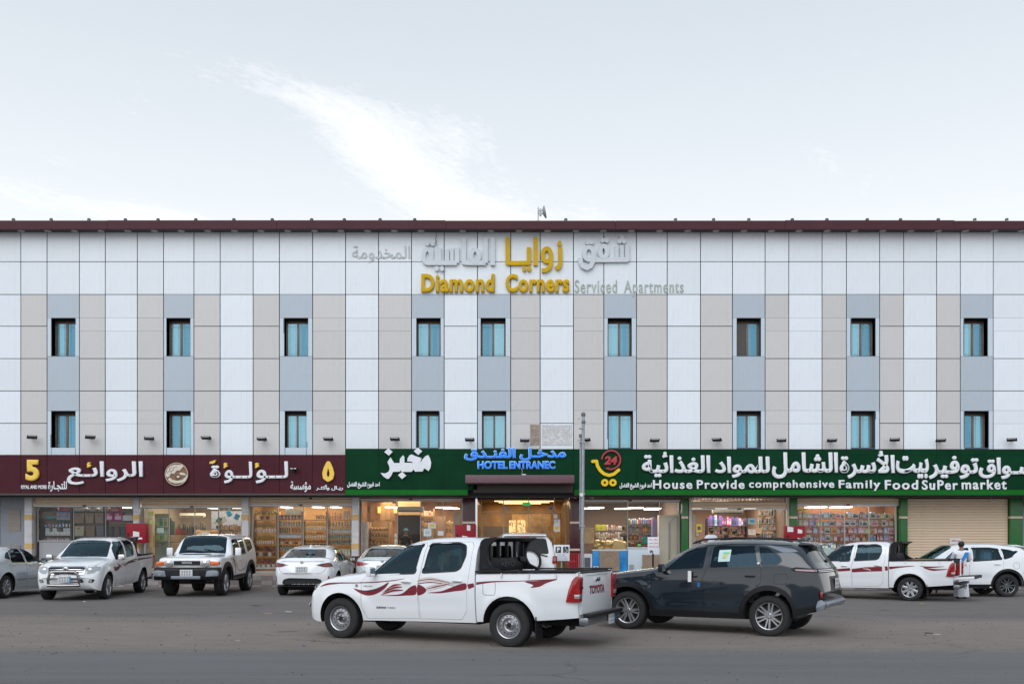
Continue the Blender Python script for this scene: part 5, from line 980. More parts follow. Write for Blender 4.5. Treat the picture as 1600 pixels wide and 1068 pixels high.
t = empty('cooker_box', (GX(914, Y6), Y6, .401), 0, 'white cooker carton with a dark printed square', 'box'); MB().box(-.26, .27, 0, .4, 0, GZ(864.5, Y6) - .4).build('carton', simple((.52, .55, .58)), t); MB().box(-.02, .2, -.006, -.001, .22, .58).build('print', INK, t); MB().box(-.22, -.18, -.006, -.001, .1, .5).build('print', INK, t)
# golden wrapped heap
hp = MB(); rnd = random.Random(5); ico = bmesh.new(); bmesh.ops.create_icosphere(ico, subdivisions=2, radius=1); iv2 = [q.co.copy() for q in ico.verts]; fi2 = [[q.index for q in f.verts] for f in ico.faces]; ico.free()
for k in range(26):
    x = GX(rnd.uniform(930, 976), YG + .6); z = GZ(rnd.uniform(846, 858), YG + .6); s = rnd.uniform(.1, .2); v, f = [], []
    for q in iv2: v.append((x + q.x * s * rnd.uniform(.9, 1.15), YG + .6 + q.y * s, z + q.z * s * .7 * rnd.uniform(.85, 1.1)))
    hp.add(v, fi2)
tag(hp.build('wrapped_bread_heap', mat('gold_wrap', (.66, .45, .20), .3, metal=.25, var=.5, scale=9), smooth=True, angle=60), 'heap of shiny golden wrapped goods on the blue freezer', 'goods')
tag(MB().box(GX(945, YG + .5), GX(977, YG + .5), YG + .3, YG + .75, FLR, GZ(857, YG + .5)).build('display_table', simple((.4, .4, .42))), 'table under the golden wrapped goods', 'table')
tag(MB().prism([(GX(957, YG + .3), GZ(858, YG + .3)), (GX(979, YG + .3), GZ(858, YG + .3)), (GX(972, YG + .3), GZ(845, YG + .3)), (GX(959, YG + .3), GZ(844, YG + .3))], 'y', YG + .2, YG + .4).build('folded_box', simple((.62, .42, .18))), 'tan folded cloth covered box right of the golden heap', 'box')
shelf(928, 975, (828, 840), YG + 2.2, .5, 'packed shelf behind the golden goods', METB, posts=False); shelf(980, 1022, (818, 830, 842, 855), YG + 2.6, .5, 'shelf of cans at the right of the large window', METB)
row('food_box', 'print', [(simple((.60, .50, .03)), simple((.3, .35, .05)))], 930, 946, 828, 9, 3, YG + 2.2, 'yellow food box on the upper shelf behind the golden goods', 'box', 'yellow food boxes', .96)
row('food_tub', 'jar', [(simple((.55, .45, .35)), WHT), (simple((.5, .35, .25)), WHT), (simple((.4, .3, .3)), simple((.6, .1, .1)))], 947, 976, 828, 7, 8, YG + 2.2, 'pale food tub on the upper shelf behind the golden goods', 'tub', 'food tubs on the upper shelf', .9, hj=.3)
row('food_tub', 'jar', [(simple((.55, .42, .32)), WHT), (simple((.6, .5, .4)), WHT), (simple((.45, .3, .25)), WHT)], 930, 976, 840, 8, 12, YG + 2.0, 'stacked tub on the lower shelf behind the golden goods', 'tub', 'tubs on the lower shelf', .95, hj=.3)
row('food_tub', 'jar', [(simple((.58, .45, .36)), WHT), (simple((.62, .55, .45)), WHT)], 934, 974, 848, 8, 9, YG + .9, 'pale tub standing just above the golden heap', 'tub', 'tubs above the golden heap', .95, hj=.4)
for i, y in enumerate((818, 830, 842, 854.8)):
    row('food_can', 'jar', [(simple((.45, .06, .06)), WHT), (simple((.1, .25, .12)), WHT), (simple((.5, .42, .35)), INK), (simple((.15, .2, .35)), WHT), (simple((.5, .3, .08)), INK)], 981, 1021, y, 9, 12, YG + 2.6, 'coloured can on the %s shelf right of the shop mullion' % ('top', 'second', 'third', 'lowest')[i], 'can', '%s row of cans' % ('top', 'second', 'third', 'lowest')[i], .85, hj=.15)
tag(MB().box(GX(1031, YG + .3), GX(1059, YG + .3), YG + .3, YG + .9, FLR, GZ(804, YG + .3)).build('cream_partition', simple((.70, .60, .48))), 'tall cream partition at the right end of the large window', 'partition')
t = tag(MB().cyl((GX(1046, YG + .25), YG + .25, FLR), (GX(1046, YG + .25), YG + .25, GZ(816, YG + .25)), .03, n=8).tube([(GX(1046, YG + .25), YG + .25, GZ(816, YG + .25)), (GX(1056, YG + .25), YG + .25, GZ(806, YG + .25)), (GX(1057, YG + .25), YG + .25, GZ(802, YG + .25))], .01, 5).build('wall_pipe', simple((.4, .38, .36))), 'grey pipe with a thin cable on the cream partition', 'pipe')
item('green_bag', 'pillow', C(.10, .5, .08), GX(999, YG + .4), YG + .4, GZ(854, YG + .4), .17, .15, .10, 'bright green bag on the white freezer', 'bag'); row('red_tray', 'box', [C(.30, .04, .04), C(.2, .05, .08)], 1003, 1016, 854.5, 4, 3, YG + .3, 'dark red pack on the white freezer', 'packet', 'red packs on the white freezer', .9)
item('teal_basin', 'basket', (simple((.03, .25, .25)), INK), GX(1012, YG + 1), YG + 1, GZ(849, YG + 1), .42, .3, .28, 'teal basin behind the white freezer', 'basin'); item('purple_dispenser', 'box', C(.22, .18, .42), GX(1023, YG + 1.2), YG + 1.2, FLR, .22, .3, 2.0, 'tall purple poster stand left of the cream partition', 'stand')
# bay 7 : supermarket interior
tints = [(.5, .06, .2), (.3, .1, .4), (.55, .55, .58), (.08, .3, .12), (.55, .3, .05), (.1, .12, .3), (.05, .05, .06), (.6, .45, .4), (.15, .35, .4), (.6, .2, .35), (.35, .35, .15)]
PALL = [(simple(c), simple(tints[(i * 3 + 2) % len(tints)])) for i, c in enumerate(tints)]
shelf(1104, 1165, (821, 834, 848), YG + 2.4, .5, 'long dark shelves of toys deep in the supermarket', METB); shelf(1184, 1224, (806, 818, 829, 841), YG + 1.5, .3, 'hanging rack of small goods at the right of the supermarket', METB, posts=False)
row('toy_pack', 'print', [PALL[1], PALL[0], PALL[2], PALL[5], PALL[6]], 1105, 1165, 820.5, 13, 16, YG + 2.4, 'purple and pink toy pack on the upper supermarket shelf', 'toy', 'toy packs on the upper supermarket shelf', .9, hj=.25)
row('toy_pack', 'toy', PALL, 1108, 1165, 833.5, 10, 14, YG + 2.4, 'colourful toy on the middle supermarket shelf', 'toy', 'toys on the middle supermarket shelf', .95, hj=.3)
row('toy_pack', 'toy', [PALL[4], PALL[9], PALL[3], PALL[0], PALL[10], PALL[2]], 1116, 1165, 847.5, 11, 11, YG + 2.3, 'bright toy on the low supermarket shelf', 'toy', 'toys on the low supermarket shelf', .95, hj=.3)
for i, y in enumerate((805.5, 817.5, 828.5, 840.5)):
    row('hanging_pack', 'print', [(simple((.5, .5, .5)), simple((.15, .2, .2))), (simple((.25, .3, .28)), WHT), (simple((.4, .2, .1)), WHT), (simple((.3, .35, .2)), INK)], 1185, 1224, y, 9, 10, YG + 1.3, 'small hanging pack in the %s rack row' % ('top', 'second', 'third', 'lowest')[i], 'packet', '%s rack row of small packs' % ('top', 'second', 'third', 'lowest')[i], .75, d=.05, hj=.15)
row('shelf_carton', 'print', PALL, 1192, 1224, 853, 10, 7, YG + 1.1, 'coloured carton at the foot of the small goods rack', 'box', 'cartons at the foot of the rack', .9, hj=.2)
row('magazine_stand', 'print', [(simple((.5, .42, .33)), INK), (simple((.4, .2, .1)), WHT), (simple((.35, .35, .3)), INK)], 1081, 1100, 850, 8, 4, YG + .6, 'brown book pack in the lower left of the supermarket door', 'packet', 'book packs low at the supermarket door', .9, hj=.2)
row('magazine_stand', 'print', [(simple((.45, .38, .30)), WHT), (simple((.5, .25, .1)), WHT)], 1081, 1092, 838, 9, 2, YG + .6, 'brown book pack in the middle left of the supermarket door', 'packet', 'book packs at the supermarket door', .9, hj=.2)
tag(MB().box(GX(1079, YG + .35), GX(1086, YG + .35), YG + .3, YG + .34, FLR, GZ(803, YG + .35)).box(GX(1081, YG + .35), GX(1084, YG + .35), YG + .28, YG + .3, FLR + .1, GZ(806, YG + .35)).build('folded_ladder', simple((.5, .46, .42))), 'pale upright rack just inside the supermarket door', 'rack')
# bay 8 : gift window, five shelves of boxes
Y8 = YG + .4
GB = [((.62, .55, .52), (.5, .1, .2)), ((.40, .05, .06), (.6, .5, .5)), ((.58, .56, .6), (.1, .12, .2)), ((.30, .26, .48), (.5, .45, .6)), ((.6, .3, .38), (.7, .6, .6)), ((.25, .38, .55), (.6, .6, .65)), ((.55, .35, .08), (.3, .1, .05)), ((.2, .10, .10), (.5, .4, .35)), ((.45, .45, .2), (.6, .6, .4)), ((.6, .6, .62), (.05, .05, .05))]
GB = [(simple(a), simple(b_)) for a, b_ in GB]
shelf(1245, 1400, (809.5, 821.5, 833.2, 845, 858), Y8, .3, 'wide brown shelves filling the gift shop window', mat('gift_shelf', (.30, .14, .07), .5), posts=True)
rnd = random.Random(21); onm = ('top', 'second', 'third', 'fourth', 'lowest')
for i, yb in enumerate((809.2, 821.2, 832.9, 844.7, 857.6)):
    x = 1246.5; cnt = 0; cells = (('left', 1298), ('middle', 1350), ('right', 1399))
    while x < 1396:
        w = rnd.choice((4.5, 6, 8, 9.5, 11) if i < 3 else (3.5, 4.5, 6, 8)); w = min(w, 1399 - x); h = rnd.uniform(6.5, 10.5)
        cell = [c for c, lim in cells if x < lim][0]; g = rnd.choice(GB) if rnd.random() < .93 else GB[9]; k = 'print' if (i < 3 or rnd.random() < .55) else rnd.choice(('jar', 'toy', 'bottle'))
        item('gift_box' if k == 'print' else 'trinket', k, g, GX(x + w / 2, Y8), Y8 + rnd.uniform(-.06, .02), GZ(yb, Y8), w * Y8 / FPX * .95, .12, h * Y8 / FPX, 'small patterned %s, %s from left on the %s gift window shelf' % ('box' if k == 'print' else 'trinket', nth(cnt), onm[i]), 'box' if k == 'print' else 'trinket', '%s part of the %s gift window shelf' % (cell, onm[i]))
        x += w + .3; cnt += 1
tag(MB().prism([(GX(1245, Y8), GZ(795, Y8)), (GX(1260, Y8), GZ(794, Y8)), (GX(1258, Y8), GZ(797.5, Y8)), (GX(1246, Y8), GZ(799, Y8))], 'y', Y8 - .1, Y8 + .1).build('yellow_roll', simple((.55, .45, .05))), 'long yellow object on top of the gift shelves', 'object')
row('showcase', 'box', [C(.35, .45, .44)], 1284, 1301, 884, 28, 1, YG - .4, 'pale green glass display case in front of the gift window', 'display case', None, 1, d=.4, jit=0)
row('yellow_toy_pack', 'print', [(simple((.55, .5, .08)), WHT), (simple((.1, .12, .15)), WHT), (simple((.6, .6, .6)), INK), (simple((.05, .25, .5)), WHT)], 1284, 1306, 856, 8, 5, YG - .3, 'bright pack on the pale green display case', 'packet', 'bright packs on the display case', .9, hj=.3)
# pole, street signs
def polesign(x, Ybase, lab, w, h, ztop, polem, build):
    t = empty('street_sign', (x, Ybase, gz(x, Ybase)), 0, lab, 'sign'); MB().cyl((0, .03, 0), (0, .03, ztop - .02), .03, n=10).build('post', polem, t, smooth=True)
    MB().box(-w / 2, w / 2, -.012, .0, ztop - h, ztop).build('sign_plate', simple((.70, .72, .76), .4), t, bevel=.004); build(t); return t
def lettering(t, body, x0, x1, z0, z1, m, y=-.013, bold=.03, ar=False, d=.004):
    me = text_mesh(arabic(body) if ar else body, bold, .02); n = len(me.vertices); co = np.empty(n * 3); me.vertices.foreach_get('co', co); co = co.reshape(-1, 3); mn, mx = co.min(0), co.max(0)
    new = np.empty_like(co); new[:, 0] = x0 + (co[:, 0] - mn[0]) / (mx[0] - mn[0]) * (x1 - x0); new[:, 2] = z0 + (co[:, 1] - mn[1]) / (mx[1] - mn[1]) * (z1 - z0); new[:, 1] = y - (co[:, 2] - mn[2]) / (mx[2] - mn[2]) * d
    me.vertices.foreach_set('co', new.ravel()); me.materials.clear(); me.materials.append(m); me.update(); return link('lettering', me, t)
YP = 33.3
def bsign(t):
    zt_ = EYE + (HOR - 850.5) * YP / FPX; k = simple((.02, .03, .05))
    MB().box(-.21, -.02, -.016, -.0125, zt_ - .28, zt_ - .06).box(.05, .24, -.016, -.0125, zt_ - .28, zt_ - .06).build('symbol_square', k, t)
    lettering(t, 'P', -.16, -.06, zt_ - .25, zt_ - .09, WHT, -.0165, .05)
    s = MB(); s.tube([(.14 + .055 * cos(q), -.019, zt_ - .20 + .055 * sin(q)) for q in np.linspace(-2.6, 1.0, 14)], .009, 5); s.tube([(.13, -.019, zt_ - .10), (.13, -.019, zt_ - .17), (.18, -.019, zt_ - .17), (.20, -.019, zt_ - .24)], .009, 5); s.cyl((.13, -.02, zt_ - .088), (.13, -.017, zt_ - .088), .015); s.build('wheelchair_symbol', WHT, t)
    for i, (a, b_, tx) in enumerate(((-.14, .12, 'مواقف خاصة'), (-.18, .16, 'لذوي الاحتياجات'), (-.2, .2, 'الخاصة والمخالف'), (-.2, .2, 'يعرض نفسه للغرامة'))): lettering(t, tx.replace('ي', 'ي').replace('ع', 'ع').replace('ص', 'ض').replace('ح', 'ح').replace('خ', 'خ'), a, b_, zt_ - .36 - .07 * i, zt_ - .32 - .07 * i, simple((.05, .1, .3)), -.013, .01, True)
x = (877.5 - 800) * YP / FPX; polesign(x, YP, 'square white disabled parking sign beside the hotel entrance', .55, .56, EYE + (HOR - 850.5) * YP / FPX, STEEL, bsign)
YQ = 33.0
def csign(t):
    zt_ = EYE + (HOR - 838.5) * YQ / FPX; rd = simple((.55, .03, .12))
    for i, tx in enumerate(('مواقف خاصة', 'لزبائن المحل', 'فقط والمخالف')): lettering(t, tx.replace('ص', 'ض'), -.16, .16, zt_ - .12 - .12 * i, zt_ - .05 - .12 * i, rd, -.013, .02, True)
    b_ = MB(); b_.box(-.13, .0, -.016, -.0125, zt_ - .52, zt_ - .48).prism([(.02, zt_ - .46), (.16, zt_ - .52), (.06, zt_ - .48)], 'y', -.016, -.0125).cyl((-.09, -.016, zt_ - .53), (-.09, -.013, zt_ - .53), .02).cyl((-.03, -.016, zt_ - .53), (-.03, -.013, zt_ - .53), .02).box(-.10, -.02, -.016, -.0125, zt_ - .48, zt_ - .45); b_.build('car_symbol', INK, t)
x = (1020.5 - 800) * YQ / FPX; polesign(x, YQ, 'white sign with red Arabic lines on a black post before the freezers', .38, .56, EYE + (HOR - 838.5) * YQ / FPX, BLACK, csign)
YL = 31.5; x = (909.5 - 800) * YL / FPX
t = empty('steel_pole', (x, YL, 0), 0, 'tall thin double steel pole rising in front of the green board', 'pole')
ht = EYE + (HOR - 645) * YL / FPX
MB().cyl((.0, 0, 0), (.04, 0, ht - .08), .062, .05, 14).build('pole', STEEL, t, smooth=True); MB().cyl((-.06, .06, 2.0), (-.045, .06, ht - .75), .03, .03, 10).build('side_pipe', STEEL, t, smooth=True)
MB().lathe([(0, .09), (.06, .07), (.075, 0), (.06, -.05), (0, -.06)], 12).build('finial', simple((.12, .13, .14)), t, loc=(.04, 0, ht - .06), smooth=True); MB().lathe([(0, .07), (.05, .05), (.06, 0), (.05, -.05), (0, -.06)], 12).build('finial', simple((.12, .13, .14)), t, loc=(-.045, .06, ht - .74), smooth=True)
MB().lathe([(0, .07), (.06, .05), (.07, 0), (.06, -.05), (0, -.06)], 12).build('finial', simple((.12, .13, .14)), t, loc=(.045, 0, ht - .30), smooth=True)
b_ = MB(); 
for z in (ht - .5, ht - .95, 3.15, 2.1): b_.box(-.09, .09, -.07, .09, z - .02, z + .02)
b_.tube([(-.05, 0, ht - .20), (-.12, 0, ht - .16), (-.14, 0, ht - .22)], .01, 5); b_.tube([(-.05, 0, ht - .9), (-.14, 0, ht - .86), (-.16, 0, ht - .93)], .01, 5); b_.build('clamp', STEEL, t)
b_ = MB(); b_.cyl((-.03, -.08, 3.12), (-.03, -.14, 3.12), .06, n=12); b_.build('small_disc', WHT, t)
# ------------------------------------------------------------ vehicles
# car space: x runs from the front bumper back, the car's left side is -y, z up
def pchip(keys, x):
    xs_ = [k[0] for k in keys]; ys_ = [k[1] for k in keys]; n = len(xs_)
    if n == 1 or x <= xs_[0]: return ys_[0]
    if x >= xs_[-1]: return ys_[-1]
    h = [xs_[i + 1] - xs_[i] for i in range(n - 1)]; d = [(ys_[i + 1] - ys_[i]) / h[i] for i in range(n - 1)]
    m = [d[0]] + [0 if d[i - 1] * d[i] <= 0 else 2 / (1 / d[i - 1] + 1 / d[i]) for i in range(1, n - 1)] + [d[-1]]
    i = max(j for j in range(n - 1) if xs_[j] <= x); t = (x - xs_[i]) / h[i]
    return (2 * t**3 - 3 * t * t + 1) * ys_[i] + (t**3 - 2 * t * t + t) * h[i] * m[i] + (-2 * t**3 + 3 * t * t) * ys_[i + 1] + (t**3 - t * t) * h[i] * m[i + 1]
def loft(P, x0, x1, inset=0.0, step=.06, zfloor=None):
    """closed body from station curves; P: zb zs zt W D n tum, side(u), wheels"""
    xs_ = [x0]; 
    while xs_[-1] < x1 - 1e-6:
        x = xs_[-1]; near = min(x - P['x0'], P['x1'] - x); xs_.append(min(x1, x + (step * .35 if near < .25 else step)))
    rings = []
    for x in xs_:
        zb, zs_, zt_, w = pchip(P['zb'], x), pchip(P['zs'], x), pchip(P['zt'], x), pchip(P['W'], x)
        if zfloor is not None: zb = zfloor
        zt_ -= inset * 1.1; w -= inset; zs_ = min(zs_, zt_ - .02); n = pchip(P['n'], x); tum = pchip(P['tum'], x); D = pchip(P['D'], x); pts = []
        NS, NT = 12, 15
        for i in range(NS):
            u = i / (NS - 1); z = zb + (zs_ - zb) * u; y = w * P['side'](u)
            if inset == 0:
                for xw, zw, R in P['wheels']:
                    d = sqrt((x - xw) ** 2 + (z - zw) ** 2) - R; y += P['flare'] * math.exp(-(d / .09) ** 2) * (1 if z < zw + R + .2 else 0)
                for xa, xb_, za, zc_, dp in P.get('crease', ()):
                    if xa < x < xb_: y -= dp * math.exp(-((z - za - (zc_ - za) * (x - xa) / (xb_ - xa)) / .05) ** 2) * min(1, (x - xa) / .3, (xb_ - x) / .3)
            pts.append((y, z))
        ws_ = pts[-1][0]; H = zt_ - zs_
        for i in range(1, NT):
            th = pi / 2 * i / (NT - 1); c = max(0, cos(th)) ** (2 / n); s_ = sin(th) ** (2 / n)
            pts.append((max(0, (ws_ - tum * H * s_) * c), zs_ + H * s_))
        ring = []
        for y, z in pts: ring.append((x + D * (y / .85) ** 2 * (1 - P.get('dlow', .0) * (z < zs_)), y, z))
        for y, z in reversed(pts[:-1]): ring.append((x + D * (y / .85) ** 2 * (1 - P.get('dlow', .0) * (z < zs_)), -y, z))
        rings.append(ring)
    m = len(rings[0]); v = [p for r in rings for p in r]; f = []
    for j in range(len(rings) - 1):
        for i in range(m): f.append((j * m + i, j * m + (i + 1) % m, (j + 1) * m + (i + 1) % m, (j + 1) * m + i))
    f.append(tuple(range(m - 1, -1, -1))); f.append(tuple(range((len(rings) - 1) * m, len(rings) * m)))
    return MB().add(v, f)
PAINTW = mat('white_car_paint', (.74, .76, .79), .2, coat=1.0); PAINTS = mat('silver_white_paint', (.50, .55, .57), .22, metal=.25, coat=.8)
PAINTD = mat('dark_blue_grey_paint', (.011, .018, .026), .12, metal=.0, coat=1.0, spec=.4)
INTER = mat('car_interior', (.035, .034, .036), .7); ARCH = mat('arch_liner', (.006, .006, .007), .95); TRIM = mat('window_trim', (.008, .008, .009), .3)
CGL = glassmat('car_glass', (.26, .42, .50), 1.4, 0.0, 1.5, (.55, .85, 1.0)); CGLD = mat('dark_car_glass', (.006, .011, .015), .03, coat=.5)
CGLB = glassmat('privacy_glass', (.10, .13, .15), 1.3, 0.0, 1.5)
TYRE = mat('tyre_rubber', (.014, .014, .015), .8, bump=.3, scale=8, var=.2); RIMS = mat('rim_silver', (.42, .43, .45), .32, metal=.85); RIMD = mat('rim_dark', (.02, .02, .022), .4, metal=.3); BRK = mat('brake_dark', (.02, .018, .017), .7)
LAMPC = mat('lamp_clear', (.42, .44, .44), .1, metal=.55, coat=1); LAMPR = mat('lamp_red', (.27, .004, .007), .12, coat=1, var=.5, scale=14); LAMPRD = mat('lamp_dark_red', (.05, .004, .006), .1, coat=1); LAMPO = mat('lamp_orange', (.75, .13, .01), .15, coat=1)
SREFL = mat('reflector_bright', (.85, .86, .84), .2, metal=.6); DECR = mat('decal_red', (.17, .005, .020), .35); DECP = mat('decal_pale', (.55, .45, .42), .4); DECD = mat('decal_dark', (.05, .02, .03), .4)
PLATE = mat('number_plate', (.55, .56, .58), .5); PLATEB = mat('plate_blue', (.05, .25, .55), .5); SEAM = mat('panel_seam', (.02, .02, .022), .8)
def boolean(me, cutters, op='DIFFERENCE', name='body'):
    """exact boolean of a mesh with a list of MB cutters carrying their own material"""
    o = bpy.data.objects.new('work', me); COL.objects.link(o); cc = bpy.data.collections.new('cut'); scene.collection.children.link(cc); cs = []
    for c, m in cutters:
        cm = c.mesh('cutter', m); co = bpy.data.objects.new('cutter', cm); cc.objects.link(co); cs.append((co, cm))
    md = o.modifiers.new('b', 'BOOLEAN'); md.operation = op; md.solver = 'EXACT'; md.material_mode = 'TRANSFER'
    if len(cs) == 1: md.operand_type = 'OBJECT'; md.object = cs[0][0]
    else: md.operand_type = 'COLLECTION'; md.collection = cc
    bpy.context.view_layer.update(); dg = bpy.context.evaluated_depsgraph_get(); r = bpy.data.meshes.new_from_object(o.evaluated_get(dg), preserve_all_data_layers=True, depsgraph=dg)
    bpy.data.objects.remove(o)
    for co, cm in cs: bpy.data.objects.remove(co); bpy.data.meshes.remove(cm)
    bpy.data.collections.remove(cc); r.name = name
    r.polygons.foreach_set('use_smooth', [True] * len(r.polygons)); r.set_sharp_from_angle(angle=radians(32)); return r
def bvh_of(me):
    bm = bmesh.new(); bm.from_mesh(me); b = BVHTree.FromBMesh(bm); bm.free(); return b
DIRS = {'L': ((0, -3, 0), (0, 1, 0), lambda a, b: (a, -3, b)), 'R': ((0, 3, 0), (0, -1, 0), lambda a, b: (a, 3, b)), 'F': (0, (1, 0, 0), lambda a, b: (-3, a, b)), 'B': (0, (-1, 0, 0), lambda a, b: (9, a, b)), 'T': (0, (0, 0, -1), lambda a, b: (a, b, 5))}
def patch(name, outline, side, bvh, m, parent, off=.006, res=.07, thick=.0, smooth=True, curve=False):
    """surface piece following the body under an outline drawn from one side"""
    if curve: outline = curve_pts(outline)
    n = len(outline); bm = bmesh.new(); vs = [bm.verts.new((a, b, 0)) for a, b in outline]; bm.faces.new(vs); bmesh.ops.triangulate(bm, faces=bm.faces[:])
    for _ in range(6):
        es = [e for e in bm.edges if e.calc_length() > res]
        if not es: break
        bmesh.ops.subdivide_edges(bm, edges=es, cuts=1, use_grid_fill=False); bmesh.ops.triangulate(bm, faces=[f for f in bm.faces if len(f.verts) > 3])
    _, d, org = DIRS[side]; d = Vector(d)
    pos = {}
    for v in bm.verts:
        h = bvh.ray_cast(Vector(org(v.co.x, v.co.y)), d)
        if h[0] is None:
            h2 = bvh.find_nearest(Vector(org(v.co.x, v.co.y)) + d * (2.2 if side in 'LR' else 3)); p = h2[0]
            q = Vector(org(v.co.x, v.co.y)); t_ = (p - q).dot(d); pos[v] = q + d * t_ - d * off
        else: pos[v] = h[0] - d * off
    for v, p in pos.items(): v.co = p
    if thick:
        r = bmesh.ops.extrude_face_region(bm, geom=bm.faces[:]); 
        for e in r['geom']:
            if isinstance(e, bmesh.types.BMVert): e.co = e.co + d * thick
    bmesh.ops.recalc_face_normals(bm, faces=bm.faces)
    if not thick:
        f0 = bm.faces[:]
        if f0 and sum(f.normal.dot(d) for f in f0) > 0: bmesh.ops.reverse_faces(bm, faces=f0)
    me = bpy.data.meshes.new(name); bm.to_mesh(me); bm.free(); me.materials.append(m)
    me.polygons.foreach_set('use_smooth', [True] * len(me.polygons)); me.set_sharp_from_angle(angle=radians(50)); return link(name, me, parent)
def curve_pts(P, k=5, closed=True):
    n = len(P); o = []
    for i in range(n if closed else n - 1):
        p0, p1, p2, p3 = (P[(i - 1) % n], P[i], P[(i + 1) % n], P[(i + 2) % n]) if closed else (P[max(i - 1, 0)], P[i], P[i + 1], P[min(i + 2, n - 1)])
        for j in range(k):
            t = j / k; o.append(tuple(.5 * ((2 * p1[c]) + (-p0[c] + p2[c]) * t + (2 * p0[c] - 5 * p1[c] + 4 * p2[c] - p3[c]) * t * t + (-p0[c] + 3 * p1[c] - 3 * p2[c] + p3[c]) * t ** 3) for c in (0, 1)))
    if not closed: o.append(P[-1])
    return o
def band(P, w, k=5):
    """outline of a ribbon along a curve; w: widths"""
    c = curve_pts(P, k, False); n = len(c); up, dn = [], []
    for i, p in enumerate(c):
        q, r = c[max(i - 1, 0)], c[min(i + 1, n - 1)]; dx, dy = r[0] - q[0], r[1] - q[1]; L = sqrt(dx * dx + dy * dy) or 1; t = i / (n - 1) * (len(w) - 1); j = min(int(t), len(w) - 2); ww = (w[j] + (w[j + 1] - w[j]) * (t - j)) / 2
        up.append((p[0] - dy / L * ww, p[1] + dx / L * ww)); dn.append((p[0] + dy / L * ww, p[1] - dx / L * ww))
    return up + dn[::-1]
def roundpoly(P, r=.05, k=4):
    o = []; n = len(P)
    for i in range(n):
        a, b, c = Vector(P[i - 1]), Vector(P[i]), Vector(P[(i + 1) % n]); u, v = (a - b), (c - b); rr = min(r, u.length * .45, v.length * .45); u.normalize(); v.normalize(); s, e = b + u * rr, b + v * rr
        for j in range(k + 1):
            t = j / k; q = s * (1 - t) ** 2 + b * 2 * t * (1 - t) + e * t * t; o.append((q.x, q.y))
    return o
def grow(P, d):
    cx, cy = sum(p[0] for p in P) / len(P), sum(p[1] for p in P) / len(P); hx = max(abs(p[0] - cx) for p in P); hy = max(abs(p[1] - cy) for p in P)
    return [(cx + (p[0] - cx) * (1 + d / hx), cy + (p[1] - cy) * (1 + d / hy)) for p in P]
WH = {}
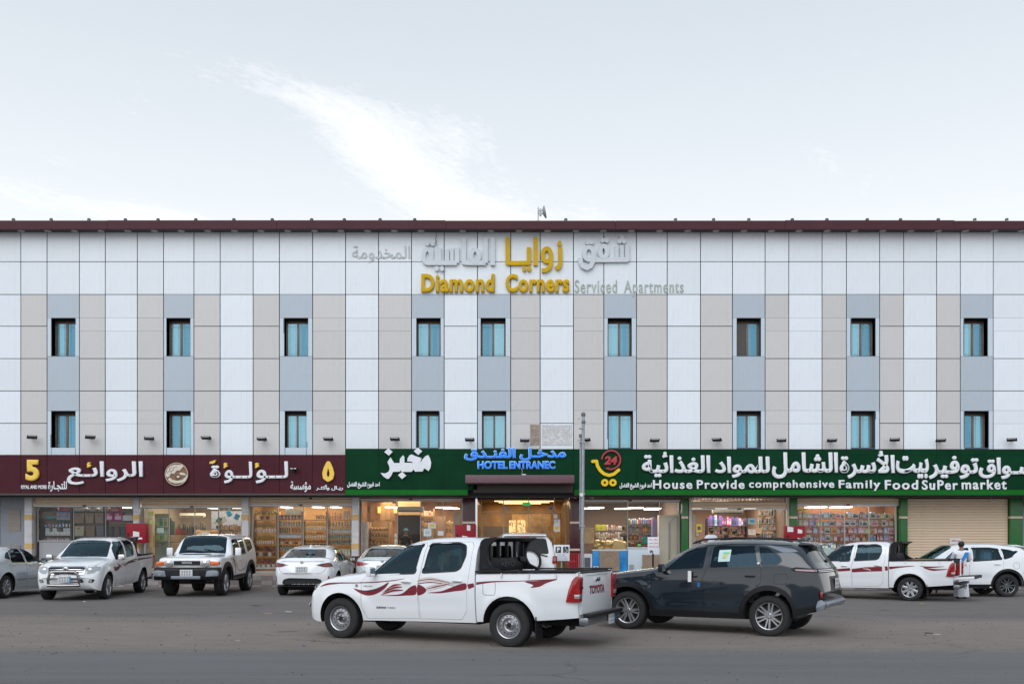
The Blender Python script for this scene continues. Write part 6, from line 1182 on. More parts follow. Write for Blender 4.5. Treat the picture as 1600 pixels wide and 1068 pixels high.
def wheel(root, x, y, z, R, w, kind, side, steer=0, spin=0.):
    """side -1 = outer face towards -y"""
    t = empty('wheel', (0, 0, 0)); t.parent = root; t.location = (x, y, z); t.rotation_euler = (0, spin, steer + (pi if side > 0 else 0)); rr = R * (.60 if kind == 'steel' else .665)
    key = (kind, R, w)
    if key not in WH:
        h = w / 2; tp = [(rr, -h + .012), (rr + .012, -h), (R * .80, -h - .006), (R * .93, -h + .004), (R * .985, -h + .03)]
        for gq in np.linspace(-h + .045, h - .045, 5): tp += [(R, gq - .016), (R, gq + .012), (R - .008, gq + .014), (R - .008, gq + .022)]
        tp += [(R * .985, h - .02), (R * .93, h), (rr, h)]
        T = MB().lathe(tp, 48, 'y').mesh('tyre', TYRE, True, 40)
        r_ = MB(); r_.lathe([(rr + .004, -h + .016), (rr, -h + .004), (rr - .012, -h + .012), (rr - .02, -h + .05), (rr - .03, -h + .10), (rr - .03, h - .01)], 40, 'y')
        if kind == 'steel':
            yf = -h + .055; r_.lathe([(rr - .022, -h + .05), (rr * .84, yf + .01), (rr * .78, yf - .012), (rr * .58, yf - .018), (rr * .50, yf + .012), (rr * .36, yf + .02), (rr * .33, yf - .02), (rr * .20, yf - .026), (rr * .18, yf + .0)], 40, 'y')
            hb = MB()
            for k in range(14):
                a = 2 * pi * k / 14; hb.cyl((rr * .70 * cos(a), yf - .0195, rr * .70 * sin(a)), (rr * .70 * cos(a), yf + .01, rr * .70 * sin(a)), .0105, n=8)
            hb.cyl((0, yf - .026, 0), (0, yf + .05, 0), rr * .185, n=14)
            for k in range(6): a = 2 * pi * k / 6; hb.cyl((rr * .27 * cos(a), yf - .036, rr * .27 * sin(a)), (rr * .27 * cos(a), yf - .0, rr * .27 * sin(a)), .011, n=6)
            D_ = hb.mesh('wheel_holes', BLACKM)
        else:
            ns = int(kind[1:]) if kind[1:].isdigit() else 6; yf = -h + .022; sp = MB()
            for k in range(ns):
                a = 2 * pi * k / ns
                for s_ in ((-1, 1) if kind[0] in 'dx' else (0,)):
                    wd = .018 if kind[0] in 'dx' else .035; spread = (.10 if kind[0] == 'd' else .16) * s_
                    pa = Vector((cos(a), 0, sin(a))); pb = Vector((-sin(a), 0, cos(a))); i0 = pa * rr * .18 + pb * wd * s_ * .9; i1 = pa.copy(); ang = a + spread * 1.6; i1 = Vector((cos(ang), 0, sin(ang))) * (rr - .008)
                    n_ = Vector((0, 1, 0)); dd = (i1 - i0).normalized(); q = dd.cross(n_).normalized(); v = []
                    for p, ww, yy in ((i0, wd * 1.25, yf + .006), (i1, wd * (1.0 if kind[0] == 'd' else 1.1), yf - .006)):
                        v += [p - q * ww + n_ * (yy + .012), p - q * ww * .6 + n_ * yy, p + q * ww * .6 + n_ * yy, p + q * ww + n_ * (yy + .012), p + q * ww + n_ * (yy + .04), p - q * ww + n_ * (yy + .04)]
                    sp.add(v, [(0, 1, 7, 6), (1, 2, 8, 7), (2, 3, 9, 8), (3, 4, 10, 9), (4, 5, 11, 10), (5, 0, 6, 11), (0, 5, 4, 3, 2, 1), (6, 7, 8, 9, 10, 11)])
            sp.lathe([(0, yf - .004), (rr * .16, yf - .004), (rr * .24, yf + .01), (rr * .24, yf + .04)], 24, 'y')
            r_.v, r_.f, r_.m = r_.v + sp.v, r_.f + [tuple(i + len(r_.v) for i in q) for q in sp.f], r_.m + sp.m
            hb = MB().lathe([(0, -h + .085), (rr * .62, -h + .085), (rr * .62, -h + .10), (rr - .032, -h + .12)], 24, 'y')
            for k in range(5): a = 2 * pi * k / 5; hb.cyl((rr * .17 * cos(a), yf - .002, rr * .17 * sin(a)), (rr * .17 * cos(a), yf - .012, rr * .17 * sin(a)), .010, n=6)
            D_ = hb.mesh('brake_disc', BRK)
        rm = RIMS
        if kind[0] == 'x': rm = mat('rim_two_tone', (.16, .17, .19), .25, metal=.8)
        WH[key] = (T, r_.mesh('rim', rm, True, 30), D_)
    T, Rm, D_ = WH[key]; link('tyre', T, t); link('rim', Rm, t); link(D_.name.split('.')[0], D_, t)['kind'] = 'stuff'; return t
def mirror_part(root, bx, by, bz, m, side=-1, w=.17, h=.13):
    o = MB().box(-.045, .045, 0, w, 0, h).build('mirror', m, root, (bx, by, bz), bevel=.028) if side > 0 else MB().box(-.045, .045, -w, 0, 0, h).build('mirror', m, root, (bx, by, bz), bevel=.028)
    g = MB().box(.046, .05, (.015 if side > 0 else -w + .015), (w - .015 if side > 0 else -.015), .02, h - .02).build('mirror_glass', CHROME, o)
    MB().box(-.02, .02, (-.06 if side > 0 else 0), (0 if side > 0 else .06), .02, .05).build('mirror_arm', BLACK, o); return o
def handle(root, x, z, side, bvh, m=None, w=.17):
    s = -1 if side == 'L' else 1; h = bvh.ray_cast(Vector((x, s * 3, z)), Vector((0, -s, 0))); y = h[0].y
    o = MB().box(-w / 2, w / 2, -.018, .018, -.014, .014).build('door_handle', m or CHROME, root, (x, y + s * .026, z), bevel=.01)
    return o
def seats(root, xs_, z, w=.5, col=None, backs=.62):
    m = col or mat('car_seat', (.07, .075, .085), .8); k = 0
    for x in xs_:
        for y in (-.38, .38):
            b = MB().box(x - .25, x + .25, y - w / 2, y + w / 2, z, z + .16); o = b.build('seat', m, root, bevel=.05)
            MB().box(-.06, .07, -w / 2, w / 2, 0, backs).build('backrest', m, o, (x + .25, y, z + .10), (0, radians(14), 0), bevel=.05); MB().box(-.05, .05, -.13, .13, 0, .17).build('headrest', m, o, (x + .43, y, z + .10 + backs * .97), bevel=.045)
def plate(root, x, y, z, w, h, rz, blue=True, name='number_plate'):
    o = MB().box(-w / 2, w / 2, -.006, 0, -h / 2, h / 2).build(name, PLATE, root, (x, y, z), (0, 0, rz), bevel=.003)
    k = MB()
    for i in range(4): k.box(-w * .38 + i * w * .2, -w * .38 + i * w * .2 + w * .12, -.008, -.0062, .01, h * .36)
    for i in range(4): k.box(-w * .38 + i * w * .2, -w * .38 + i * w * .2 + w * .10, -.008, -.0062, -h * .36, -.012)
    k.build('plate_marks', mat('plate_ink', (.25, .26, .28), .6), o)['kind'] = 'stuff'
    if blue: MB().box(w * .38, w * .5, -.009, -.0063, -h / 2, h / 2).build('plate_band', PLATEB, o)
    return o
def place(root, X, Y, th):
    root.location = (X, Y, gz(X, Y)); root.rotation_euler = (0, 0, th)
def anchor(root, lx, ly, X, Y, th):
    """put car-space point (lx, ly) at world X, Y"""
    c, s = cos(th), sin(th); place(root, X - (c * lx - s * ly), Y - (s * lx + c * ly), th); root.location.z = gz(X, Y) - .0
def side_std(u): return 1 - .07 * (1 - u) ** 3 - .028 * max(0, u - .55) ** 1.5 * 2.2
def wells(P, w=.30, r=None):
    o = []
    for xw, zw, R in P['wheels']:
        for s in (-1, 1): o.append((MB().cyl((xw, s * 1.2, zw), (xw, s * (pchip(P['W'], xw) - w), zw), R, n=40), ARCH))
    return o

# ---- pickup -------------------------------------------------
PK = dict(x0=0, x1=3.47, zt=[(0, .64), (.06, .80), (.18, .94), (.42, 1.035), (.9, 1.12), (1.30, 1.18), (1.40, 1.235), (1.75, 1.475), (2.05, 1.64), (2.3, 1.70), (2.6, 1.735), (3.05, 1.745), (3.3, 1.735), (3.47, 1.69)],
          zs=[(0, .62), (.1, .74), (.4, .93), (1.3, 1.07), (1.5, 1.10), (2.5, 1.14), (3.47, 1.18)], zb=[(0, .44), (.06, .32), (.35, .27), (1.3, .33), (3.47, .36)],
          W=[(0, .66), (.05, .76), (.16, .83), (.4, .865), (.9, .88), (3.47, .88)], D=[(0, .20), (.3, .12), (.8, .04), (1.3, .13), (2.0, .10), (2.7, 0), (3.47, 0)],
          n=[(0, 2.6), (.6, 2.8), (1.3, 3.0), (1.8, 4.5), (3.47, 5.5)], tum=[(0, .5), (1.3, .4), (1.8, .26), (3.47, .24)], side=side_std, wheels=[(.88, .35, .44)], flare=.028, crease=[(1.3, 3.4, .62, .66, .010)])
PB = dict(PK); PB.update(x0=3.49, x1=5.25, zt=[(3.49, 1.17), (5.25, 1.215)], zs=[(3.49, 1.11), (5.25, 1.155)], zb=[(3.49, .38), (4.6, .44), (5.25, .50)], W=[(3.49, .88), (5.0, .88), (5.19, .865), (5.25, .84)], D=[(3.49, 0), (5.1, 0), (5.25, -.03)], n=[(3.49, 5)], tum=[(3.49, 0)], wheels=[(4.07, .35, .46)], crease=[(4.5, 5.3, .68, .72, .008)])
def win(P): return roundpoly(P, .05)
PKW1 = [(1.50, 1.115), (1.78, 1.40), (2.04, 1.575), (2.12, 1.60), (2.44, 1.625), (2.36, 1.15)]
PKW2 = [(2.50, 1.16), (2.57, 1.63), (3.10, 1.645), (3.25, 1.60), (3.28, 1.45), (3.20, 1.24), (3.12, 1.20)]
PKD1 = [(1.31, .98), (1.33, .55), (1.42, .37), (2.42, .395), (2.40, .95), (2.455, 1.18), (2.50, 1.60), (2.46, 1.652), (2.05, 1.615), (1.76, 1.44), (1.45, 1.13)]
PKD2 = [(2.425, .95), (2.447, .395), (3.22, .41), (3.32, .55), (3.33, .95), (3.37, 1.20), (3.385, 1.60), (3.33, 1.665), (2.54, 1.66), (2.515, 1.60), (2.47, 1.18)]
PKC = {}
def pickup(root, wheelkind, doors=True, gate_open=False):
    if not PKC:
        outer = loft(PK, 0, 3.47).mesh('body', PAINTW); PKC['bvh'] = bvh_of(outer)
        cav = loft(PK, 1.42, 3.40, inset=.05, zfloor=.50)
        cuts = [(cav, INTER)] + wells(PK)
        for p in (PKW1, PKW2): cuts.append((MB().prism(win(p), 'y', -1.3, 1.3), TRIM))
        cuts.append((MB().prism(roundpoly([(1.40, -.66), (2.06, -.56), (2.10, 0), (2.06, .56), (1.40, .66), (1.30, 0)], .08), 'z', 1.13, 2.2), TRIM))
        cuts.append((MB().prism(roundpoly([(-.60, 1.22), (.60, 1.22), (.54, 1.6), (-.54, 1.6)], .06), 'x', 3.2, 4.0), TRIM))
        me = boolean(outer, cuts)
        PKC['d1'] = boolean(me, [(MB().prism(PKD1, 'y', -1.3, -.5), SEAM)], 'INTERSECT', 'door'); PKC['d2'] = boolean(me, [(MB().prism(PKD2, 'y', -1.3, -.5), SEAM)], 'INTERSECT', 'door')
        PKC['body'] = boolean(me, [(MB().prism(grow(PKD1, .0045), 'y', -1.3, -.5), SEAM), (MB().prism(grow(PKD2, .0045), 'y', -1.3, -.5), SEAM)])
        bo = loft(PB, 3.49, 5.25).mesh('bed', PAINTW); PKC['bb'] = bvh_of(bo)
        PKC['bed'] = boolean(bo, [(MB().box(3.55, 5.19, -.75, .75, .72, 2), mat('bed_liner', (.02, .021, .022), .7))] + wells(PB) + [(MB().box(5.16, 6, -.72, .72, .60, 2), PAINTW)], name='bed')
    bv, bb = PKC['bvh'], PKC['bb']
    body = link('body', PKC['body'], root); link('bed', PKC['bed'], root)
    d1 = link('door', PKC['d1'], root); d2 = link('door', PKC['d2'], root)
    patch('window_pane', grow(win(PKW1), .012), 'L', bv, CGL, d1, -.012); patch('window_pane', grow(win(PKW2), .012), 'L', bv, CGL, d2, -.012)
    patch('window_pane', grow(win(PKW1), .012), 'R', bv, CGL, body, -.012); patch('window_pane', grow(win(PKW2), .012), 'R', bv, CGL, body, -.012)
    patch('windscreen', roundpoly([(1.37, -.68), (2.10, -.58), (2.13, 0), (2.10, .58), (1.37, .68), (1.29, 0)], .08), 'T', bv, CGL, root, -.010, curve=False)
    MB().box(3.44, 3.445, -.62, .62, 1.2, 1.62).build('rear_window', CGLB, root)
    handle(d1, 2.20, 1.0, 'L', bv); handle(d2, 3.16, 1.03, 'L', bv)
    # black sash round the openings
    for dd, P in ((d1, PKW1), (d2, PKW2)):
        a, b_ = grow(win(P), .022), grow(win(P), -.004); n = len(a); fr = MB()
        for i in range(n):
            j = (i + 1) % n; q = []
            for p in (a[i], a[j], b_[j], b_[i]): h = bv.ray_cast(Vector((p[0], -3, p[1])), Vector((0, 1, 0))); q.append((p[0], h[0].y - .003, p[1]))
            fr.add(q, [(0, 1, 2, 3)])
        fr.build('window_seal', TRIM, dd)
    # underside, chassis rails, axle
    MB().box(.45, 1.35, -.55, .55, .28, .6).box(1.3, 5.2, -.5, -.38, .34, .46).box(1.3, 5.2, .38, .5, .34, .46).box(1.4, 3.5, -.74, .74, .33, .42).box(3.5, 5.12, -.6, .6, .5, .71).build('chassis', ARCH, root)
    MB().cyl((4.07, -.7, .35), (4.07, .7, .35), .05).cyl((.88, -.7, .33), (.88, .7, .33), .04).cyl((4.07, -.1, .35), (4.07, .12, .35), .14).cyl((2.2, .2, .36), (5.1, .25, .40), .035).build('axle', BRK, root, smooth=True)
    for s in (-1, 1): MB().box(4.53, 4.545, s * .74 - .13, s * .74 + .13, .16, .50).build('mudflap', BLACK, root)
    yt = .765
    for x in (.88, 4.07):
        for s in (-1, 1): wheel(root, x, s * yt, .348, .348, .225, wheelkind, s, spin=random.uniform(0, 6))
    mirror_part(root, 1.58, -.92, 1.08, CHROME if wheelkind != 'steel' else PAINTW, -1, .17, .16); mirror_part(root, 1.58, .92, 1.08, CHROME, 1, .17, .16)
    seats(root, (2.0, 2.95), .55); MB().box(1.35, 1.70, -.72, .72, .85, 1.09).build('dashboard', INTER, root, bevel=.04)
    sw = MB().tube([(.02 * sin(q), .19 * cos(q), .19 * sin(q)) for q in np.linspace(0, 2 * pi, 21)[:-1]], .016, 6, closed=True).cyl((0, -.17, 0), (0, .17, 0), .012).cyl((0, 0, -.15), (0, 0, 0), .012); sw.build('steering_wheel', BLACK, root, (1.83, -.38, 1.08), (0, radians(-24), 0), smooth=True)
    # front end
    gr = patch('grille', roundpoly([(-.44, .74), (.44, .74), (.50, .90), (.46, .945), (-.46, .945), (-.50, .90)], .03), 'F', bv, BLACK, root, .006)
    for z in (.765, .81, .855): patch('grille_bar', [(-.44, z), (.44, z), (.45, z + .013), (-.45, z + .013)], 'F', bv, CHROME, gr, .022, thick=.018)
    for P in ([(-.50, .90), (-.45, .955), (.45, .955), (.50, .90), (.47, .90), (.43, .925), (-.43, .925), (-.47, .90)], [(-.47, .725), (.47, .725), (.46, .748), (-.46, .748)]): patch('grille_surround', P, 'F', bv, CHROME, gr, .026, thick=.02)
    for s in (-1, 1): patch('grille_surround', [(s * .44, .73), (s * .475, .73), (s * .52, .90), (s * .485, .91)], 'F', bv, CHROME, gr, .026, thick=.02)
    h = bv.ray_cast(Vector((-3, 0, .86)), Vector((1, 0, 0)))[0].x
    em = MB().tube([(h - .04, .085 * cos(q), .86 + .055 * sin(q)) for q in np.linspace(0, 2 * pi, 21)[:-1]], .009, 5, closed=True).tube([(h - .045, .035 * cos(q), .86 + .05 * sin(q)) for q in np.linspace(0, 2 * pi, 17)[:-1]], .007, 5, closed=True).tube([(h - .045, .07 * cos(q), .885 + .022 * sin(q)) for q in np.linspace(0, 2 * pi, 17)[:-1]], .007, 5, closed=True); em.build('badge', CHROME, gr, smooth=True)
    for s in (-1, 1):
        P = [(s * .50, .77), (s * .56, .735), (s * .70, .76), (s * .80, .84), (s * .815, .93), (s * .70, .945), (s * .54, .93)]
        hl = patch('headlight', roundpoly(P, .03), 'F', bv, LAMPC, root, .008, .05, thick=.006)
        x_ = bv.ray_cast(Vector((-3, s * .60, .84)), Vector((1, 0, 0)))[0].x
        MB().lathe([(0, -.0), (.035, .004), (.058, .02), (.064, .03)], 18, 'y').build('reflector', SREFL, hl, (x_ - .018, s * .60, .845), (0, 0, -pi / 2), smooth=True)
        P = [(s * .58, .50), (s * .70, .50), (s * .74, .585), (s * .62, .60)]
        fg = patch('fog_lamp_recess', roundpoly(P, .03), 'F', bv, BLACK, root, .006); x_ = bv.ray_cast(Vector((-3, s * .64, .545)), Vector((1, 0, 0)))[0].x
        MB().cyl((x_ - .02, s * .65, .545), (x_, s * .65, .545), .04, n=16).build('fog_lamp', LAMPC, fg, smooth=True)
        if s < 0: patch('headlight_side', [(.19, .80), (.22, .92), (.32, .965), (.46, .985), (.42, .92), (.32, .82)], 'L', bv, LAMPC, hl, .006)
    patch('lower_grille', roundpoly([(-.46, .50), (.46, .50), (.44, .60), (-.44, .60)], .02), 'F', bv, BLACK, root, .006)
    patch('hood_seam', band([(.22, -.66), (.6, -.735), (1.25, -.76)], [.008, .008]), 'T', bv, SEAM, root, .0015); patch('hood_seam', band([(.22, .66), (.6, .735), (1.25, .76)], [.008, .008]), 'T', bv, SEAM, root, .0015)
    patch('wiper', band([(1.36, -.5), (1.42, -.2), (1.45, .1)], [.018, .01]), 'T', bv, BLACK, root, .02, thick=.01); patch('wiper', band([(1.33, .0), (1.40, .3), (1.44, .55)], [.018, .01]), 'T', bv, BLACK, root, .02, thick=.01)
    # bed rail caps, tail lamps, tailgate, bumper
    MB().box(3.5, 5.23, -.885, -.74, 1.176, 1.20).box(3.5, 5.23, .74, .885, 1.176, 1.20).box(3.5, 3.60, -.74, .74, 1.176, 1.20).build('bed_rail', BLACK, root, rot=(0, radians(-.9), 0), loc=(0, 0, -.054), bevel=.008)
    for x in (3.95, 4.42, 4.88): MB().box(x - .012, x + .012, -.892, -.875, 1.10, 1.17).build('rail_clip', WHT, root)
    for s in (-1, 1):
        tl = MB().prism(roundpoly([(5.045, .74), (5.265, .74), (5.285, 1.13), (5.22, 1.15), (5.15, 1.08), (5.09, .93)], .02), 'y', s * .74, s * .893).build('tail_lamp', LAMPR, root, bevel=.012)
        MB().box(5.19, 5.275, min(s * .78, s * .897), max(s * .78, s * .897), .80, .865).build('reversing_light', LAMPC, tl, bevel=.006); MB().box(5.275, 5.288, min(s * .75, s * .88), max(s * .75, s * .88), .95, .98).build('lamp_divider', LAMPRD, tl)
    g = empty('tailgate', (5.21, 0, .64)); g.parent = root
    MB().box(-.035, .035, -.715, .715, -.10, .54).build('gate_panel', PAINTW, g, bevel=.012); MB().box(.036, .046, -.55, .55, .10, .44).build('gate_pressing', PAINTW, g, bevel=.006) if False else None
    MB().box(.036, .06, -.10, .10, .40, .46).build('gate_handle', BLACK if gate_open else CHROME, g, bevel=.008); MB().box(-.042, .04, -.71, .71, .541, .56).build('gate_cap', BLACK, g)
    MB().box(.036, .0395, -.5, .5, .50, .504).build('gate_crease', SEAM, g)
    if gate_open: g.rotation_euler = (0, radians(86), 0); g.location = (5.23, 0, .68); MB().box(-.045, -.036, -.69, .69, .02, .53).build('gate_liner', mat('gate_liner', (.05, .055, .06), .7), g)
    MB().box(5.29, 5.43, -.78, .78, .50, .565).build('bumper_step', BLACK, root, bevel=.015); MB().box(5.23, 5.38, -.80, .80, .38, .505).build('bumper', mat('bumper_grey_chrome', (.25, .26, .28), .25, metal=.8), root, bevel=.025)
    plate(root, 5.395, .28, .42, .30, .16, pi / 2)
    return bv, bb
def gate_word(root, g, m=None):
    o = lettering(root, 'TOYOTA', -.36, .36, .0, .14, m or DECR, 0, .05, d=.004); o.parent = g; o.location = (.0365, 0, .20); o.rotation_euler = (0, 0, pi / 2); return o
def roll_bar(root, bb, word=True):
    r = empty('sports_bar', (0, 0, 0)); r.parent = root
    P = roundpoly([(3.52, 1.19), (3.53, 1.66), (3.60, 1.725), (3.82, 1.745), (3.86, 1.72), (3.73, 1.66), (3.665, 1.56), (3.655, 1.40), (3.72, 1.28), (3.94, 1.19)], .05)
    for s in (-1, 1):
        o = MB().prism(P, 'y', s * .73, s * .80).build('side_frame', BLACK, r)
        MB().prism(roundpoly([(3.58, 1.24), (3.58, 1.34), (3.70, 1.24)], .02), 'y', s * .795, s * .808).build('side_rib', BLACKM, o)
    MB().prism(roundpoly([(3.54, 1.66), (3.60, 1.725), (3.82, 1.745), (3.86, 1.72), (3.75, 1.67)], .02), 'y', -.73, .73).build('top_beam', BLACK, r)
    MB().box(3.60, 3.655, -.73, .73, 1.19, 1.40).build('lower_panel', BLACK, r, bevel=.015)
    for k in range(5): y = -.66 + .33 * k; MB().box(3.61, 3.66, y - .028, y + .028, 1.38, 1.69).build('upright', BLACK, r, bevel=.008)
    for s in (-1, 1): MB().prism([(s * .70, 1.41), (s * .42, 1.41), (s * .48, 1.34), (s * .70, 1.30)], 'x', 3.65, 3.685).build('panel_rib', BLACK, r)
    if word:
        o = lettering(r, 'REVO', -.26, .26, 0, .085, mat('word_grey', (.035, .035, .04), .4), 0, .03, d=.006); o.location = (3.657, 0, 1.25); o.rotation_euler = (0, 0, pi / 2)
# near white pickup
TH1 = radians(-24.5)
p1 = empty('pickup_truck', label='white double cab pickup with crimson side graphics seen from its rear left in the foreground', cat='pickup truck'); p1['group'] = 'white double cab pickups'
bv, bb = pickup(p1, 'steel'); anchor(p1, 4.07, -.88, -.06, 15.2, TH1); gate_word(p1, [c for c in p1.children if c.name.startswith('tailgate')][0]); roll_bar(p1, bb)
def deco(name, P, b_, m, w=None, off=.0025): return patch(name, band(P, w) if w else P, 'L', b_, m, p1, off, .05)
deco('side_stripe', [(.46, .885), (.60, .93), (.85, .955), (1.20, .965), (1.6, .985), (1.95, 1.02), (2.17, 1.055)], bv, DECR, [.012, .035, .022, .016, .018, .014, .004])
deco('side_stripe', [(.46, .875), (.60, .915), (.82, .935)], bv, DECP, [.004, .006, .003])
deco('side_stripe', curve_pts([(1.16, .87), (1.30, .79), (1.45, .755), (1.62, .79), (1.78, .88), (1.86, .99), (1.74, .93), (1.60, .875), (1.42, .84), (1.28, .85)], 4), bv, DECR)
deco('side_stripe', [(1.30, .825), (1.5, .835), (1.66, .87), (1.76, .93)], bv, DECD, [.01, .035, .02, .004], off=.0032)
for k, (y0, y1, y2) in enumerate(((.80, .87, .89), (.83, .915, .945), (.86, .955, .985))):
    deco('side_stripe', [(1.72 + .03 * k, y0 - .02), (1.95, y1 - .02), (2.14 - .02 * k, y2 - .03)], bv, DECR, [.010, .036, .012]); deco('side_stripe', [(1.74, y0 - .03), (1.95, y1 - .04), (2.10, y2 - .05)], bv, DECP, [.004, .010, .004])
deco('side_stripe', curve_pts([(1.68, .765), (1.9, .775), (2.10, .80), (2.20, .86), (2.28, .92), (2.385, .945), (2.385, .80), (2.2, .775), (1.95, .76)], 3), bv, DECR)
deco('side_stripe', curve_pts([(2.415, .79), (2.415, .955), (2.50, .94), (2.58, .885), (2.56, .835), (2.50, .80)], 3), bv, DECR)
for k in range(4): deco('side_stripe', [(2.42, .975 + .022 * k), (2.65, 1.0 + .026 * k), (2.90, .985 + .018 * k), (3.10, .95 + .016 * k)], bv, DECR if k % 2 == 0 else DECP, [.012, .016, .012, .004])
deco('side_stripe', curve_pts([(2.60, .83), (2.85, .86), (3.0, .91), (3.15, .965), (3.31, 1.0), (3.31, .90), (3.10, .865), (2.85, .83)], 3), bv, DECR)
for k in range(3): deco('side_stripe', [(2.58, .86 + .03 * k), (2.75, .90 + .03 * k), (2.92, .945 + .02 * k), (3.02, .99)], bv, DECP if k != 1 else DECR, [.01, .02, .014, .004], off=.003)
deco('side_stripe', [(3.35, .945), (3.46, .975)], bv, DECR, [.085, .06]); deco('side_stripe', [(3.50, 1.0), (3.8, 1.035), (4.2, 1.05), (4.6, 1.075), (4.9, 1.095)], bb, DECR, [.045, .022, .01, .014, .006])
deco('side_stripe', curve_pts([(4.35, 1.045), (4.55, 1.06), (4.9, 1.095), (4.72, 1.03), (4.60, .97), (4.45, .955), (4.50, .995)], 3), bb, DECR)
patch('fuel_flap_seam', band(roundpoly([(3.62, .82), (3.84, .82), (3.84, 1.03), (3.62, 1.03)], .04) + [(3.62, .86)], [.007, .007], 1), 'L', bb, SEAM, p1, .001)
def side_word(root, tx, x0, x1, z0, z1, m, b_, bold=.02):
    h = b_.ray_cast(Vector(((x0 + x1) / 2, -3, z0)), Vector((0, 1, 0)))[0].y; return lettering(root, tx, x0, x1, z0, z1, m, h - .006, bold, d=.003)
side_word(p1, '2500', 1.60, 1.80, .545, .575, mat('badge_brown', (.10, .03, .03), .4), bv, .04); side_word(p1, 'TURBO', 1.82, 1.98, .552, .572, mat('badge_grey', (.12, .12, .14), .4), bv, .02); side_word(p1, 'HILUX', 1.36, 1.54, .905, .93, mat('badge_pale', (.4, .4, .42), .3, metal=.5), bv, .02)
hh = bv.ray_cast(Vector((1.22, -3, .92)), Vector((0, 1, 0)))[0]; MB().cyl((0, 0, 0), (0, -.012, 0), .028, n=14).build('side_indicator', LAMPC, p1, hh, smooth=True)
# left pickup, front towards the camera, chrome bull bar
p2 = empty('pickup_truck', label='white double cab pickup with a chrome bull bar parked nose out at the left', cat='pickup truck', group='white double cab pickups')
bv, bb = pickup(p2, 'd6'); anchor(p2, .88, 0, -12.2, 26.9, radians(94.5))
bb2 = MB(); pts = [(-.07, -.40, .40), (-.10, -.40, .62), (-.09, -.36, .76), (-.05, -.28, .80), (-.05, .28, .80), (-.09, .36, .76), (-.10, .40, .62), (-.07, .40, .40)]
bb2.tube([Vector(p) for p in pts], .038, 10).tube([(-.10, -.42, .44), (-.11, 0, .43), (-.10, .42, .44)], .035, 10).box(-.06, .05, -.36, .36, .38, .42); bb2.build('bull_bar', mat('bar_dull_chrome', (.30, .29, .28), .25, metal=.9), p2, (.02, 0, 0), smooth=True)
plate(p2, -.03, 0, .60, .34, .17, -pi / 2)
o = lettering(p2, 'TOYOTA', -.26, .26, .83 - .075, .86 - .075, INK, 0, .04, d=.004); o.rotation_euler = (0, 0, -pi / 2); o.location = (-.075, 0, .02)
for P, w_ in (([(1.30, .90), (1.38, .86), (1.5, .82), (1.75, .87), (1.95, .93)], [.02, .10, .12, .10, .02]), ([(1.6, .98), (1.8, .93), (2.0, .86)], [.02, .05, .02]), ([(2.0, .98), (2.15, .93), (2.28, .90)], [.02, .04, .02]), ([(2.2, .90), (2.6, .985), (3.0, 1.02), (3.4, 1.05)], [.03, .07, .09, .08]), ([(.9, .93), (1.1, .985), (1.3, .98)], [.006, .012, .006])): patch('side_stripe', band(P, w_), 'L', bv, mat('decal_brown', (.09, .012, .016), .4), p2, .0025)
patch('side_stripe', band([(3.5, 1.05), (4.0, 1.07), (5.0, 1.09)], [.07, .05, .03]), 'L', bb, MATS['decal_brown'], p2, .0025)
roll_bar(p2, bb, False)
# right pickup with lowered tailgate
p3 = empty('pickup_truck', label='white double cab pickup with lowered tailgate being loaded at the right', cat='pickup truck', group='white double cab pickups')
bv, bb = pickup(p3, 's8', gate_open=True); anchor(p3, 4.07, -.88, 11.62, 28.05, radians(-33)); roll_bar(p3, bb, False)
for P, w_, q in (([(.6, .86), (1.2, .84), (1.9, .86), (2.38, .90)], [.02, .05, .08, .09], bv), ([(2.43, .86), (2.8, .90), (3.3, .93)], [.10, .13, .14], bv), ([(2.45, .90), (2.8, .96), (3.0, .97)], [.02, .02, .02], bv), ([(3.38, .94), (3.46, .95)], [.13, .12], bv), ([(3.5, .96), (3.75, .99), (4.2, 1.03)], [.09, .05, .01], bb), ([(4.35, 1.03), (4.6, 1.0), (5.0, 1.03)], [.01, .05, .01], bb), ([(4.45, .985), (4.7, .93), (5.1, .95)], [.02, .06, .01], bb)): patch('side_stripe', band(P, w_), 'L', q, DECR, p3, .0025)
patch('side_stripe', band([(2.75, .93), (2.9, .915), (2.98, .88)], [.01, .025, .01]), 'L', bv, WHT, p3, .0045)
for i, (a, b_, c, l) in enumerate(((4.3, .72, .5, 'brown carton lying in the bed of the right pickup'),)):
    t = tag(MB().box(-.45, .45, -.35, .35, 0, .18).build('cardboard_box', CARD, bevel=.004), l, 'box'); M_ = Matrix.Translation(p3.location) @ Matrix.Rotation(radians(-33), 4, 'Z'); t.location = M_ @ Vector((4.45, 0, 1.03)); t.rotation_euler = (0, 0, radians(-30)); 
    t2 = tag(MB().box(-.6, .6, -.5, .5, 0, .29).build('cardboard_box', CARDD, bevel=.004), 'large dark carton under the brown one in the right pickup bed', 'box'); t2.location = M_ @ Vector((4.4, 0, .735)); t2.rotation_euler = (0, 0, radians(-33))
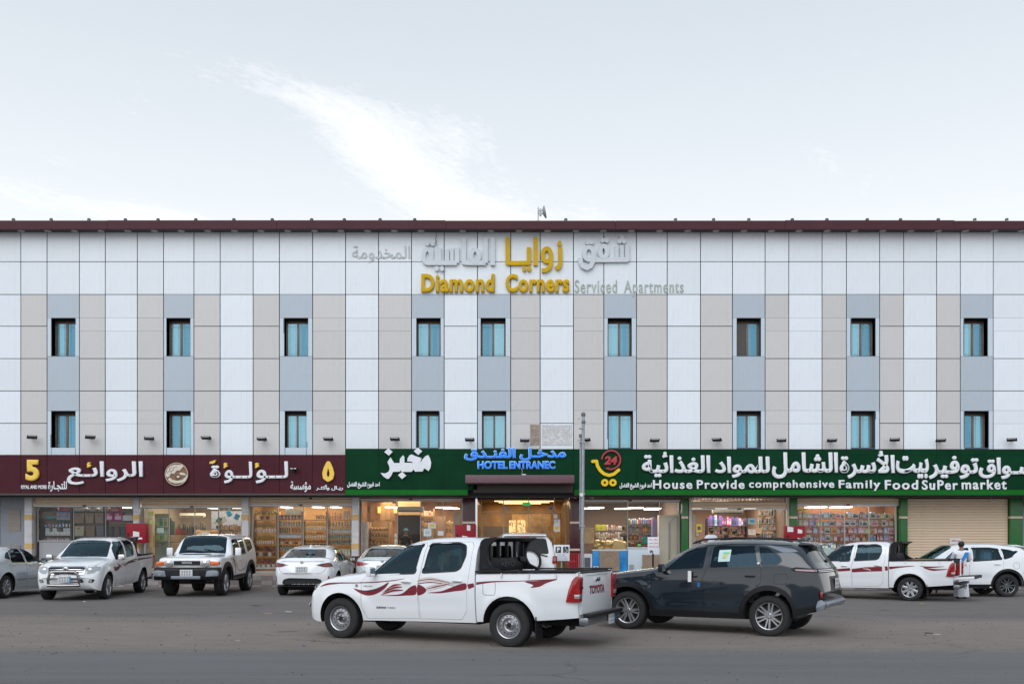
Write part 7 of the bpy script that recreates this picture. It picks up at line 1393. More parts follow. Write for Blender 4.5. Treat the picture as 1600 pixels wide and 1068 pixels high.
# ---- other cars ----------------------------------------------
CARC = {}
def make_car(root, P, paint, cav, wins_s, ws, rw, doors, side, tr, seatx, seatz, glassm=None, rearglass=None, vis_doors=True, handles=(), hm=None, mirrors=None):
    sg = -1 if side == 'L' else 1; ck = (id(P), side)
    if ck in CARC:
        bv, me0, dp0, pn = CARC[ck]
        def cp(m):
            m = m.copy()
            for q in range(len(m.materials)):
                if m.materials[q] and m.materials[q].name == pn: m.materials[q] = paint
            return m
        me, dp = cp(me0), [cp(m) for m in dp0]
    else:
      outer = loft(P, P['x0'], P['x1']).mesh('body', paint); bv = bvh_of(outer); cuts = [(loft(P, cav[0], cav[1], inset=.05, zfloor=cav[2]), INTER)] + wells(P)
      for p in wins_s: cuts.append((MB().prism(roundpoly(p, .04), 'y', -1.4, 1.4), TRIM))
      if ws: cuts.append((MB().prism(ws[0], 'z', ws[1], 3), TRIM))
      if rw: cuts.append((MB().prism(rw[0], 'x', rw[1], 9), TRIM))
      me = boolean(outer, cuts); dp = []
      for d in doors: dp.append(boolean(me, [(MB().prism(d, 'y', sg * 1.4, sg * .5), SEAM)], 'INTERSECT', 'door'))
      if doors: me = boolean(me, [(MB().prism(grow(d, .0045), 'y', sg * 1.4, sg * .5), SEAM) for d in doors])
      CARC[ck] = (bv, me, dp, paint.name)
    body = link('body', me, root); dd = [link('door', m, root) for m in dp]
    for k, p in enumerate(wins_s):
        for sd in 'LR':
            par = dd[k] if (sd == side and k < len(dd)) else body
            patch('window_pane', grow(roundpoly(p, .04), .012), sd, bv, glassm or CGL, par, -.010)
        a, b_ = grow(roundpoly(p, .04), .024), grow(roundpoly(p, .04), -.004); n = len(a); fr = MB()
        for i in range(n):
            j = (i + 1) % n; q = []
            for pp in (a[i], a[j], b_[j], b_[i]): h = bv.ray_cast(Vector((pp[0], 3 * sg, pp[1])), Vector((0, -sg, 0))); q.append((pp[0], (h[0].y if h[0] else sg * .8) + sg * .003, pp[1]))
            fr.add(q, [(0, 1, 2, 3)])
        fr.build('window_seal', TRIM, dd[k] if k < len(dd) else body)
    if ws: patch('windscreen', grow(ws[0], .015), 'T', bv, glassm or CGL, root, -.01)
    if rw: patch('rear_window', grow(rw[0], .015), 'B', bv, rearglass or CGLB, root, -.008)
    for k, (x, z) in enumerate(handles): handle(dd[k] if k < len(dd) else body, x, z, side, bv, hm or paint)
    (R, w, kind) = tr
    for xw, zw, _ in P['wheels']:
        for s in (-1, 1): wheel(root, xw, s * (pchip(P['W'], xw) - .03 - w / 2), R, R, w, kind, s, spin=random.uniform(0, 6))
    x0, x1 = P['wheels'][0][0], P['wheels'][1][0]; gc = pchip(P['zb'], 2)
    MB().box(x0 - .3, x1 + .35, -.55, .55, gc - .02, gc + .2).box(x0 + .5, x1 - .5, -.78, .78, gc + .01, gc + .2).build('underbody', ARCH, root)
    MB().cyl((x0, -.65, R), (x0, .65, R), .04).cyl((x1, -.65, R), (x1, .65, R), .05).build('axle', BRK, root)
    seats(root, seatx, seatz, .5)
    if mirrors:
        for s in (-1, 1): mirror_part(root, mirrors[0], s * mirrors[1], mirrors[2], mirrors[3], s, .18, mirrors[4] if len(mirrors) > 4 else .13)
        MB().box(mirrors[0] - .15, mirrors[0] + .2, -.7, .7, mirrors[2] - .22, mirrors[2]).build('dashboard', INTER, root, bevel=.04)
        MB().tube([(.02 * sin(q), .18 * cos(q), .18 * sin(q)) for q in np.linspace(0, 2 * pi, 21)[:-1]], .016, 6, closed=True).cyl((0, -.17, 0), (0, .17, 0), .012).build('steering_wheel', BLACK, root, (mirrors[0] + .38, -.38, mirrors[2] - .02), (0, radians(-24), 0), smooth=True)
    return bv, body, dd
def arch_trim(root, bv, P, m, side='L', w=.085, a0=-8, a1=188, off=.012):
    for xw, zw, R in P['wheels']:
        pts = [(xw + (R + w * .48) * cos(radians(a)), zw + (R + w * .48) * sin(radians(a))) for a in np.linspace(a0, a1, 15)]
        patch('arch_trim', band(pts, [w * .8, w, w * .8], 2), side, bv, m, root, off, .06, thick=off)
def sidef(lo=.05, up=.03): return lambda u: 1 - lo * (1 - u) ** 3 - up * max(0, u - .5) ** 1.5 * 2.8
# dark SUV
SV = dict(x0=0, x1=4.85, zt=[(0, .72), (.08, .90), (.25, 1.0), (.7, 1.09), (1.30, 1.17), (1.42, 1.22), (1.8, 1.45), (2.1, 1.60), (2.5, 1.685), (3.1, 1.705), (3.7, 1.685), (4.15, 1.64), (4.32, 1.59), (4.45, 1.46), (4.62, 1.28), (4.72, 1.18), (4.80, 1.0), (4.85, .80)],
          zs=[(0, .70), (.2, .93), (.5, 1.0), (1.4, 1.10), (2.5, 1.16), (3.5, 1.21), (4.1, 1.23), (4.6, 1.2), (4.75, 1.08), (4.85, .78)], zb=[(0, .38), (.2, .30), (1.4, .28), (3.2, .29), (4.3, .36), (4.6, .45), (4.85, .52)],
          W=[(0, .68), (.08, .80), (.25, .88), (.7, .925), (3.8, .935), (4.4, .91), (4.7, .85), (4.85, .74)], D=[(0, .2), (.4, .1), (1.3, .14), (2.0, .10), (2.7, 0), (4.0, 0), (4.4, -.08), (4.85, -.14)],
          n=[(0, 2.6), (1.3, 3), (1.8, 4.2), (3.8, 4.2), (4.5, 3.2), (4.85, 2.6)], tum=[(0, .5), (1.5, .45), (2, .34), (4.0, .34), (4.5, .5), (4.85, .5)], side=sidef(.05, .035), wheels=[(.95, .36, .455), (3.63, .36, .455)], flare=.02, crease=[(1.4, 3.3, .58, .66, .022), (1.2, 4.3, .93, .98, -.010)])
SW1 = [(1.70, 1.135), (2.05, 1.46), (2.22, 1.53), (2.46, 1.56), (2.44, 1.18)]; SW2 = [(2.56, 1.185), (2.59, 1.57), (2.69, 1.585), (3.33, 1.585), (3.44, 1.24)]; SW3 = [(3.51, 1.25), (3.42, 1.565), (3.58, 1.545), (3.80, 1.41), (3.84, 1.34), (3.76, 1.265)]
SD1 = [(1.36, 1.04), (1.38, .55), (1.46, .42), (2.42, .40), (2.41, 1.0), (2.51, 1.20), (2.52, 1.60), (2.2, 1.585), (2.0, 1.50), (1.60, 1.13)]; SD2 = [(2.435, 1.0), (2.445, .40), (3.06, .40), (3.20, .60), (3.36, .82), (3.48, .92), (3.50, 1.22), (3.40, 1.61), (2.55, 1.62), (2.54, 1.2)]
r = empty('suv', label='dark blue grey sport utility car with silver alloy wheels parked behind the near pickup', cat='car')
bv, body, dd = make_car(r, SV, PAINTD, (1.5, 4.25, .55), [SW1, SW2, SW3], (roundpoly([(1.36, -.66), (2.10, -.56), (2.14, 0), (2.10, .56), (1.36, .66), (1.28, 0)], .08), 1.15), (roundpoly([(-.60, 1.30), (.60, 1.30), (.52, 1.56), (-.52, 1.56)], .06), 4.25), [SD1, SD2], 'L', (.36, .24, 'd6'), (2.1, 3.05), .55, glassm=glassmat('suv_glass', (.12, .21, .28), .9, gc=(.45, .75, 1.0)), handles=((2.24, 1.03), (3.30, 1.055)), hm=BLACK, mirrors=(1.68, .92, 1.10, BLACK, .15))
arch_trim(r, bv, SV, BLACK, 'L', .09); patch('sill_cladding', roundpoly([(1.42, .29), (3.12, .30), (3.16, .40), (1.38, .40)], .02), 'L', bv, BLACK, r, .014, thick=.012)
patch('rear_cladding', roundpoly([(4.08, .38), (4.60, .46), (4.58, .56), (4.12, .50)], .02), 'L', bv, BLACK, r, .012, thick=.01)
SILV = mat('silver_trim', (.20, .23, .27), .4, metal=.4)
patch('silver_pillar_trim', [(3.36, 1.60), (3.60, 1.60), (4.08, 1.53), (4.16, 1.49), (3.86, 1.475), (3.68, 1.54), (3.55, 1.585)], 'L', bv, SILV, r, .006)
lampd = mat('lamp_smoke', (.10, .085, .09), .1, metal=.5, coat=1)
tl = patch('tail_lamp', roundpoly([(4.02, 1.20), (4.10, 1.155), (4.62, 1.135), (4.62, 1.20), (4.15, 1.225)], .015), 'L', bv, BLACK, r, .012, thick=.01); patch('lamp_glow', [(4.12, 1.19), (4.16, 1.165), (4.60, 1.15), (4.60, 1.185)], 'L', bv, mat('lamp_pinkish', (.42, .30, .33), .15, metal=.3, coat=1), tl, .016)
patch('tail_lamp_bar', [(-.80, 1.13), (.80, 1.13), (.78, 1.20), (-.78, 1.20)], 'B', bv, BLACK, r, .012, thick=.012)
for z in (1.145, 1.172): patch('lamp_line', [(-.76, z), (.76, z), (.76, z + .01), (-.76, z + .01)], 'B', bv, CHROME, r, .02, thick=.008)
patch('plate_recess', roundpoly([(-.42, .80), (.42, .80), (.36, 1.06), (-.36, 1.06)], .03), 'B', bv, BLACK, r, .004); hx = bv.ray_cast(Vector((9, 0, .93)), Vector((-1, 0, 0)))[0].x; plate(r, hx + .02, 0, .93, .34, .18, pi / 2, False)
patch('rear_bumper_band', roundpoly([(-.80, .66), (.80, .66), (.78, .78), (-.78, .78)], .03), 'B', bv, BLACK, r, .01); 
MB().prism(roundpoly([(4.60, .50), (4.82, .53), (4.86, .60), (4.80, .64), (4.66, .62)], .01), 'y', -.70, .70).build('skid_plate', SILV, r, bevel=.012)
for s in (-1, 1):
    MB().prism(roundpoly([(4.52, .48), (4.76, .50), (4.80, .60), (4.70, .67), (4.62, .64)], .01), 'y', s * .62, s * .82).build('bumper_corner', SILV, r, bevel=.012)
    MB().box(4.68, 4.73, s * .80 - .025, s * .80 + .025, .70, .80).build('rear_reflector', LAMPR, r, bevel=.01)
MB().prism(roundpoly([(4.10, 1.60), (4.46, 1.585), (4.50, 1.60), (4.44, 1.635), (4.15, 1.665)], .015), 'y', -.60, .60).build('spoiler', PAINTD, r, bevel=.012)
for s in (-1, 1): MB().tube([(2.15, s * .60, 1.63), (2.35, s * .615, 1.70), (3.0, s * .62, 1.73), (3.75, s * .615, 1.705), (3.98, s * .60, 1.665)], .016, 8).build('roof_rail', BLACK, r, smooth=True)
MB().prism([(3.86, 1.66), (4.10, 1.65), (4.10, 1.735), (4.04, 1.75)], 'y', -.025, .025).build('aerial_fin', PAINTD, r, bevel=.012)
patch('wiper', [(-.05, 1.30), (.35, 1.33), (.35, 1.35), (-.05, 1.345)], 'B', bv, BLACK, r, .03, thick=.02); patch('fuel_flap_seam', band(roundpoly([(3.72, .93), (3.95, .93), (3.96, 1.10), (3.73, 1.10)], .04) + [(3.72, .97)], [.007, .007], 1), 'L', bv, SEAM, r, .001)
patch('headlight', roundpoly([(.12, .90), (.5, .99), (.6, 1.0), (.4, .93)], .02), 'L', bv, LAMPC, r, .006)
y_ = bv.ray_cast(Vector((2.2, -3, 1.03)), Vector((0, 1, 0)))[0].y; MB().box(2.17, 2.235, y_ - .05, y_ - .045, .93, 1.13).build('wrapping_tape', PAPER, r); patch('blue_tab', [(2.34, .84), (2.39, .84), (2.39, .92), (2.34, .92)], 'L', bv, simple((.01, .12, .35)), r, .004)
st_ = patch('window_sticker', [(2.70, 1.30), (2.92, 1.31), (2.92, 1.52), (2.70, 1.51)], 'L', bv, simple((.45, .62, .62)), dd[1], .004); 
for k, c in enumerate(((.1, .45, .15), (.35, .55, .1), (.6, .5, .05), (.6, .3, .05))): patch('sticker_print', [(2.78, 1.45 - .03 * k), (2.90 - .02 * k, 1.45 - .03 * k), (2.90 - .02 * k, 1.47 - .03 * k), (2.78, 1.47 - .03 * k)], 'L', bv, simple(c), st_, .007)
patch('hood_seam', band([(.3, -.78), (.8, -.80), (1.3, -.80)], [.008, .008]), 'T', bv, SEAM, r, .002)
patch('small_white_sticker', [(3.42, 1.27), (3.46, 1.27), (3.46, 1.30), (3.42, 1.30)], 'L', bv, PAPER, r, .006)
def warp(root, fn):
    for o in root.children_recursive:
        if o.type != 'MESH' or (o.parent and o.parent.name.startswith('wheel')): continue
        M = Matrix.Identity(4); q = o
        while q is not root: M = q.matrix_basis @ M; q = q.parent
        Mi = M.inverted()
        for v in o.data.vertices:
            p = M @ v.co; p.x = fn(p.x); v.co = Mi @ p
warp(r, lambda x: x if x < 3.95 else 3.95 + (x - 3.95) * .74)
anchor(r, 3.63, -.93, 4.486, 16.8, radians(-30.0))
# boxy white four wheel drive, front to the camera
FJ = dict(x0=0, x1=4.55, zt=[(0, .84), (.03, 1.00), (.10, 1.12), (.4, 1.18), (1.25, 1.23), (1.36, 1.27), (1.52, 1.48), (1.75, 1.73), (1.95, 1.80), (2.9, 1.84), (4.1, 1.81), (4.35, 1.76), (4.48, 1.5), (4.55, 1.1)], zs=[(0, .80), (.08, 1.02), (.3, 1.09), (1.3, 1.14), (2.5, 1.18), (4.2, 1.22), (4.45, 1.1), (4.55, .9)],
          zb=[(0, .60), (.2, .52), (1.4, .46), (4.55, .55)], W=[(0, .80), (.05, .86), (.2, .91), (4.3, .93), (4.55, .86)], D=[(0, .08), (.5, .03), (1.3, .07), (2, .04), (2.6, 0), (4.1, 0), (4.55, -.08)], n=[(0, 4), (1.3, 4), (1.8, 6), (4.3, 6), (4.55, 4)], tum=[(0, .3), (1.5, .25), (4.55, .22)], side=sidef(.03, .02), wheels=[(.85, .39, .50), (3.54, .39, .50)], flare=.02)
FW1 = [(1.66, 1.24), (1.84, 1.62), (2.0, 1.66), (2.42, 1.67), (2.42, 1.20)]; FW2 = [(2.56, 1.22), (2.56, 1.67), (3.02, 1.67), (3.02, 1.24)]; FW3 = [(3.30, 1.28), (3.22, 1.66), (3.9, 1.64), (3.95, 1.40)]
r = empty('off_road_car', label='boxy white off road car with orange corner lamps and a black bumper facing the camera', cat='car')
bv, body, dd = make_car(r, FJ, PAINTW, (1.45, 4.3, .62), [FW1, FW2, FW3], (roundpoly([(1.37, -.72), (1.86, -.64), (1.88, 0), (1.86, .64), (1.37, .72), (1.33, 0)], .06), 1.2), None, [[(1.40, 1.1), (1.42, .62), (2.48, .60), (2.49, 1.1), (2.49, 1.72), (1.9, 1.71), (1.80, 1.66), (1.55, 1.20)]], 'L', (.39, .27, 'd6'), (2.1, 3.0), .62, handles=((2.3, 1.06),), hm=PAINTW, mirrors=(1.60, .95, 1.18, PAINTW, .24))
anchor(r, .85, 0, -9.40, 28.6, radians(91))
MB().prism(roundpoly([(-.10, .50), (-.14, .60), (-.14, .80), (-.08, .87), (.25, .87), (.25, .50)], .03), 'y', -.93, .93).build('bumper', BLACK, r, bevel=.04)
for s in (-1, 1):
    MB().prism(roundpoly([(s * .56, .60), (s * .93, .62), (s * .93, .77), (s * .80, .79), (s * .60, .77)], .03), 'x', -.165, -.02).build('bumper_insert', SILV, r, bevel=.015); MB().cyl((-.175, s * .74, .69), (-.16, s * .74, .69), .055, n=18).build('fog_lamp', LAMPC, r, smooth=True)
MB().box(-.17, -.12, -.42, .42, .535, .625).build('skid_plate', SILV, r, bevel=.012); MB().box(-.155, -.13, -.40, .40, .65, .74).build('lower_grille', BLACKM, r); plate(r, -.165, -.02, .71, .36, .19, -pi / 2, False)
hx = bv.ray_cast(Vector((-3, 0, 1.0)), Vector((1, 0, 0)))[0].x
gp = MB().prism(roundpoly([(-.66, .91), (.66, .91), (.64, 1.08), (-.64, 1.08)], .04), 'x', hx - .055, hx + .10).build('grille_panel', mat('light_silver', (.55, .57, .58), .3, metal=.3), r, bevel=.02)
MB().prism(roundpoly([(-.38, .935), (.38, .935), (.38, 1.055), (-.38, 1.055)], .02), 'x', hx - .066, hx - .04).build('grille_mesh', BLACKM, gp)
o = lettering(gp, 'TOYOTA', -.15, .15, 0, .055, SREFL, 0, .05, d=.012); o.rotation_euler = (0, 0, -pi / 2); o.location = (hx - .067, 0, .968)
for s in (-1, 1):
    h1 = MB().lathe([(.112, .0), (.112, -.03), (.10, -.035)], 24, 'y').build('headlight_ring', CHROME, r, (hx - .055, s * .52, .995), (0, 0, -pi / 2), smooth=True); MB().lathe([(0, -.05), (.05, -.045), (.10, -.03)], 24, 'y').build('lens', mat('round_lens', (.50, .51, .50), .08, metal=.5, coat=1), h1, smooth=True); MB().lathe([(0, -.056), (.035, -.052), (.04, -.048)], 16, 'y').build('bulb', CHROME, h1, smooth=True)
    MB().prism(roundpoly([(s * .645, .93), (s * .90, .935), (s * .90, 1.03), (s * .645, 1.05)], .02), 'x', hx - .03, hx + .16).build('indicator_lamp', LAMPO, r, bevel=.02)
MB().prism([(.30, 1.175), (1.05, 1.215), (1.05, 1.245), (.34, 1.215)], 'y', -.40, .40).build('hood_scoop', PAINTW, r, bevel=.02); MB().box(.34, .36, -.34, .34, 1.20, 1.212).build('scoop_slot', BLACKM, r)
arch_trim(r, bv, FJ, BLACK, 'L', .13, -14, 194, .03); arch_trim(r, bv, FJ, BLACK, 'R', .13, -14, 194, .03); patch('sill_step', [(1.45, .47), (2.95, .50), (2.95, .60), (1.45, .58)], 'L', bv, BLACK, r, .02, thick=.02)
for P_, w_, m in (([(1.30, 1.12), (1.45, .98), (1.52, .86)], [.05, .05, .02], mat('decal_tan', (.22, .17, .14), .4)), ([(1.48, 1.12), (1.66, .95), (1.80, .62)], [.10, .09, .07], mat('decal_rust', (.16, .03, .02), .4)), ([(1.66, 1.12), (1.95, .80), (2.3, .70), (3.0, .80)], [.02, .04, .03, .01], MATS['decal_tan']), ([(2.5, .72), (2.9, .78), (3.05, 1.0)], [.03, .03, .02], MATS['decal_rust'])): patch('side_stripe', band(P_, w_), 'L', bv, m, r, .003)
patch('wiper', band([(1.38, -.62), (1.42, -.3), (1.44, -.05)], [.018, .01]), 'T', bv, BLACK, r, .02, thick=.01); patch('wiper', band([(1.38, .0), (1.42, .3), (1.44, .55)], [.018, .01]), 'T', bv, BLACK, r, .02, thick=.01)
# white hatchback, tail to the camera
SED = dict(x0=0, x1=4.55, zt=[(0, .60), (.1, .78), (.4, .88), (1.2, 1.0), (1.32, 1.05), (1.7, 1.27), (2.05, 1.43), (2.4, 1.49), (2.9, 1.49), (3.3, 1.45), (3.6, 1.385), (4.0, 1.23), (4.14, 1.165), (4.35, 1.13), (4.46, 1.02), (4.52, .85), (4.55, .70)],
           zs=[(0, .58), (.2, .78), (1.3, .93), (2.5, .98), (3.6, 1.02), (4.2, 1.03), (4.45, .95), (4.55, .66)], zb=[(0, .30), (.2, .20), (1.4, .19), (3.4, .20), (4.2, .28), (4.55, .36)], W=[(0, .62), (.08, .76), (.3, .86), (.9, .90), (3.6, .905), (4.2, .88), (4.45, .82), (4.55, .74)],
           D=[(0, .2), (.5, .1), (1.3, .14), (2, .08), (2.7, 0), (3.3, -.02), (3.8, -.10), (4.55, -.16)], n=[(0, 2.6), (1.3, 3), (1.8, 4), (3.3, 4), (4.1, 3), (4.55, 2.6)], tum=[(0, .5), (1.5, .45), (2, .36), (3.4, .38), (4.1, .5), (4.55, .5)], side=sidef(.06, .04), wheels=[(.92, .33, .42), (3.60, .33, .42)], flare=.018)
EW1 = [(1.62, 1.01), (2.0, 1.28), (2.3, 1.375), (2.48, 1.385), (2.44, 1.01)]; EW2 = [(2.56, 1.015), (2.58, 1.39), (2.95, 1.38), (3.2, 1.33), (3.32, 1.10), (3.30, 1.03)]; EW3 = [(3.36, 1.12), (3.26, 1.31), (3.42, 1.27), (3.60, 1.16)]
def sedan_rear(r, bv, lampm, bumper, word=None):
    for s in (-1, 1):
        tl = patch('tail_lamp', [(s * .40, .93), (s * .58, .97), (s * .80, 1.0), (s * .86, .97), (s * .84, .86), (s * .62, .87)], 'B', bv, lampm, r, .010, thick=.008)
        patch('lamp_core', [(s * .60, .90), (s * .78, .90), (s * .80, .95), (s * .62, .94)], 'B', bv, LAMPR, tl, .016)
        patch('rear_reflector', [(s * .74, .46), (s * .775, .46), (s * .79, .60), (s * .76, .60)], 'B', bv, LAMPR, r, .008, thick=.006)
        patch('lamp_corner', roundpoly([(4.18, .90), (4.42, .86), (4.42, .96), (4.26, .98)], .02), 'R' if s > 0 else 'L', bv, lampm, r, .009, thick=.008)
    patch('boot_seam', band([(-.70, .85), (-.60, .72), (-.3, .66), (.3, .66), (.60, .72), (.70, .85)], [.008, .008]), 'B', bv, SEAM, r, .002); hx = bv.ray_cast(Vector((9, 0, .78)), Vector((-1, 0, 0)))[0].x; plate(r, hx + .015, 0, .80, .34, .17, pi / 2, False)
    patch('rear_bumper_insert', roundpoly([(-.60, .30), (.60, .30), (.56, .50), (.40, .545), (-.40, .545), (-.56, .50)], .05), 'B', bv, bumper, r, .010, thick=.008)
    hx = bv.ray_cast(Vector((9, 0, 1.0)), Vector((-1, 0, 0)))[0].x; MB().lathe([(0, -.01), (.045, -.01), (.05, 0)], 18, 'y').build('badge', CHROME, r, (hx + .012, 0, 1.0), (0, 0, pi / 2), smooth=True)
    patch('boot_lip', [(-.62, 1.035), (.62, 1.035), (.64, 1.065), (-.64, 1.065)], 'B', bv, PAINTW if r['label'].startswith('white') else PAINTS, r, .03, thick=.03)
def sedan(label, paint, side, X, Y, th, ax, ay, kind='d6', rl=LAMPRD, ws_=True, cladding=BLACK):
    r = empty('parked_car', label=label, cat='car')
    D1 = [(1.34, .88), (1.38, .40), (1.46, .30), (2.48, .29), (2.49, .9), (2.52, 1.0), (2.53, 1.41), (2.3, 1.41), (1.98, 1.33), (1.55, 1.02)]; D2 = [(2.51, .9), (2.50, .29), (3.12, .30), (3.22, .55), (3.38, .78), (3.42, .95), (3.40, 1.08), (3.24, 1.36), (2.95, 1.42), (2.56, 1.42), (2.54, 1.0)]
    bv, body, dd = make_car(r, SED, paint, (1.4, 3.9, .42), [EW1, EW2, EW3], (roundpoly([(1.28, -.64), (2.02, -.54), (2.08, 0), (2.02, .54), (1.28, .64), (1.20, 0)], .08), .98), (roundpoly([(-.62, 1.14), (.62, 1.14), (.52, 1.38), (-.52, 1.38)], .07), 3.3), [D1, D2], side, (.33, .21, kind), (2.05, 2.95), .42, handles=((2.28, .92), (3.24, .95)), mirrors=(1.62, .88, .98, BLACK if side == 'R' and ws_ else paint, .12))
    sedan_rear(r, bv, rl, cladding); anchor(r, ax, ay, X, Y, th)
    for s in (-1, 1): patch('headlight', roundpoly([(s * .45, .66), (s * .72, .70), (s * .80, .78), (s * .60, .76)], .02), 'F', bv, LAMPC, r, .008)
    patch('grille', roundpoly([(-.42, .48), (.42, .48), (.5, .62), (-.5, .62)], .03), 'F', bv, BLACK, r, .006); MB().prism([(3.15, 1.44), (3.36, 1.41), (3.36, 1.49), (3.30, 1.51)], 'y', -.022, .022).build('aerial_fin', paint, r, bevel=.01)
    return r, bv, dd
sedan('white hatchback parked tail out in front of the flower shop', PAINTW, 'R', -6.12, 28.9, radians(-91), 3.60, 0)
sedan('silver white sedan tail half hidden behind the near pickup and before the bakery', PAINTS, 'R', -3.95, 30.2, radians(-91), 3.60, 0, rl=LAMPR)
r, bv, dd = sedan('pale silver sedan cut by the left edge of the picture', PAINTS, 'R', -14.33, 27.3, radians(-90), 3.60, .905, 's8')
for d, a, b_ in ((dd[0], 1.5, 2.46), (dd[1], 2.53, 3.12)): patch('rubbing_strip', [(a, .50), (b_, .50), (b_, .53), (a, .53)], 'R', bv, mat('grey_strip', (.18, .2, .21), .4), d, .012, thick=.01)
# white four wheel drive with spare wheel, tail to the camera, before the hotel entrance
PR = dict(x0=0, x1=4.72, zt=[(0, .8), (.1, 1.0), (.4, 1.12), (1.25, 1.2), (1.38, 1.26), (1.75, 1.58), (2.05, 1.78), (2.4, 1.85), (3.2, 1.88), (4.3, 1.85), (4.52, 1.80), (4.62, 1.5), (4.68, 1.2), (4.72, .95)], zs=[(0, .78), (.3, 1.0), (1.3, 1.12), (4.4, 1.2), (4.6, 1.15), (4.72, .9)], zb=[(0, .45), (.2, .38), (4.72, .48)], W=[(0, .72), (.1, .84), (.4, .92), (4.4, .94), (4.6, .90), (4.72, .86)], D=[(0, .15), (.5, .08), (1.3, .1), (2.2, .04), (3, 0), (4.4, 0), (4.72, -.05)],
          n=[(0, 3), (1.3, 3.4), (1.9, 4.5), (4.4, 4.5), (4.72, 4)], tum=[(0, .4), (1.6, .3), (4.72, .25)], side=sidef(.03, .03), wheels=[(.88, .38, .47), (3.67, .38, .47)], flare=.03)
r = empty('off_road_car', label='white off road car with a spare wheel on its tailgate before the hotel entrance', cat='car')
bv, body, dd = make_car(r, PR, PAINTW, (1.5, 4.45, .6), [[(1.75, 1.22), (2.05, 1.58), (2.3, 1.70), (2.6, 1.71), (2.6, 1.2)], [(2.7, 1.2), (2.7, 1.72), (3.4, 1.72), (3.4, 1.2)], [(3.52, 1.2), (3.52, 1.70), (4.2, 1.66), (4.28, 1.25)]], None, (roundpoly([(-.66, 1.25), (.70, 1.25), (.62, 1.70), (-.60, 1.70)], .08), 4.4), [], 'R', (.38, .26, 'd6'), (2.2, 3.1), .6, mirrors=(1.7, .95, 1.2, PAINTW, .2))
anchor(r, 4.72, .2, .58, 27.6, radians(-85.5))
sp = empty('spare_wheel', (0, 0, 0)); sp.parent = r
sw = wheel(r, 4.78, .08, 1.05, .375, .25, 'd6', -1, spin=.3); sw.name = 'spare_wheel'; sw.rotation_euler = (0, 0, pi / 2); bpy.data.objects.remove(sp)
MB().lathe([(0, 0), (.27, 0), (.29, .03)], 28, 'y').build('spare_cover', PAINTW, r, (4.905, .08, 1.05), (0, 0, -pi / 2), smooth=True)
for s in (-1, 1): tl = MB().prism(roundpoly([(s * .78, .98), (s * .93, .98), (s * .93, 1.20), (s * .80, 1.20)], .02), 'x', 4.58, 4.715).build('tail_lamp', LAMPR, r, bevel=.02); MB().box(4.70, 4.725, min(s * .82, s * .88), max(s * .82, s * .88), 1.05, 1.13).build('reversing_light', LAMPC, tl)
MB().prism(roundpoly([(4.5, .50), (4.85, .52), (4.88, .62), (4.84, .72), (4.5, .74)], .03), 'y', -.93, .93).build('bumper', mat('dark_grey_bumper', (.03, .032, .035), .6), r, bevel=.03)
MB().prism([(4.40, 1.80), (4.66, 1.775), (4.66, 1.80), (4.42, 1.845)], 'y', -.62, .62).build('spoiler', PAINTW, r, bevel=.012); MB().box(4.645, 4.665, -.12, .12, 1.745, 1.77).build('brake_light', LAMPR, r); MB().box(4.66, 4.69, .2, .65, 1.24, 1.27).build('wiper', BLACK, r, rot=(radians(-12), 0, 0), loc=(0, -.25, .10))
# white crossover at the right
RV = dict(x0=0, x1=4.57, zt=[(0, .68), (.08, .85), (.3, .97), (1.1, 1.10), (1.25, 1.16), (1.7, 1.42), (2.05, 1.60), (2.5, 1.67), (3.2, 1.67), (3.8, 1.62), (4.2, 1.56), (4.35, 1.40), (4.47, 1.15), (4.53, 1.0), (4.57, .8)], zs=[(0, .66), (.3, .92), (1.3, 1.03), (2.5, 1.10), (3.6, 1.16), (4.3, 1.2), (4.5, 1.0), (4.57, .75)], zb=[(0, .36), (.2, .28), (1.4, .27), (4.0, .32), (4.57, .5)],
          W=[(0, .66), (.1, .80), (.3, .88), (.8, .92), (3.8, .92), (4.3, .87), (4.57, .74)], D=[(0, .2), (.4, .1), (1.3, .14), (2.0, .10), (2.7, 0), (3.9, 0), (4.57, -.14)], n=[(0, 2.6), (1.3, 3), (1.8, 4.2), (3.8, 4.2), (4.57, 2.8)], tum=[(0, .5), (1.5, .45), (2, .34), (4.0, .36), (4.57, .5)], side=sidef(.05, .035), wheels=[(.93, .36, .45), (3.59, .36, .45)], flare=.02, crease=[(1.4, 3.3, .55, .62, .015)])
r = empty('suv', label='white crossover car at the right edge with a beige child seat visible inside', cat='car')
RW1 = [(1.56, 1.09), (2.0, 1.42), (2.25, 1.50), (2.46, 1.525), (2.44, 1.12)]; RW2 = [(2.55, 1.125), (2.57, 1.53), (3.1, 1.53), (3.36, 1.50), (3.42, 1.18)]; RW3 = [(3.50, 1.19), (3.46, 1.49), (3.95, 1.42), (3.72, 1.25)]
bv, body, dd = make_car(r, RV, PAINTW, (1.4, 4.1, .52), [RW1, RW2, RW3], (roundpoly([(1.2, -.64), (2.02, -.54), (2.08, 0), (2.02, .54), (1.2, .64), (1.12, 0)], .08), 1.06), None, [[(1.34, .98), (1.36, .50), (1.44, .40), (2.40, .38), (2.40, 1.0), (2.50, 1.12), (2.51, 1.56), (2.2, 1.545), (1.96, 1.46), (1.50, 1.08)], [(2.42, 1.0), (2.425, .38), (3.02, .40), (3.16, .62), (3.36, .82), (3.46, .90), (3.47, 1.16), (3.40, 1.53), (2.54, 1.57), (2.53, 1.12)]], 'L', (.36, .235, 'x5'), (2.05, 2.95), .52, handles=((2.24, 1.0), (3.26, 1.03)), mirrors=(1.52, .90, 1.05, BLACK, .14))
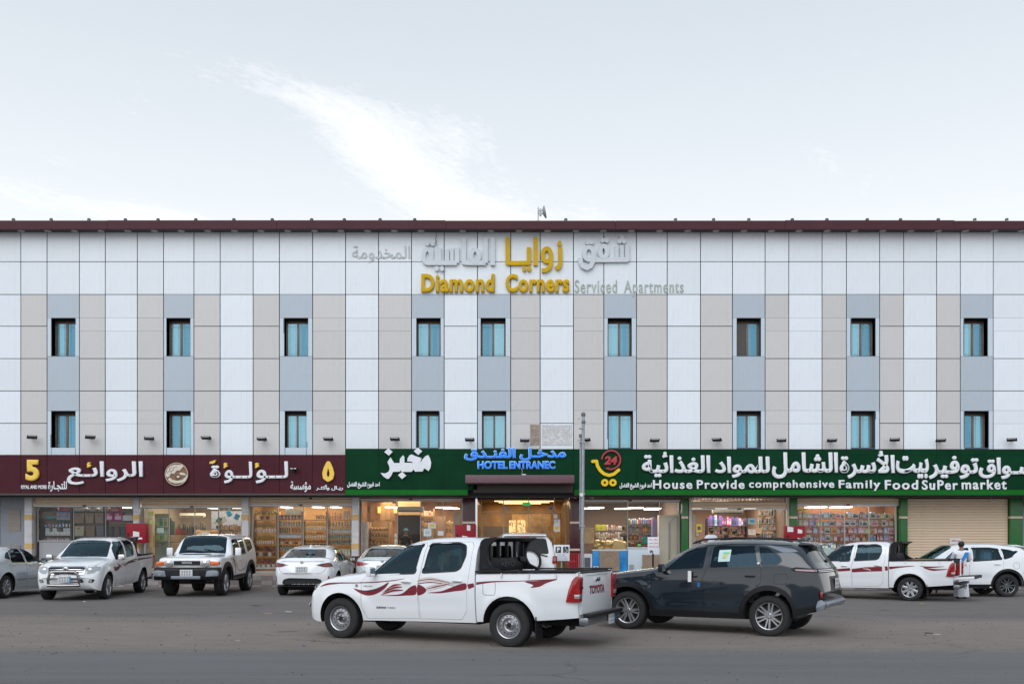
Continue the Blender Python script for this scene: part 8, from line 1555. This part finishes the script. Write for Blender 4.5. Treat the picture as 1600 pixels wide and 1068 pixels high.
anchor(r, 3.59, -.92, 15.45, 29.9, radians(-2)); arch_trim(r, bv, RV, BLACK, 'L', .08); patch('sill_cladding', roundpoly([(1.42, .28), (3.10, .29), (3.14, .40), (1.38, .39)], .02), 'L', bv, BLACK, r, .014, thick=.012)
patch('tail_lamp', roundpoly([(4.10, 1.04), (4.42, 1.0), (4.44, 1.09), (4.20, 1.10)], .02), 'L', bv, LAMPR, r, .012, thick=.01); patch('fuel_flap_seam', band(ell(3.86, .98, .10, .10, 20) + [(3.96, .98)], [.007, .007], 1), 'L', bv, SEAM, r, .001)
MB().prism(roundpoly([(3.95, 1.58), (4.32, 1.54), (4.36, 1.56), (4.0, 1.63)], .01), 'y', -.58, .58).build('spoiler', PAINTW, r, bevel=.01)
o = MB().box(-.2, .2, -.2, .2, 0, .55).build('child_seat', simple((.50, .42, .34)), r, (3.1, -.35, .95), bevel=.09); MB().box(-.08, .12, -.215, -.205, .22, .45).build('label', PAPER, o)

# ------------------------------------------------------------ people
def skin_mesh(name, nodes, edges, m, sub=2, parent=None, root_i=0):
    me = bpy.data.meshes.new(name); me.from_pydata([n[0] for n in nodes], edges, []); o = bpy.data.objects.new(name, me); COL.objects.link(o)
    o.modifiers.new('s', 'SKIN'); me.skin_vertices if me.skin_vertices else None
    for i, n in enumerate(nodes):
        r_ = n[1] if isinstance(n[1], tuple) else (n[1], n[1]); me.skin_vertices[0].data[i].radius = r_; me.skin_vertices[0].data[i].use_root = (i == root_i)
    sm = o.modifiers.new('u', 'SUBSURF'); sm.levels = sub
    dg = bpy.context.evaluated_depsgraph_get(); dg.update(); r_ = bpy.data.meshes.new_from_object(o.evaluated_get(dg)); bpy.data.objects.remove(o)
    r_.name = name; r_.materials.clear(); r_.materials.append(m); r_.polygons.foreach_set('use_smooth', [True] * len(r_.polygons)); return link(name, r_, parent)
def person(label, X, Y, z, rz, h, shirt, trousers, arms='down', robe=False, beard=False, hairm=HAIR, sash=None, lean=0.0, skin=SKIN, cap=None):
    t = empty('person', (X, Y, z), rz, label, 'person'); k = h / 1.75
    def V(x, y, zz): yy = y - lean * max(0, zz - .95) ; return (x * k, yy * k, zz * k)
    # body: one continuous figure facing -y
    N_ = [(V(0, 0, .95), (.14 * k, .10 * k)), (V(0, .0, 1.15), (.13 * k, .095 * k)), (V(0, .01, 1.34), (.155 * k, .10 * k)), (V(0, .01, 1.44), (.10 * k, .07 * k)), (V(0, 0, 1.50), (.055 * k, .055 * k)), (V(0, -.01, 1.56), (.058 * k, .065 * k)), (V(0, -.015, 1.64), (.076 * k, .092 * k)), (V(0, -.01, 1.71), (.062 * k, .072 * k))]
    E_ = [(0, 1), (1, 2), (2, 3), (3, 4), (4, 5), (5, 6), (6, 7)]; hands = []
    for s in (-1, 1):
        b0 = len(N_); el, wr = {'down': ((s * .26, .03, 1.12), (s * .27, -.06, .86)), 'fold': ((s * .27, -.02, 1.12), (s * .10, -.26, 1.10)), 'work': ((s * .27, .0, 1.13), (s * .20, -.27, 1.05)), 'chin': ((s * .25, -.10, 1.16), (s * .09, -.20, 1.44) if s < 0 else (s * .2, -.2, 1.08))}[arms]
        N_ += [(V(s * .185, .01, 1.40), .058 * k), (V(*[(a + b) / 2 for a, b in zip((s * .20, .01, 1.40), el)]), .046 * k), (V(*el), .038 * k), (V(*wr), .026 * k)]
        E_ += [(3, b0), (b0, b0 + 1), (b0 + 1, b0 + 2), (b0 + 2, b0 + 3)]; hands.append((s, Vector(V(*wr)), (Vector(V(*wr)) - Vector(V(*el))).normalized()))
        b1 = len(N_); N_ += [(V(s * .09, 0, .86), .082 * k), (V(s * .10, -.01, .50), .056 * k), (V(s * .10, .02, .12), .036 * k), (V(s * .10, .01, .05), .036 * k), (V(s * .105, -.14, .03), .03 * k)]; E_ += [(0, b1), (b1, b1 + 1), (b1 + 1, b1 + 2), (b1 + 2, b1 + 3), (b1 + 3, b1 + 4)]
    body = skin_mesh('body', N_, E_, skin, 2, t)
    for s, w_, d in hands:
        q = d.cross(Vector((s, 0, 0))).normalized() if abs(d.x) < .9 else Vector((0, 0, 1)); q2 = d.cross(q).normalized(); c = w_ + d * .07 * k
        n_ = [(tuple(w_), (.022 * k, .016 * k)), (tuple(c), (.034 * k, .014 * k))]; e_ = [(0, 1)]
        for i, L in enumerate((.062, .075, .07, .055)):
            b0 = len(n_); off = q * ((i - 1.5) * .018 * k); bend = q2 * (-.012 * k); n_ += [(tuple(c + off + d * .03 * k), .0085 * k), (tuple(c + off + d * (.03 + L * .55) * k + bend), .008 * k), (tuple(c + off + d * (.03 + L) * k + bend * 2.4), .007 * k)]; e_ += [(1, b0), (b0, b0 + 1), (b0 + 1, b0 + 2)]
        b0 = len(n_); n_ += [(tuple(w_ + d * .03 * k - q * .035 * k), .010 * k), (tuple(w_ + d * .065 * k - q * .058 * k + q2 * -.01), .009 * k)]; e_ += [(0, b0), (b0, b0 + 1)]
        skin_mesh('hand', n_, e_, skin, 1, t)
    hz_ = Vector(V(0, -.015, 1.645))
    hr = MB(); pr = [(0, .115), (.05, .108), (.085, .075), (.094, .03), (.088, -.02), (.07, -.05)]
    hr.lathe([(r_ * k * .98, z_ * k) for r_, z_ in pr], 16, c=(hz_.x, hz_.y + .018 * k, hz_.z)); hr.v = [(x, y if not (y < hz_.y - .03 * k and z_ < hz_.z + .04 * k) else hz_.y - .03 * k, z_) for x, y, z_ in hr.v]
    hr.build('hair', hairm, t, smooth=True)
    f = MB(); f.prism([(-.012 * k, 0), (.012 * k, 0), (0, .05 * k)], 'y', -.025 * k, 0); f.build('nose', skin, t, (hz_.x, hz_.y - .088 * k, hz_.z - .02 * k))
    for s in (-1, 1):
        MB().lathe([(0, -.004), (.009 * k, -.003), (.011 * k, .006)], 8, 'y').build('eye', INK, t, (hz_.x + s * .03 * k, hz_.y - .086 * k, hz_.z + .022 * k)); MB().lathe([(0, 0), (.018 * k, .004), (.022 * k, .012)], 8, 'y').build('ear', skin, t, (hz_.x + s * .078 * k, hz_.y + .01 * k, hz_.z), (0, 0, s * pi / 2))
    MB().box(-.022 * k, .022 * k, -.004, .004, -.004, .004).build('mouth', simple((.16, .05, .04)), t, (hz_.x, hz_.y - .083 * k, hz_.z - .042 * k))
    if beard: MB().lathe([(0, -.05), (.04, -.045), (.062, -.015), (.068, .02), (.06, .03)], 14, c=(0, 0, 0)).build('beard', HAIR, t, (hz_.x, hz_.y - .028 * k, hz_.z - .052 * k), smooth=True)
    if cap: MB().lathe([(0, .075), (.06, .065), (.095, .02), (.098, -.015), (.09, -.02)], 16).build('cap', cap, t, (hz_.x, hz_.y, hz_.z + .055 * k), smooth=True)
    # clothing over the body
    g = .017 * k; S = [(V(0, 0, .90), (.155 * k, .115 * k)), (V(0, 0, 1.12), (.158 * k, .122 * k)), (V(0, .01, 1.33), (.192 * k, .135 * k)), (V(0, .01, 1.43), (.14 * k, .105 * k)), (V(0, .005, 1.485), (.074 * k, .074 * k))]; Es = [(0, 1), (1, 2), (2, 3), (3, 4)]
    for s in (-1, 1):
        b0 = len(S); a = N_[8 + (0 if s < 0 else 9)][0]; b_ = N_[9 + (0 if s < 0 else 9)][0]; c = N_[10 + (0 if s < 0 else 9)][0]; e = N_[11 + (0 if s < 0 else 9)][0]
        S += [(a, .086 * k), (b_, .070 * k)]; Es += [(3, b0), (b0, b0 + 1)]
        if robe: em = tuple(Vector(c).lerp(Vector(e), .9)); S += [(c, .058 * k), (em, .046 * k)]; Es += [(b0 + 1, b0 + 2), (b0 + 2, b0 + 3)]
    skin_mesh('robe_top' if robe else 'shirt', S, Es, shirt, 2, t)
    if robe:
        rb = MB(); n = 28; v = []; prof = [(.06, .215, .19), (.25, .205, .17), (.55, .185, .145), (.85, .17, .13), (1.0, .158, .118)]
        for zz, rx, ry in prof:
            for i in range(n): a = 2 * pi * i / n; fo = 1 + .07 * sin(7 * a) * (1 - zz); c_ = V(rx * cos(a) * fo, ry * sin(a) * fo, zz); v.append(c_)
        rb.add(v, [(j * n + i, j * n + (i + 1) % n, (j + 1) * n + (i + 1) % n, (j + 1) * n + i) for j in range(len(prof) - 1) for i in range(n)]); rb.build('robe', shirt, t, smooth=True)
    else:
        T_ = [(V(0, 0, .93), (.15 * k, .112 * k))]; Et = []
        for s in (-1, 1): b0 = len(T_); T_ += [(V(s * .09, 0, .84), .096 * k), (V(s * .10, -.01, .50), .076 * k), (V(s * .10, .015, .09), .062 * k)]; Et += [(0, b0), (b0, b0 + 1), (b0 + 1, b0 + 2)]
        skin_mesh('trousers', T_, Et, trousers, 2, t)
    for s in (-1, 1): MB().prism(roundpoly([(-.20 * k, 0), (.06 * k, 0), (.06 * k, .07 * k), (-.05 * k, .085 * k), (-.19 * k, .04 * k)], .02), 'x', (s * .105 - .042) * k, (s * .105 + .042) * k).build('shoe', BLACK, t, bevel=.012)
    if sash: 
        sb = MB(); P3 = [(-.15, 0, 1.42), (-.10, 0, 1.30), (0, 0, 1.15), (.07, 0, 1.0), (.10, 0, .90)]
        v = []
        for i, (x, y, zz) in enumerate(P3): v += [V(x - .055, .125, zz), V(x + .055, .128, zz)]
        sb.add(v, [(2 * i, 2 * i + 1, 2 * i + 3, 2 * i + 2) for i in range(4)]); 
        sb.add([(x, y + .012, z_) for x, y, z_ in v], [(2 * i, 2 * i + 2, 2 * i + 3, 2 * i + 1) for i in range(4)]); sb.build('blue_stripe', sash, t)
    return t
WT = mat('white_tshirt', (.62, .65, .72), .9); DT = mat('dark_shirt', (.02, .02, .022), .9); JE = mat('dark_trousers', (.03, .035, .05), .9); MRN = mat('maroon_shirt', (.08, .02, .025), .9); BRN = mat('brown_shirt', (.06, .045, .03), .9)
person('bearded man in a white t-shirt looking down at the supermarket door', W(1111, 838, 35.2)[0], 35.2, PAVE_Z, radians(15), 1.69, WT, JE, 'work', beard=True, lean=.02)
person('man in a dark shirt just behind the bearded man in white', W(1135, 838, 36.9)[0], 36.9, FLR, radians(70), 1.66, DT, JE, 'fold')
person('man with dark hair at the middle of the supermarket doorway', W(1147, 838, 37.6)[0], 37.6, FLR, radians(200), 1.55, BRN, JE, 'down')
person('man in a maroon shirt deep in the supermarket doorway', W(1157, 838, 38.0)[0], 38.0, FLR, radians(-30), 1.54, MRN, JE, 'down')
person('dark haired person seen from behind at the right of the supermarket door', W(1183.5, 838, 36.5)[0], 36.5, FLR, radians(180), 1.50, DT, JE, 'down')
person('shop worker in a dark waistcoat behind the golden wrapped goods', W(975, 838, 37.2)[0], 37.2, FLR, radians(60), 1.72, BRN, JE, 'work')
person('man with a blue cap standing in the dark bakery doorway', W(634, 838, 36.9)[0], 36.9, FLR, radians(10), 1.58, DT, JE, 'down', cap=simple((.06, .16, .22)))
person('man in a white robe with a blue panel standing behind the lowered tailgate', W(1502, 838, 29.3)[0], 29.3, gz(13.6, 29.3), radians(160), 1.74, WCLOTH, JE, 'chin', robe=True, sash=mat('blue_cloth', (.02, .22, .60), .8))
# litter on the ground
def litter(px, py, w, d, m, lab, rz=0, h=.012):
    Y = EYE * FPX / (py - HOR); X = (px - 800) * Y / FPX; me = MB().prism(roundpoly([(-w / 2, -d / 2), (w / 2, -d / 2), (w * .4, d / 2), (-w / 2, d * .4)], min(w, d) * .3), 'z', 0, h); tag(me.build('litter', m, loc=(X, Y, gz(X, Y) + .005), rot=(0, .05, rz)), lab, 'litter')
litter(132, 939.5, .07, .05, PAPER, 'scrap of white paper on the asphalt in front of the left pickup')
litter(419, 958, .18, .05, simple((.35, .25, .22)), 'flat pale wrapper on the asphalt right of centre left', .2); litter(425, 957.5, .05, .04, simple((.4, .04, .04)), 'red corner of the flat wrapper on the asphalt')
litter(451, 955.5, .16, .06, simple((.45, .5, .52)), 'light grey plastic scrap on the asphalt before the near pickup'); litter(407, 946, .45, .14, simple((.025, .024, .024)), 'dark oily rag stain lying on the asphalt', .3, .004)
litter(1440, 935, .12, .08, simple((.4, .35, .05)), 'yellow scrap under the rear wheel of the right pickup'); litter(1463, 991, .14, .05, simple((.4, .4, .4)), 'pale torn scrap on the sandy strip at the right'); litter(1452, 989, .16, .06, simple((.03, .03, .03)), 'dark strip of rubber beside the pale scrap at the right')
litter(95, 961, .28, .06, simple((.22, .21, .19)), 'faint pale flattened scrap on the asphalt at the left', .1, .004); litter(1386, 946, .35, .12, simple((.03, .028, .028)), 'dark flat stain of rubber behind the right pickup', .2, .004)
litter(475, 1009, .05, .03, simple((.03, .06, .3)), 'tiny dark blue bottle cap on the sandy strip'); litter(372, 1001, .09, .03, simple((.35, .33, .3)), 'small pale chip on the sandy strip')
